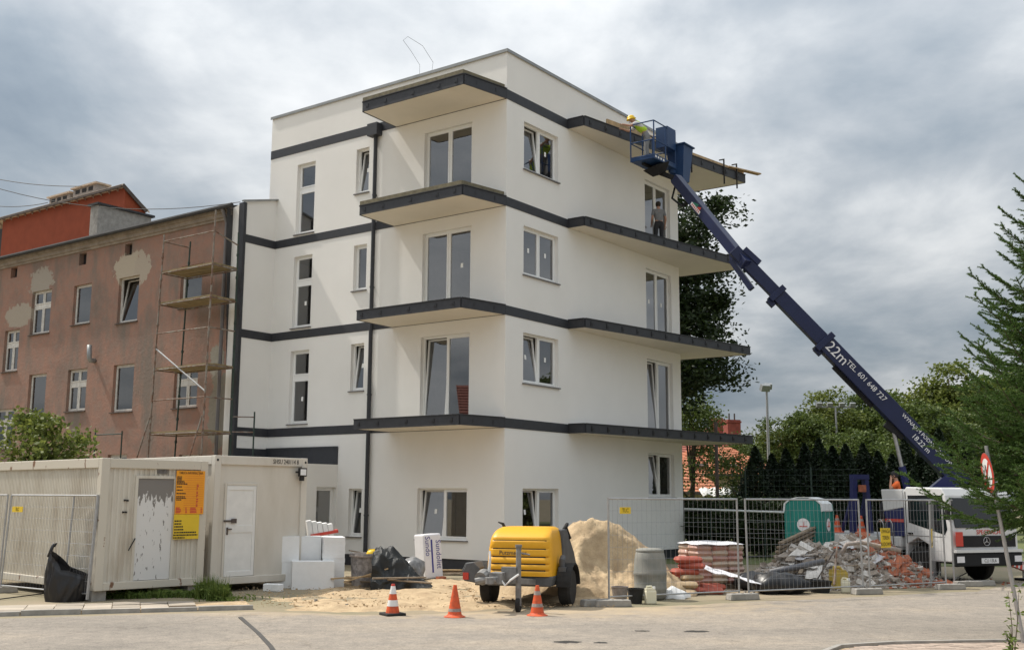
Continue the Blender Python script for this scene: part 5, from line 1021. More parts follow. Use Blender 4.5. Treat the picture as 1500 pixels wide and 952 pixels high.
# cab: side outline extruded across
cabp = [(-.47, .62), (-.42, .62), (-.38, .95), (0, 1.12), (.38, .95), (.42, .55), (1.15, .55), (1.2, .75), (1.2, 1.32), (1.02, 2.2), (.9, 2.38), (-.35, 2.42), (-.47, 2.3)]
m = MB(); m.ext(cabp, -1.08, 1.08, lambda p, q, t: (p, t, q)); cab = m.build('cab', 'truck_white', tr, bevel=.05)
gd = mat('dark_glass', (.008, .009, .01), .08, spec=.6)
m = MB(); m.add([(1.19, -.98, 1.36), (1.19, .98, 1.36), (1.045, .94, 2.14), (1.045, -.94, 2.14)], [(0, 1, 2, 3)]); 
m = MB(); m.ext([(1.195, 1.40), (1.045, 2.14), (1.06, 2.14), (1.213, 1.40)], -.97, .97, lambda p, q, t: (p, t, q)); m.build('windscreen', 'dark_glass', cab)
for s_ in (-1, 1):
    m = MB(); m.ext([(-.3, 1.5), (.25, 1.38), (.95, 1.22), (1.04, 1.36), (.92, 2.2), (-.3, 2.2)], s_ * 1.075, s_ * 1.088, lambda p, q, t: (p, t, q)); m.build('side_window', 'dark_glass', cab)
    m = MB(); m.ext([(-.4, .97), (-.385, .97), (-.385, 2.3), (-.4, 2.3)], s_ * 1.08, s_ * 1.09, lambda p, q, t: (p, t, q)); m.bx(-.33, -.17, s_ * 1.08, s_ * 1.11, 1.2, 1.24); m.bx(-.38, .95, s_ * 1.08, s_ * 1.086, 1.16, 1.17); m.build('door_seam', 'under', cab)
m = MB(); m.ext([(-.4, .5), (-.37, .94), (0, 1.1), (.37, .94), (.4, .5)], -.72, -.5, lambda p, q, t: (p, t, q)); m.v = [v_ for v_ in m.v]; m.build('wheel_arch', 'under', cab); m = MB(); m.bx(1.2, 1.222, -.98, .98, .92, 1.2); m.build('grille', 'under', cab); m = MB()
n_ = 28; rg_ = [((math.cos(2 * math.pi * k / n_) * .105, math.sin(2 * math.pi * k / n_) * .105)) for k in range(n_)]
m.tube([(1.235, a, 1.06 + b) for a, b in rg_ + rg_[:1]], .009, 6)
for k in range(3): a = math.pi / 2 + k * 2 * math.pi / 3; m.tube([(1.235, 0, 1.06), (1.235, math.cos(a) * .1, 1.06 + math.sin(a) * .1)], [.016, .004], 6)
m.build('star_emblem', 'steel', cab)
text('SPECDACH', .16, face_mtx((1.211, .1, 1.285), (0, 1, 0), (0, 0, 1)), 'lettering', 'red_paint', cab, .003)
m = MB(); m.bx(1.15, 1.3, -1.1, 1.1, .45, .78); m.build('bumper', 'under', tr, bevel=.03); MB().bx(1.16, 1.33, -1.1, 1.1, .79, .86).build('bumper_trim', 'truck_white', tr); m = MB(); m.bx(1.3, 1.315, -.28, .28, .52, .65); pl_ = m.build('number_plate', 'white_ink', tr); text('CLI 13L6', .12, face_mtx((1.318, 0, .585), (0, 1, 0), (0, 0, 1)), 'lettering', 'ink', pl_, .001, .9)
for s_ in (-1, 1): MB().bx(1.28, 1.31, s_ * .95 - .12, s_ * .95 + .12, .55, .7).build('headlight', 'pack_film', tr); m = MB(); m.bar((1.2, s_ * 1.1, 2.0), (1.35, s_ * 1.28, 1.98), .03, .03); m.bx(1.3, 1.38, s_ * 1.2, s_ * 1.38, 1.6, 1.98); m.build('mirror', 'under', cab)
def twheel(x, y, r_=.45):
    m = MB(); m.lathe([(r_ * .55, -.13), (r_ * .93, -.13), (r_, -.09), (r_, .09), (r_ * .93, .13), (r_ * .55, .13)], 30); w_ = m.build('wheel', 'rubber', tr); w_.rotation_euler = (R(90), 0, 0); w_.location = (x, y, r_); m = MB(); m.lathe([(.05, -.14), (r_ * .3, -.1), (r_ * .56, -.06), (r_ * .57, .06), (r_ * .3, .1), (.05, .14)], 20); m.build('rim', 'dusty_steel', w_)
for x in (0, -3.6):
    for y in (-.93, .93): twheel(x, y)
m = MB(); m.bx(-5.6, .9, -.42, -.3, .6, .82); m.bx(-5.6, .9, .3, .42, .6, .82); m.bx(-1.6, -.9, -1.05, -.5, .4, .85); m.bx(-2.8, -2.0, -1.0, .9, .45, .82); m.bx(-.6, .9, -.9, .9, .5, .64); m.build('chassis', 'under', tr)
m = MB(); m.bx(-5.4, -.6, -1.12, 1.12, .86, 1.12); m.build('deck', 'truck_white', tr, bevel=.02); m = MB(); m.bx(-5.4, -.6, -1.08, 1.08, 1.12, 1.13); m.bx(-5.3, -.6, -1.1, 1.1, .78, .86); m.build('deck_plate', 'rope_grey', tr)
# superstructure beside the operator: white upper part, blue lower part with a red line
m = MB(); m.ext([(-1.25, 1.78), (-.5, 1.88), (-.5, 2.36), (-1.32, 2.36)], -1.08, -.95, lambda p, q, t: (p, t, q)); m.bx(-1.3, -.5, -.95, -.9, 1.9, 2.3); m.build('white_cowl', 'truck_white', tr, bevel=.02)
m = MB(); m.ext([(-1.15, 1.13), (-.5, 1.13), (-.5, 1.88), (-1.25, 1.78)], -1.07, -.85, lambda p, q, t: (p, t, q)); m.build('blue_body', 'truck_blue', tr, bevel=.02); MB().bx(-1.2, -.5, -1.078, -1.071, 1.5, 1.58).build('red_line', 'red_paint', tr)
for x in (-1.45, -1.1): m = MB(); m.tube([(x, -1.13, .9), (x, -1.15, 1.45), (x + .08, -1.15, 1.55), (x + .17, -1.15, 1.55), (x + .25, -1.15, 1.45), (x + .25, -1.13, .9)], .016, 8); m.build('step_hoop', 'steel', tr, smooth=True)
# boom rest (A frame)
m = MB(); c_ = -3.1
for s_ in (-1, 1): m.bar((c_, s_ * .30 - .3, 1.12), (c_, s_ * .2 - .3, 2.75), .14, .16, up=(1, 0, 0)); m.bar((c_ - .5, s_ * .30 - .3, 1.12), (c_, s_ * .22 - .3, 2.3), .08, .08, up=(1, 0, 0))
m.bx(c_ - .1, c_ + .1, -.58, -.02, 2.66, 2.8); m.build('boom_rest', 'truck_blue', tr); m = MB(); m.bx(c_ + .08, c_ + .14, -.42, -.18, 2.3, 2.5); m.build('rest_pad', 'brick', tr)
# turret, boom, cylinder, jib
pv = AY(1398, 697, (TM @ Vector((-1.5, .3, 0))).y); tur = TM @ Vector((-1.75, .35, 0))
tb0 = AY(1085, 377, 31.2); vB_ = onR(957, 225, -2.0)[0]; YB = W(vB_, -2.0).y; jb = AY(990, 262, YB - .35)
lp = TMi @ pv; lk = TMi @ tb0; lj = TMi @ jb; lt2 = TMi @ tur
m = MB(); m.lathe([(.55, 1.13), (.55, 1.32), (.4, 1.36), (.36, 1.9), (.3, 2.1)], 20, (lt2.x, lt2.y, 0)); m.bar((lt2.x, lt2.y, 1.7), (lp.x, lp.y, lp.z - .05), .5, .45); m.build('turret', 'truck_blue', tr)
bd = (lk - lp).normalized(); up_ = Vector((0, 0, 1)); sd = bd.cross(up_).normalized(); bu = sd.cross(bd); bl = (lk - lp).length
bm_ = MB(); bm_.bar(lp - bd * .35, lp + bd * (bl * .605), .40, .50); boom = bm_.build('boom', 'boom_blue', tr, bevel=.02)
m = MB(); m.bar(lp + bd * bl * .59, lp + bd * bl * .83, .33, .41); m.build('boom_section', 'boom_blue', tr, bevel=.015); m = MB(); m.bar(lp + bd * bl * .8, lp + bd * (bl + .3), .27, .34); m.build('boom_section', 'boom_blue', tr, bevel=.015)
for f_, a_ in ((.6, 1.1), (.825, .93)): m = MB(); c1 = lp + bd * bl * f_; m.bar(c1 - bd * .09, c1 + bd * .09, .46 * a_, .58 * a_); m.bar(c1 - bu * .3 - bd * .2, c1 - bu * .3 + bd * .05, .2, .16); m.build('collar', 'boom_blue', tr, bevel=.01)
m = MB(); m.bar(lp + bd * bl * .34 - bu * .29, lp + bd * bl * .52 - bu * .29, .12, .12); m.bar(lp + bd * bl * .20 - bu * .26, lp + bd * bl * .27 - bu * .36, .2, .2); m.build('boom_bracket', 'under', tr)
cy0, cy1 = Vector((lt2.x, lt2.y, 1.95)) + (lp - lt2).cross(up_) * 0, lp + bd * bl * .235 - bu * .34; cy0 = Vector((lp.x, lp.y, 0)) + Vector((bd.x, bd.y, 0)).normalized() * 1.15 + Vector((0, 0, 1.5))
m = MB(); m.tube([cy0, cy0.lerp(cy1, .6)], .1, 12); m.build('lift_cylinder', 'truck_blue', tr); m = MB(); m.tube([cy0.lerp(cy1, .6), cy1], .055, 12); m.build('piston_rod', 'steel', tr)
# jib
jd = (lj - lk).normalized(); js_ = jd.cross(up_).normalized(); ju = js_.cross(jd)
m = MB(); m.bar(lk - jd * .35 - ju * .02, lj, .24, .32); m.build('jib', 'boom_blue', tr, bevel=.015)
m = MB(); m.bar(lk + bd * -.9 + bu * -.42, lk + jd * .25 - ju * .30, .14, .16); m.bar(lk + jd * .2 - ju * .28, lk + jd * .55 - ju * .05, .1, .12); m.bar(lk - bd * .5 + bu * .25, lk + bd * .1 + bu * .22, .34, .16); m.build('knuckle_link', 'boom_blue', tr)
m = MB(); m.tube([lj + Vector((0, 0, -.15)), lj + jd * -.3 - ju * .55, lj - jd * .9 - ju * .45, lj - jd * 1.1 - ju * .1], .035, 8); m.build('hose', 'under', tr, smooth=True)
def bface(f_, h_): return lp + bd * bl * f_ + bu * h_
cl = (TMi @ EYE); sgn = 1 if sd.dot(cl - lp) > 0 else -1
def btext(s, size, f_, h_, th=.21): text(s, size, face_mtx(tuple(bface(f_, h_) + sd * sgn * th), -bd, bu), 'lettering', 'white_ink', boom, .002)
btext('22m', .42, .545, .0); btext('TEL. 601 648 727', .21, .415, .05); btext('WYNAJEM PODNOŚNIKÓW', .15, .145, .12); btext('18.22 m', .2, .15, -.08)
p_ = lj - jd * 1.6; so_ = js_ * (1 if js_.dot(cl - lj) > 0 else -1)
m = MB(); m.bar(p_ + so_ * .122 + jd * .28 - ju * .06, p_ + so_ * .122 - jd * .28 - ju * .06, .008, .10, up=ju); m.build('logo_plate', 'white_ink', boom)
for q in range(6): m = MB(); c1 = p_ + so_ * .127 + jd * (.2 - q * .08) - ju * .06; m.bar(c1 - ju * .035, c1 + ju * .035, .004, .035, up=jd); m.build('logo_stroke', 'red_paint', boom)
mat('logo_green', (.02, .16, .09), .5)
for mt_, f0_, f1_ in (('logo_green', .2, -.05), ('red_paint', -.06, -.22)): m = MB(); a_, b_ = p_ + so_ * .125 + jd * f0_, p_ + so_ * .125 + jd * f1_; m.add([a_, b_, b_ + ju * .11, a_ + ju * .03], [(0, 1, 2, 3)]); m.build('logo_patch', mt_, boom)
# basket on the arm
bt = TMi.to_3x3() @ U; bv = TMi.to_3x3() @ V; bc = TMi @ Vector((*W(vB_, -2.0).xy, 0))
zb_, zt3 = AY(960, 243, YB).z, AY(950, 189, YB).z
def BP(a, b, z): q = bc + bv * a + bt * b; return (q.x, q.y, z)
m = MB(); hw, hd_ = .72, .42
P8 = [BP(-hw, -hd_, 0), BP(hw, -hd_, 0), BP(hw, hd_, 0), BP(-hw, hd_, 0)]; m.prism([p[:2] for p in P8], zb_, zb_ + .05); bk_ = m.build('basket', 'basket_blue', tr)
m = MB()
for z in (zb_ + .12, zb_ + .62, zt3):
    ring = [BP(-hw, -hd_, z), BP(hw, -hd_, z), BP(hw, hd_, z), BP(-hw, hd_, z), BP(-hw, -hd_, z)]; m.tube(ring, .022, 6)
for (a, b) in ((-hw, -hd_), (hw, -hd_), (hw, hd_), (-hw, hd_), (0.05, -hd_), (0.05, hd_)): m.tube([BP(a, b, zb_), BP(a, b, zt3)], .022, 6)
m.bar(BP(-hw, -hd_, zb_ + .08), BP(hw, -hd_, zb_ + .08), .02, .14); m.bar(BP(-hw, -hd_, zb_ + .08), BP(-hw, hd_, zb_ + .08), .02, .14); m.build('railing', 'basket_blue', bk_)
m = MB(); m.prism([BP(.15, -hd_ - .02, 0)[:2], BP(hw, -hd_ - .02, 0)[:2], BP(hw, -.02, 0)[:2], BP(.15, -.02, 0)[:2]], zb_ + .62, zt3 + .06); m.build('tool_bin', 'basket_blue', bk_)
m = MB()
for q in range(4): m = MB(); m.bar(BP(-hw + .05 + q * .17, -hd_ - .014, zb_ + .08), BP(-hw + .14 + q * .17, -hd_ - .014, zb_ + .08), .004, .07); m.build('warning_stripe', 'white_ink', bk_)
m = MB(); m.bar(BP(.0, -.1, zb_ - .02), BP(.1, -.15, zb_ - .3), .7, .6, w2=.3, h2=.3); m.bar(BP(.15, -.2, zb_ - .25), lj, .15, .16); m.bar(BP(-.5, .1, zb_ - .03), BP(.6, .1, zb_ - .03), .1, .08); m.build('basket_mount', 'under', bk_)
# tapered rubble chute bucket hung beside the basket
c1 = BP(1.15, -.35, 0); m = MB(); h0, h1 = AY(990, 258, YB).z, AY(990, 206, YB).z; vs = []
for z, a in ((h0, .22), (h1, .33)): vs += [(c1[0] + bv.x * s * a + bt.x * t * a, c1[1] + bv.y * s * a + bt.y * t * a, z) for s, t in ((-1, -1), (1, -1), (1, 1), (-1, 1))]
m.add(vs, [(0, 1, 5, 4), (1, 2, 6, 5), (2, 3, 7, 6), (3, 0, 4, 7), (3, 2, 1, 0)]); o = m.build('waste_bin', 'basket_blue', bk_); s_ = o.modifiers.new('t', 'SOLIDIFY'); s_.thickness = .03; m = MB(); m.tube([BP(1.15 - .36, -.35 - .36, h1), BP(1.15 + .36, -.35 - .36, h1), BP(1.15 + .36, -.35 + .36, h1), BP(1.15 - .36, -.35 + .36, h1), BP(1.15 - .36, -.35 - .36, h1)], .03, 6); m.bar(BP(.7, -.2, h0 + .3), BP(.95, -.3, h0 + .3), .1, .1); m.build('bin_rim', 'basket_blue', o)
# outrigger at the far front
m = MB(); m.bar((.75, 1.0, .55), (.55, 2.0, .3), .14, .14); m.bar((.55, 1.98, .5), (.55, 1.98, .06), .12, .12); orr = m.build('outrigger', 'truck_white', tr); m = MB()
for q in range(5): a = Vector((.75, 1.0, .55)).lerp(Vector((.55, 2.0, .3)), .1 + q * .18); b = Vector((.75, 1.0, .55)).lerp(Vector((.55, 2.0, .3)), .19 + q * .18); m = MB(); m.bar(a, b, .148, .148); m.build('warning_stripe', 'red_paint', orr)
m = MB(); m.box(.55, 1.98, .03, .4, .4, .06); m.build('foot_plate', 'under', orr); m = MB(); m.bx(1.305, 1.312, -1.08, -.85, .95, 1.3); m.build('warning_plate', 'red_paint', tr)
dkz = 1.135
for (x, y, lab) in [(-3.6, -.75, 'faded orange cone standing at the rear of the truck deck'), (-2.5, -.8, 'orange cone on the truck deck beside the blue boom rest')]: q = TM @ Vector((x, y, dkz)); cone(q, lab, .5, 1, 'cones on the truck deck')

# ================================================================== PEOPLE
mat('skin', (.42, .235, .16), .6, var=.06); mat('cloth_grey', (.20, .205, .21), .9, var=.12, scale=10, bump=.2); mat('cloth_dark', (.03, .03, .033), .9, var=.2, scale=10, bump=.2); mat('hivis', (.42, .62, .04), .75, var=.08); mat('hivis_orange', (.75, .14, .03), .8, var=.1); mat('hair', (.03, .022, .016), .8); mat('shirt_white', (.55, .55, .55), .9); mat('trouser_blue', (.055, .058, .07), .9, var=.25, scale=10, bump=.2); mat('shoe', (.03, .025, .02), .7)
def skin(name, mt, parent, chains, sub=2):
    vs, es, rad = [], [], []; idx = {}
    for ch in chains:
        prev = None
        for (p, r_) in ch:
            k = tuple(round(c, 3) for c in p)
            if k not in idx: idx[k] = len(vs); vs.append(p); rad.append(r_)
            if prev is not None: es.append((prev, idx[k]))
            prev = idx[k]
    me = bpy.data.meshes.new(name); me.from_pydata(vs, es, []); me.materials.append(MATS[mt]); o = bpy.data.objects.new(name, me); col.objects.link(o); o.parent = parent
    md = o.modifiers.new('skin', 'SKIN'); md.use_smooth_shade = True
    for i, d in enumerate(me.skin_vertices[0].data):
        r_ = rad[i]; d.radius = r_ if isinstance(r_, tuple) else (r_, r_)
        if i == 0: d.use_root = True
    s_ = o.modifiers.new('sub', 'SUBSURF'); s_.levels = sub; s_.render_levels = sub; return o
def person(label, loc, rz_, J, top, legs, hair=None, helmet=None, vest=None, sleeves=True):
    """J: joint positions in the person's frame (x right, y forward, z up)"""
    t_ = thing('person', label, 'person', loc, rz_); j = {k: Vector(v) for k, v in J.items()}
    ch = [[(j['pelvis'], (.14, .10)), (j['waist'], (.125, .09)), (j['chest'], (.155, .105)), (j['neckb'], (.07, .065)), (j['neck'], .052), (j['head'], (.072, .085)), (j['crown'], (.068, .08))]]
    for s_ in 'lr':
        ch.append([(j['chest'], (.155, .105)), (j['sh' + s_], .062), (j['el' + s_], .043), (j['wr' + s_], .03), (j['wr' + s_] + (j['wr' + s_] - j['el' + s_]).normalized() * .07, (.04, .022))])
        ch.append([(j['pelvis'], (.14, .10)), (j['hp' + s_], .088), (j['kn' + s_], .062), (j['an' + s_], .042), (j['an' + s_] + Vector((0, .13, -.05)), (.042, .035))])
    b_ = skin('body', 'skin', t_, ch)
    # five fingers on each hand
    for s_ in 'lr':
        w_, d_ = j['wr' + s_], (j['wr' + s_] - j['el' + s_]).normalized(); sd_ = d_.cross(Vector((0, 0, 1)));  sd_ = sd_.normalized() if sd_.length > .1 else Vector((1, 0, 0)); dn = Vector((0, 0, -1))
        for q, L_ in enumerate((.06, .07, .066, .052)): a_ = w_ + d_ * .08 + sd_ * (q - 1.5) * .02; skin('finger', 'skin', b_, [[(a_, .009), (a_ + d_ * L_ * .5 + dn * .008, .008), (a_ + d_ * L_ * .85 + dn * .03, .007)]], 1)
        a_ = w_ + d_ * .03 + sd_ * .035; skin('thumb', 'skin', b_, [[(a_, .011), (a_ + d_ * .025 + sd_ * .02, .009), (a_ + d_ * .05 + sd_ * .02 + dn * .02, .008)]], 1)
    hd, cr_ = j['head'], j['crown']; f_ = j['face'].normalized(); upv = (cr_ - hd).normalized(); m = MB()
    for s_ in (-1, 1): e_ = f_.cross(upv) * .03 * s_; m.lathe([(.001, -.008), (.009, 0), (.001, .008)], 8, tuple(hd + f_ * .082 + e_ + upv * .03))
    m.build('eye', 'ink', b_); m = MB(); c_ = hd + f_ * .09; m.bar(c_ + upv * .02, c_ + f_ * .02 - upv * .02, .015, .02, up=f_, w2=.026); s2 = f_.cross(upv); 
    for s_ in (-1, 1): e_ = hd + s2 * .078 * s_; m.box(e_.x, e_.y, e_.z, .02, .035, .055)
    m.build('nose_and_ear', 'skin', b_); m = MB(); c_ = hd + f_ * .084 - upv * .045; m.bar(c_ - s2 * .02, c_ + s2 * .02, .012, .008); m.build('mouth', 'brick', b_)
    tr_ = [[(j['pelvis'], (.155, .118)), (j['waist'], (.14, .105))]]
    for s_ in 'lr': tr_.append([(j['pelvis'], (.155, .118)), (j['hp' + s_], .102), (j['kn' + s_], .077), (j['an' + s_] + Vector((0, 0, .03)), .065)])
    skin('trousers', legs, t_, tr_)
    sh_ = [[(j['pelvis'] + Vector((0, 0, .06)), (.15, .115)), (j['waist'], (.145, .108)), (j['chest'], (.172, .122)), (j['neckb'], (.085, .08))]]
    for s_ in 'lr': e_ = j['sh' + s_].lerp(j['el' + s_], .75); sh_.append([(j['chest'], (.172, .122)), (j['sh' + s_], .076), (e_, .062)])
    skin('shirt', top, t_, sh_)
    if vest: skin('vest', vest, t_, [[(j['pelvis'] + Vector((0, 0, .1)), (.162, .128)), (j['waist'], (.16, .122)), (j['chest'], (.188, .138)), (j['neckb'] - Vector((0, 0, .03)), (.11, .1))], [(j['chest'], (.188, .138)), (j['shl'], .088)], [(j['chest'], (.188, .138)), (j['shr'], .088)]])
    for s_ in 'lr': skin('shoe', 'shoe', t_, [[(j['an' + s_] + Vector((0, -.04, -.03)), .05), (j['an' + s_] + Vector((0, .1, -.05)), (.05, .04)), (j['an' + s_] + Vector((0, .17, -.055)), (.042, .03))]], 1)
    M_ = face_mtx((0, 0, 0), f_.cross(upv), f_ if abs(f_.dot(upv)) < .9 else (0, 1, 0)); 
    if hair: m = MB(); m.lathe([(.07, -.07), (.09, -.02), (.095, .03), (.088, .07), (.06, .105), (.01, .115)], 16, (0, 0, 0), sy=1.08); o = m.build('hair', hair, t_, smooth=True); o.location = hd + upv * .02 - f_ * .015
    if helmet: m = MB(); m.lathe([(.14, 0), (.14, .01), (.115, .02), (.112, .06), (.09, .11), (.05, .135), (.005, .14)], 18, sy=1.15); o = m.build('helmet', helmet, t_, smooth=True); o.location = hd + upv * .05; o.rotation_euler = (-.25, 0, 0)
    return t_
def stand(**k):
    J = dict(pelvis=(0, 0, .94), waist=(0, 0, 1.1), chest=(0, .01, 1.32), neckb=(0, .0, 1.47), neck=(0, .02, 1.53), head=(0, .05, 1.63), crown=(0, .04, 1.72), face=(0, 1, 0), shl=(-.19, 0, 1.41), shr=(.19, 0, 1.41), ell=(-.25, -.03, 1.13), elr=(.25, -.03, 1.13), wrl=(-.25, .08, .9), wrr=(.25, .08, .9), hpl=(-.1, 0, .88), hpr=(.1, 0, .88), knl=(-.11, .03, .5), knr=(.11, .03, .5), anl=(-.12, 0, .09), anr=(.12, 0, .09)); J.update(k); return J
# worker leaning from the basket over the canopy
wz = zb_ + .05; wp = TM @ Vector((*BP(-.22, .1, 0)[:2], wz)); fc = (U * .8 - V * .55); rzw = math.atan2(fc.y, fc.x) - math.pi / 2
person('worker in yellow vest and pale helmet leaning over the basket rail', wp, rzw, stand(waist=(0, .1, 1.08), chest=(0, .26, 1.24), neckb=(0, .36, 1.34), neck=(0, .41, 1.38), head=(0, .48, 1.42), crown=(0, .52, 1.5), face=(0, .8, -.5), shl=(-.19, .33, 1.29), shr=(.19, .33, 1.29), ell=(-.26, .55, 1.16), elr=(.24, .55, 1.14), wrl=(-.22, .76, 1.22), wrr=(.18, .76, 1.2)), 'shirt_white', 'cloth_grey', helmet='hat_yellow', vest='hivis')
# worker standing in the open balcony door on the third floor
wp = W(8.7, -.3, BT[1] + .006); fc = V * .55 + U * .6; rzw = math.atan2(fc.y, fc.x) - math.pi / 2
person('dark haired worker in grey T-shirt standing with his back turned on the balcony', wp, rzw, stand(face=(0, 1, -.2), wrr=(.27, .12, .92), wrl=(-.2, .2, .98)), 'cloth_grey', 'cloth_dark', hair='hair')
# operator sitting behind the white cowl of the truck, hand to his ear
wp = TM @ Vector((-1.2, -.6, 1.42)); fc = -lat; rzw = math.atan2(fc.y, fc.x) - math.pi / 2
person('truck operator in orange shirt and dark cap holding a hand to his face', wp, rzw - .7, stand(pelvis=(0, 0, .62), waist=(0, 0, .78), chest=(0, .02, 1.0), neckb=(0, .02, 1.15), neck=(0, .04, 1.21), head=(0, .07, 1.31), crown=(0, .06, 1.40), shl=(-.19, .02, 1.09), shr=(.19, .02, 1.09), ell=(-.28, .2, .95), elr=(.26, .0, .82), wrl=(-.12, .16, 1.22), wrr=(.22, .24, .8), hpl=(-.1, .05, .6), hpr=(.1, .05, .6), knl=(-.12, .42, .56), knr=(.12, .42, .56), anl=(-.12, .4, .1), anr=(.12, .4, .1)), 'hivis_orange', 'cloth_dark', hair='cloth_dark')
MB().bx(-1.45, -.95, -.78, -.3, 1.13, 1.95).build('operator_seat', 'under', tr)

# ================================================================== TREES
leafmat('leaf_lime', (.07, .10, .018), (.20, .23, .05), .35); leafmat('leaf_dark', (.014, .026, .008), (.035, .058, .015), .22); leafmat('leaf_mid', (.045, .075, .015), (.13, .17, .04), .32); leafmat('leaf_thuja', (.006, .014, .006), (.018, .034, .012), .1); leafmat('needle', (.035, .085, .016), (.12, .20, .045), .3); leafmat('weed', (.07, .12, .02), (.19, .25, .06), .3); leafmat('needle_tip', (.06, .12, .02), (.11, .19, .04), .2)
def npmesh(name, V_, F_, mt, smooth=False):
    me = bpy.data.meshes.new(name); V_ = np.asarray(V_, np.float32); F_ = np.asarray(F_, np.int32); k = F_.shape[1]
    me.vertices.add(len(V_)); me.vertices.foreach_set('co', V_.ravel()); me.loops.add(F_.size); me.loops.foreach_set('vertex_index', F_.ravel()); me.polygons.add(len(F_)); me.polygons.foreach_set('loop_start', np.arange(0, F_.size, k, dtype=np.int32)); me.polygons.foreach_set('loop_total', np.full(len(F_), k, np.int32)); me.materials.append(MATS[mt]); me.update(calc_edges=True); return me
def leaves(rs, C, size, aspect=.6, droop=.0):
    """C: leaf centres (n,3) -> folded leaf quads of random attitude"""
    n = len(C); d = rs.normal(size=(n, 3)); d[:, 2] = d[:, 2] * .6 - droop; d /= np.linalg.norm(d, axis=1)[:, None]; a = rs.normal(size=(n, 3)); s = np.cross(d, a); s /= np.linalg.norm(s, axis=1)[:, None]; L_ = (size * rs.uniform(.6, 1.3, n))[:, None]
    Vv = np.stack([C - d * L_ * .5, C + s * L_ * aspect * .5, C + d * L_ * .5, C - s * L_ * aspect * .5], 1).reshape(-1, 3); return Vv, np.arange(4 * n).reshape(n, 4)
def tree_meshes(seed, h, rx, z0, kind='leaf_mid', nclump=90, per=110, leaf=.16, clr=.5, trunk=.16, lobes=6, sq=1.0):
    rs = np.random.RandomState(seed); cz = (h + z0) / 2; rz_ = (h - z0) / 2; m = MB(); lob = []
    for k in range(lobes): a = rs.uniform(0, 6.28); f_ = rs.uniform(.25, .55); lob.append((math.cos(a) * rx * f_, math.sin(a) * rx * f_, cz + rz_ * rs.uniform(-.6, .62), rx * rs.uniform(.42, .62), rz_ * rs.uniform(.3, .42)))
    lob.append((0, 0, h - rz_ * .42, rx * .5, rz_ * .42)); C = []
    for k in range(nclump):
        l = lob[k % len(lob)]; u = rs.normal(size=3); u /= np.linalg.norm(u); r_ = rs.uniform(.55, 1.02) ** .6; C.append((l[0] + u[0] * l[3] * r_, l[1] + u[1] * l[3] * r_, l[2] + u[2] * l[4] * r_ * sq))
    C = np.array(C); P = []
    for c in C: s_ = clr * rs.uniform(.5, 1.2); q = np.clip(rs.normal(size=(int(per * rs.uniform(.5, 1.3)), 3)), -1.7, 1.7) * np.array([s_, s_, s_ * .62]) * .5; P.append(c + q)
    P = np.concatenate(P); Vv, Ff = leaves(rs, P, leaf, .62, .25); crown = npmesh('crown', Vv, Ff, kind)
    th = z0 + (h - z0) * .55; m.tube([(0, 0, -.1), (rs.uniform(-.1, .1), rs.uniform(-.1, .1), z0), (rs.uniform(-.2, .2), rs.uniform(-.2, .2), th), (0, 0, h * .9)], [trunk * 1.25, trunk, trunk * .55, trunk * .12], 9)
    for l in lob: b_ = Vector((0, 0, z0 + (l[2] - z0) * .35)); e_ = Vector(l[:3]); m.tube([b_, b_.lerp(e_, .5) + Vector((0, 0, .15)), e_], [trunk * .45, trunk * .28, trunk * .1], 6, cap=False)
    for k in range(0, len(C), 3): l = lob[k % len(lob)]; m.tube([Vector(l[:3]), Vector(l[:3]).lerp(Vector(C[k]), .5) + Vector((0, 0, .06)), Vector(C[k])], [trunk * .1, trunk * .06, trunk * .02], 4, cap=False)
    return crown, m.mesh('trunk', 'bark', True)
def tree(ms, p, label, group=None, rz_=0, s=(1, 1, 1), name='tree', cat='tree'):
    t_ = thing(name, label, cat, p, rz_, group); t_.scale = s; part(ms[0], 'crown', t_); part(ms[1], 'trunk', t_); return t_
def gp(px, Y): q = AY(px, 731, Y); q.z = 0; return q
# big dark linden behind the far corner of the new building
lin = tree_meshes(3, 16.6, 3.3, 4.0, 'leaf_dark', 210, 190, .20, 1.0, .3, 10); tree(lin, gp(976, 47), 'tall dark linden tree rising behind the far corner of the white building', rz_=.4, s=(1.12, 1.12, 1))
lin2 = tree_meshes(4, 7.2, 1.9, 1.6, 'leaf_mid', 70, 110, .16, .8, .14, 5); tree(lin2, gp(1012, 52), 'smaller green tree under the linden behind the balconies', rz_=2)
# park trees beyond, each on its own
A_ = tree_meshes(10, 10.6, 3.0, 2.2, 'leaf_lime', 150, 120, .24, .95, .2, 8); B_ = tree_meshes(20, 10.6, 3.0, 1.8, 'leaf_mid', 150, 120, .24, .95, .2, 8)
park = [(1218, 78, A_, 1.02, .92, 'tall lime green park tree left of the raised boom'), (1168, 74, B_, .85, .78, 'bushy green tree beside the taller floodlight mast'), (1283, 80, B_, 1.0, 1.0, 'green park tree standing right behind the raised boom'), (1322, 86, A_, .9, .98, 'pale green park tree just right of the boom'), (1400, 70, A_, 1.15, 1.02, 'broad yellow green tree rising above the lift truck'), (1448, 76, B_, 1.1, 1.05, 'green tree behind the spruce and the lift truck'), (1508, 72, A_, 1.1, 1.0, 'yellow green tree behind the spruce tip'), (1098, 82, B_, .8, .62, 'low green tree behind the balcony end'), (1128, 88, A_, .8, .7, 'pale low tree at the foot of the floodlight mast'), (1248, 66, B_, .8, .62, 'dark low tree behind the thuja row'), (1362, 58, B_, .85, .72, 'dense low tree directly behind the truck cab')]
for k, (px, Y, ms, sx_, sz_, lab) in enumerate(park): tree(ms, gp(px, Y), lab, 'park trees', k * 1.7, (sx_, sx_, sz_))
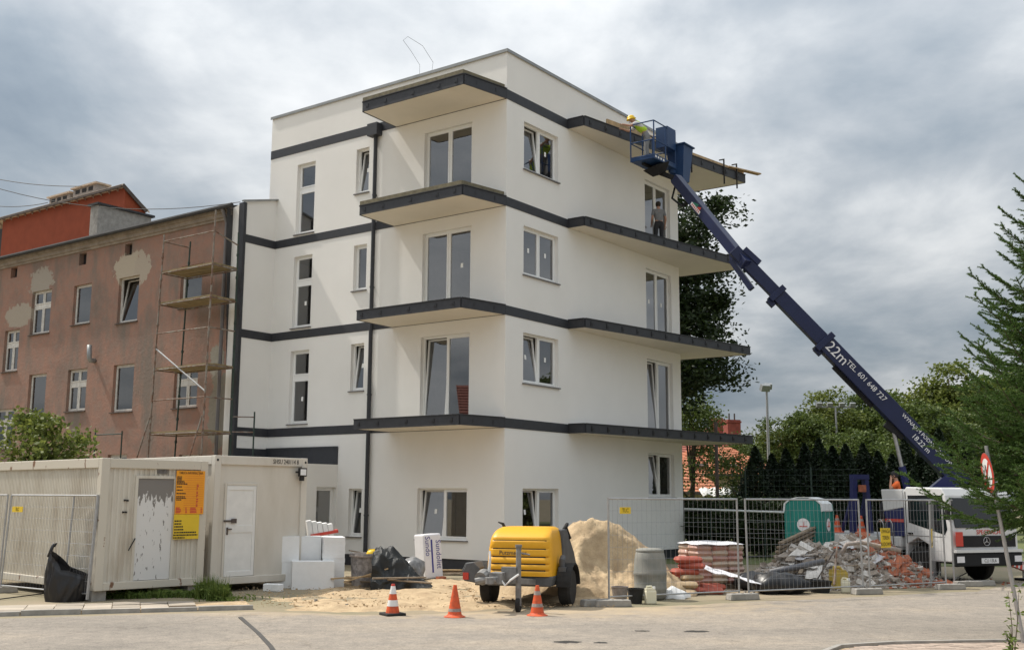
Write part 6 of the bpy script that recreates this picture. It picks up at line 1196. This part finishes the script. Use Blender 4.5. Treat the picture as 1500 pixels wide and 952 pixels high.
for k, (x, y) in enumerate([(32, 40), (37, 47), (35, 34), (44, 52), (42, 41), (48, 46)]): tree(B_ if k % 2 else A_, (x, y, 0), 'street tree out to the right, mirrored in the windows of the right front', 'trees mirrored in the windows', k * 1.3, (1.15, 1.15, 1.0))
# thuja row: dense dark cones
def thuja(seed, h, r_):
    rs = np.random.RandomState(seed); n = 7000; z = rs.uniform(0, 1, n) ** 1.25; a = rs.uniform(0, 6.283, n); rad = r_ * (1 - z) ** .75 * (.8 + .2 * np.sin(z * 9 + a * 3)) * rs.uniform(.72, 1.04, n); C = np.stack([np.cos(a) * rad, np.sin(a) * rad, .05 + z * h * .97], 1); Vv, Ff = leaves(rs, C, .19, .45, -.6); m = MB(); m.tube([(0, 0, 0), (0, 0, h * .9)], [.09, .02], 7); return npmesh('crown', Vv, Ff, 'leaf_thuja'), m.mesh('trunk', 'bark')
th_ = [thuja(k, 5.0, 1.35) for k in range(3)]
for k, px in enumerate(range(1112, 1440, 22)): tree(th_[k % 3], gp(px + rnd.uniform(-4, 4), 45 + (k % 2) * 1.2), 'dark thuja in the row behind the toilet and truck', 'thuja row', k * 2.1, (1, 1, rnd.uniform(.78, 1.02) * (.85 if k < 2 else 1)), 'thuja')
# loose shrub before the orange roofed house, bush behind the containers
sh1 = tree_meshes(31, 5.0, 1.5, .5, 'leaf_mid', 55, 70, .14, .7, .08, 5); tree(sh1, gp(1085, 50), 'open leafy shrub in front of the orange tiled house', rz_=1, name='shrub', cat='shrub')
sh2 = tree_meshes(32, 4.0, 1.6, .4, 'leaf_lime', 80, 110, .13, .6, .08, 6); tree(sh2, gp(40, 27.5) + Vector((.1, 0, 0)), 'leafy green bush showing above the corrugated container', rz_=.5, name='shrub', cat='shrub', s=(1, 1, 1.02))
hd_ = tree_meshes(33, 2.2, 1.3, .1, 'leaf_dark', 60, 90, .13, .6, .05, 5)
for k, px in enumerate(range(1010, 1160, 26)): tree(hd_, gp(px, 40.5), 'low dark hedge shrub behind the white rail', 'hedge shrubs', k * 1.9, (1.15, 1, .9), 'shrub', 'shrub')
# ------------------------------------------------------------------ spruce at the right edge, close to the camera
def spruce(seed, h, r0, zlow):
    rs = np.random.RandomState(seed); TV, TF = [], []; wood = MB(); wood.tube([(0, 0, -.1), (0, 0, h)], [.14, .015], 8)
    def twig(p, d, L_, dens, nl):
        n = max(6, int(L_ * dens)); t = rs.uniform(.03, 1.0, n); base = p + d * (t * L_)[:, None]; a = rs.normal(size=(n, 3)); pr = a - d * (a @ d)[:, None]; pr /= np.linalg.norm(pr, axis=1)[:, None]; nd = pr * .8 + d * .7; nd /= np.linalg.norm(nd, axis=1)[:, None]; s_ = np.cross(nd, rs.normal(size=(n, 3))); s_ /= np.linalg.norm(s_, axis=1)[:, None]; ln = (nl * rs.uniform(.7, 1.2, n))[:, None]; w_ = .0058
        v = np.stack([base - s_ * w_, base + s_ * w_, base + nd * ln], 1).reshape(-1, 3); TV.append(v)
    nb = 0; z = zlow
    while z < h - .15:
        f_ = (h - z) / (h - zlow); Rr = r0 * f_ ** .85 + .12; whorl = 7 if f_ > .3 else 5; a0 = rs.uniform(0, 6.28)
        for k in range(whorl):
            a = a0 + k * 6.283 / whorl + rs.uniform(-.25, .25); L_ = Rr * rs.uniform(.75, 1.1); up = .28 - .55 * f_ * .6; pts = []
            for q in range(7): t = q / 6; pts.append(np.array([math.cos(a) * L_ * t, math.sin(a) * L_ * t, z + L_ * (up * t - .16 * math.sin(t * 3.1) + .22 * t * t)]))
            wood.tube([Vector(p) for p in pts], [.022 * (1 - q / 7.5) for q in range(7)], 5, cap=False)
            for q in range(1, 7):
                d = pts[q] - pts[q - 1]; ln = np.linalg.norm(d); twig(pts[q - 1], d / ln, ln, 420, .032)
                nt_ = 3
                for s_ in (-1, 1):
                    for e_ in range(nt_):
                        p = pts[q - 1] + d * (e_ + rs.uniform(0, .8)) / nt_; tl = L_ * .36 * (1.12 - q / 8) * rs.uniform(.6, 1.1); dd = d / ln * .75 + np.array([-math.sin(a), math.cos(a), 0]) * s_ * .75 + np.array([0, 0, rs.uniform(-.25, .12)]); dd /= np.linalg.norm(dd); twig(p, dd, tl, 380, .032)
                        wood.tube([Vector(p), Vector(p + dd * tl)], [.005, .002], 3, cap=False)
                        for s3 in (-1, 1):
                            if tl > .22:
                                cr_ = np.cross(dd, [0, 0, 1]); d3 = dd * .75 + cr_ * s3 * .7 + np.array([0, 0, rs.uniform(-.2, .1)]); d3 /= np.linalg.norm(d3); twig(p + dd * tl * rs.uniform(.35, .6), d3, tl * .55, 380, .03)
            nb += 1
        z += .22 if f_ > .45 else .33
    v = np.concatenate(TV); return npmesh('crown', v, np.arange(len(v)).reshape(-1, 3), 'needle'), wood.mesh('trunk', 'bark', True)
spr = spruce(5, 7.8, 2.15, 2.05); sq_ = gp(1574, 16.6); tree(spr, sq_, 'spruce with drooping needle branches beside the road sign', rz_=.6, name='spruce_tree')
# sapling by the pole
sap = gp(1481, 13.6); sp2 = G(1484, 975); sap = Vector((sp2.x, sp2.y, 0)); rs = np.random.RandomState(8); t_ = thing('sapling', 'thin leafy sapling growing beside the grey sign pole', 'sapling', sap); m = MB(); Cs = []
for k in range(5):
    a = rs.uniform(0, 6.28); hh = rs.uniform(.35, .95) if k else 1.0; e_ = Vector((math.cos(a) * .16, math.sin(a) * .1, hh)); m.tube([(0, 0, 0), e_ * .5 + Vector((.02, 0, .05)), e_], [.008, .006, .002], 5); Cs += [np.array(Vector((0, 0, 0)).lerp(e_, f_)) + rs.normal(size=3) * .035 for f_ in np.linspace(.2, 1, 26)]
m.build('stem', 'bark', t_); Vv, Ff = leaves(rs, np.array(Cs), .075, .4, -.3); o = bpy.data.objects.new('foliage', npmesh('foliage', Vv, Ff, 'weed')); col.objects.link(o); o.parent = t_
# weeds along the container foot: blades past counting
bl = []; 
def tuft(px, py, n, hgt, spread):
    c = G(px, py); 
    for k in range(n):
        x, y = c.x + rs.normal() * spread, c.y + rs.normal() * spread * .4; h_ = hgt * rs.uniform(.4, 1.1); a = rs.uniform(0, 6.28); l_ = h_ * rs.uniform(.1, .6); w_ = rs.uniform(.006, .014); b = np.array([x, y, 0]); t = b + np.array([math.cos(a) * l_, math.sin(a) * l_, h_]); s_ = np.array([-math.sin(a), math.cos(a), 0]) * w_; bl.append([b - s_, b + s_, t]); mid__ = b + (t - b) * .55
        if rs.uniform() < .6: q = mid__ + rs.normal(size=3) * .02; bl.append([q, q + np.array([rs.normal() * .035, rs.normal() * .02, .03]), q + np.array([rs.normal() * .03, 0, .05])])
for (px, py, n, h_, s_) in [(118, 876, 160, .14, .22), (160, 876, 200, .13, .2), (195, 876, 260, .15, .16), (222, 873, 90, .14, .2), (240, 875, 130, .2, .14), (262, 874, 110, .16, .2), (285, 875, 150, .2, .15), (308, 877, 520, .5, .12), (320, 880, 300, .4, .1), (335, 881, 90, .1, .2), (180, 870, 120, .2, .3), (350, 878, 60, .1, .3), (1010, 812, 10, .2, 1)]: tuft(px, py, n, h_, s_)
v = np.array(bl).reshape(-1, 3); o = bpy.data.objects.new('weeds', npmesh('weeds', v, np.arange(len(v)).reshape(-1, 3), 'weed')); col.objects.link(o); tag(o, 'green weeds and grass growing along the foot of the containers', 'weeds', kind='stuff')
# scattered grit and clods on the sandy ground: past counting
gm = MB(); r3 = random.Random(3)
for k in range(1800):
    px, py = r3.uniform(350, 900), r3.uniform(856, 893); p = G(px, py); s = r3.uniform(.006, .018) * (2.2 if r3.random() < .08 else 1); gm.box(p.x, p.y, .05 + s * .2, s * 1.5, s, s * .8, rz=r3.uniform(0, 3), mi=0 if r3.random() < .94 else 1)
o = gm.build('grit', ['sand', 'concrete'], kind='stuff'); tag(o, 'small clods and grit strewn over the sandy ground', 'grit')

# ================================================================== BACKGROUND HOUSES, MASTS, RAILS
mat('cream_wall', (.48, .40, .27), .9, var=.08, scale=1.5); mat('tile_orange', (.50, .20, .11), .85, var=.2, scale=3, bump=.2); mat('tile_red', (.30, .10, .07), .85, var=.2, scale=3); mat('brick_red', (.28, .07, .05), .9, var=.2)
def tiled(m, p00, p10, p11, p01, rows, mi=0):           # stepped tile courses on a roof plane
    p00, p10, p11, p01 = map(Vector, (p00, p10, p11, p01)); n_ = (p10 - p00).cross(p01 - p00).normalized(); n_ = n_ if n_.z > 0 else -n_
    for k in range(rows):
        a, b = k / rows, (k + 1) / rows; q = [p00.lerp(p01, a) + n_ * .05, p10.lerp(p11, a) + n_ * .05, p10.lerp(p11, b), p00.lerp(p01, b)]; m.add(q, [(0, 1, 2, 3)], mi); m.add([q[0], q[1], q[1] - n_ * .06, q[0] - n_ * .06], [(0, 1, 2, 3)], mi)
def house(label, c, rz_, w_, d_, he, hr, hip, wallm, roofm, rows=16, wins_=()):
    t_ = thing('house', label, 'house', c, rz_, 'houses beyond the park'); MB().bx(-w_ / 2, w_ / 2, -d_ / 2, d_ / 2, 0, he).build('wall', wallm, t_); m = MB(); o_ = .35; x0, x1_, y0, y1_ = -w_ / 2 - o_, w_ / 2 + o_, -d_ / 2 - o_, d_ / 2 + o_; hx = w_ / 2 - hip
    tiled(m, (x0, y0, he - .1), (x1_, y0, he - .1), (hx, 0, hr), (-hx, 0, hr), rows); tiled(m, (x1_, y1_, he - .1), (x0, y1_, he - .1), (-hx, 0, hr), (hx, 0, hr), rows); tiled(m, (x1_, y0, he - .1), (x1_, y1_, he - .1), (hx, 0, hr), (hx, 0, hr), rows); tiled(m, (x0, y1_, he - .1), (x0, y0, he - .1), (-hx, 0, hr), (-hx, 0, hr), rows); rf = m.build('roof', roofm, t_)
    m = MB(); m.bx(x0, x1_, y0 - .1, y0, he - .22, he - .06); m.build('gutter', 'dark_sill', rf)
    for (x, z, ww, hh) in wins_: f_ = MB().bx(x - ww / 2, x + ww / 2, -d_ / 2 - .03, -d_ / 2 + .02, z, z + hh).build('window', 'white_paint', t_); MB().bx(x - ww / 2 + .08, x + ww / 2 - .08, -d_ / 2 - .04, -d_ / 2 - .032, z + .08, z + hh - .08).build('pane', 'dark_glass', f_)
    return t_, rf
h1, rf1 = house('cream house with orange tiled hip roof beyond the park fence', gp(1062, 66) + Vector((0, 4, 0)), R(6), 6.4, 7, 3.6, 5.3, 2.0, 'cream_wall', 'tile_orange', 16, [(-1.2, 1.6, .5, 1.2), (.3, 1.6, .5, 1.2)])
m = MB(); 
for x in (-1.6, .2): m.box(x, -3.1, 4.05, .9, .3, .12, rx=.5)
m.build('snow_guard', 'dark_sill', rf1)
h2, _ = house('low annex with orange tiled roof beside the cream house', gp(1004, 62), R(10), 2.6, 4, 2.5, 3.8, 1.0, 'cream_wall', 'tile_orange', 8, [(.3, 1.0, .4, 1.0)])
h3, rf3 = house('distant house with pale red roof showing over the balcony', gp(1032, 100), R(-8), 9, 8, 6.0, 8.4, 3.5, 'cream_wall', 'tile_red', 12)
for (px, y0_, y1_, w_, Y, lab) in [(1049, 612, 640, .95, 98, 'narrow red brick chimney above the balcony end'), (1072, 615, 650, 1.2, 92, 'broad red brick chimney above the balcony end')]:
    a, b = AY(px, y0_, Y), AY(px, y1_ + 40, Y); t_ = thing('chimney', lab, 'chimney', (a.x, a.y, b.z), .3); hh = a.z - b.z; MB().bx(-w_ / 2, w_ / 2, -.4, .4, 0, hh).build('shaft', 'brick_red', t_); MB().bx(-w_ / 2 - .06, w_ / 2 + .06, -.46, .46, hh - .25, hh - .12).build('collar', 'brick_red', t_); m = MB()
    for x in (-.25, .25): m.tube([(x, 0, hh), (x, 0, hh + .55)], .07, 6)
    m.build('flue', 'dark_sill', t_); MB().bx(-w_ / 2, w_ / 2, -.4, .4, -b.z, 0).build('base', 'brick_red', t_)
h4, _ = house('house with dark red roof half hidden between the park trees', gp(1190, 96), R(4), 7, 8, 5.0, 9.0, 2.6, 'cream_wall', 'tile_red', 12)
for (px, yt, Y, lab, nl) in [(1123, 571, 58, 'tall floodlight mast with a single lamp head', 1), (1224, 596, 72, 'floodlight mast with a lamp crossbar among the park trees', 3)]:
    a = AY(px, yt, Y); t_ = thing('floodlight_mast', lab, 'mast', (a.x, a.y, 0)); m = MB(); m.tube([(0, 0, 0), (0, 0, a.z)], [.11, .06], 8); m.build('pole', 'steel', t_); m = MB()
    if nl == 1: m.box(-.1, -.1, a.z + .1, .5, .25, .35, rx=.5, rz=.3); m.box(.1, .1, a.z + .2, .4, .2, .3, rx=.5)
    else:
        m.bx(-1.3, 1.3, -.05, .05, a.z - .05, a.z + .05)
        for x in (-1.1, -.4, .4, 1.1): m.box(x, -.1, a.z + .15, .35, .2, .25, rx=.4)
    m.build('lamp_head', 'zinc', t_)
a = gp(1051, 43); zt4 = AY(1051, 618, 43).z; t_ = thing('dark_pole', 'thin dark steel pole rising in front of the orange tiled house', 'pole', a); m = MB(); m.tube([(0, 0, 0), (0, 0, zt4)], .07, 8); m.build('shaft', 'dark_sill', t_); m = MB(); m.lathe([(.12, 0), (.12, .04)], 8); m.build('base_plate', 'dark_sill', t_)
# park fence: dark mesh panels with posts and a pale handrail in front
pf0, pf1 = gp(1000, 44), gp(1262, 41.5); d_ = pf1 - pf0; L_ = d_.length; t_ = thing('park_fence', 'dark welded mesh park fence in front of the hedge', 'fence', pf0, math.atan2(d_.y, d_.x))
for q in range(int(L_ / 2.5) + 1): MB().box(q * 2.5, 0, 1.65, .06, .06, 3.3).build('post', 'green_steel', t_)
m = MB()
for q in range(int(L_ / .2)): m.tube([(q * .2, 0, .05), (q * .2, 0, 3.2)], .004, 3, cap=False)
for q in range(16): m.tube([(0, 0, .05 + q * .21), (L_, 0, .05 + q * .21)], .004, 3, cap=False)
m.build('wire_mesh', 'green_steel', t_)
ra, rb = AY(1002, 745, 39), AY(1160, 750.5, 37.5); t_ = thing('handrail', 'long pale tubular handrail running behind the fence panels', 'rail', (ra.x, ra.y, 0)); m = MB(); dd_ = rb - ra; m.tube([(0, 0, ra.z), (dd_.x, dd_.y, rb.z)], .035, 8); m.build('top_rail', 'roof_white', t_)
for q in range(1, 4): m = MB(); m.tube([(0, 0, ra.z - q * .3), (dd_.x, dd_.y, rb.z - q * .3)], .008, 5); m.build('lower_rail', 'zinc', t_)
for q in range(5): m = MB(); p = dd_ * (q / 4); m.tube([(p.x, p.y, 0), (p.x, p.y, ra.z + (rb.z - ra.z) * q / 4)], .018, 6); m.build('post', 'green_steel', t_)
# white scalloped awning seen over the fence
aw = AY(1030, 727, 52); a2 = AY(1077, 727, 52); t_ = thing('awning', 'small white scalloped awning beyond the park fence', 'awning', (aw.x, aw.y, 0)); w_ = a2.x - aw.x; m = MB(); m.field(24, 3, lambda a, b: (a * w_, b * 1.2, aw.z + .1 * abs(math.sin(a * 9.4)) + b * .35)); m.build('canopy', 'white_paint', t_); m = MB()
for x in (.05, w_ - .05): m.tube([(x, 0, 0), (x, 0, aw.z)], .03, 6)
m.build('post', 'steel', t_)
# house across the road on the left, out of the frame: it is mirrored in the lower windows of the left front
t_ = thing('corner_house', 'two storey rendered house across the road mirrored in the lower windows', 'house', (-44, 9, 0), R(10)); FH = lambda a, d, z: (-d, a, z); hw_ = [(a, a + 1.1, z, z + 1.6) for a in (-9, -6, -3, 0, 3, 6) for z in (1.0, 4.2)]; m = MB(); wall(m, FH, -11, 11, 0, 6.8, hw_); m.build('wall', 'cornice', t_)
for o_ in hw_: window(t_, FH, *o_, cols=2, fm='old_white', glass='old_glass')
m = MB(); tiled(m, (.4, -11.4, 6.7), (.4, 11.4, 6.7), (-5, 11.4, 10.5), (-5, -11.4, 10.5), 16); m.build('roof', 'tile_red', t_); MB().bx(-9, -1.5, -11, 11, 0, 6.6).build('core', 'room', t_)

# ================================================================== ROAD SIGN
sgp = AY(1500, 940, 16.3); sgp.z = 0; t_ = thing('road_sign', 'red rimmed round road sign seen obliquely on a grey pole by the spruce', 'sign', sgp, R(-8)); tilt_ = -.05
zc_ = AY(1469, 690, sgp.y).z; m = MB(); m.tube([(0, 0, 0), (.0, -.0, zc_ + .4)], .03, 10); m.build('pole', 'steel', t_); n_ = 32
def disc(r_, x, r2=0): return [(x, math.cos(2 * math.pi * k / n_) * r_, zc_ + math.sin(2 * math.pi * k / n_) * r_) for k in range(n_)]
for nm, r_, x, mt in (('plate', .3, .05, 'zinc'), ('rim', .295, .054, 'red_paint'), ('face', .215, .057, 'white_ink')): m = MB(); m.add(disc(r_, -x), [tuple(range(n_))]); m.build(nm, mt, t_)
m = MB(); m.bar((-.06, -.15, zc_ + .15), (-.06, .15, zc_ - .15), .004, .05, up=(0, 1, 1)); m.build('slash', 'red_paint', t_); m = MB(); m.bar((-.0585, .03, zc_ - .12), (-.0585, .03, zc_ + .12), .003, .04, up=(0, 1, 0)); m.build('arrow', 'ink', t_)
t_.rotation_euler = (0, R(-7), R(-8))
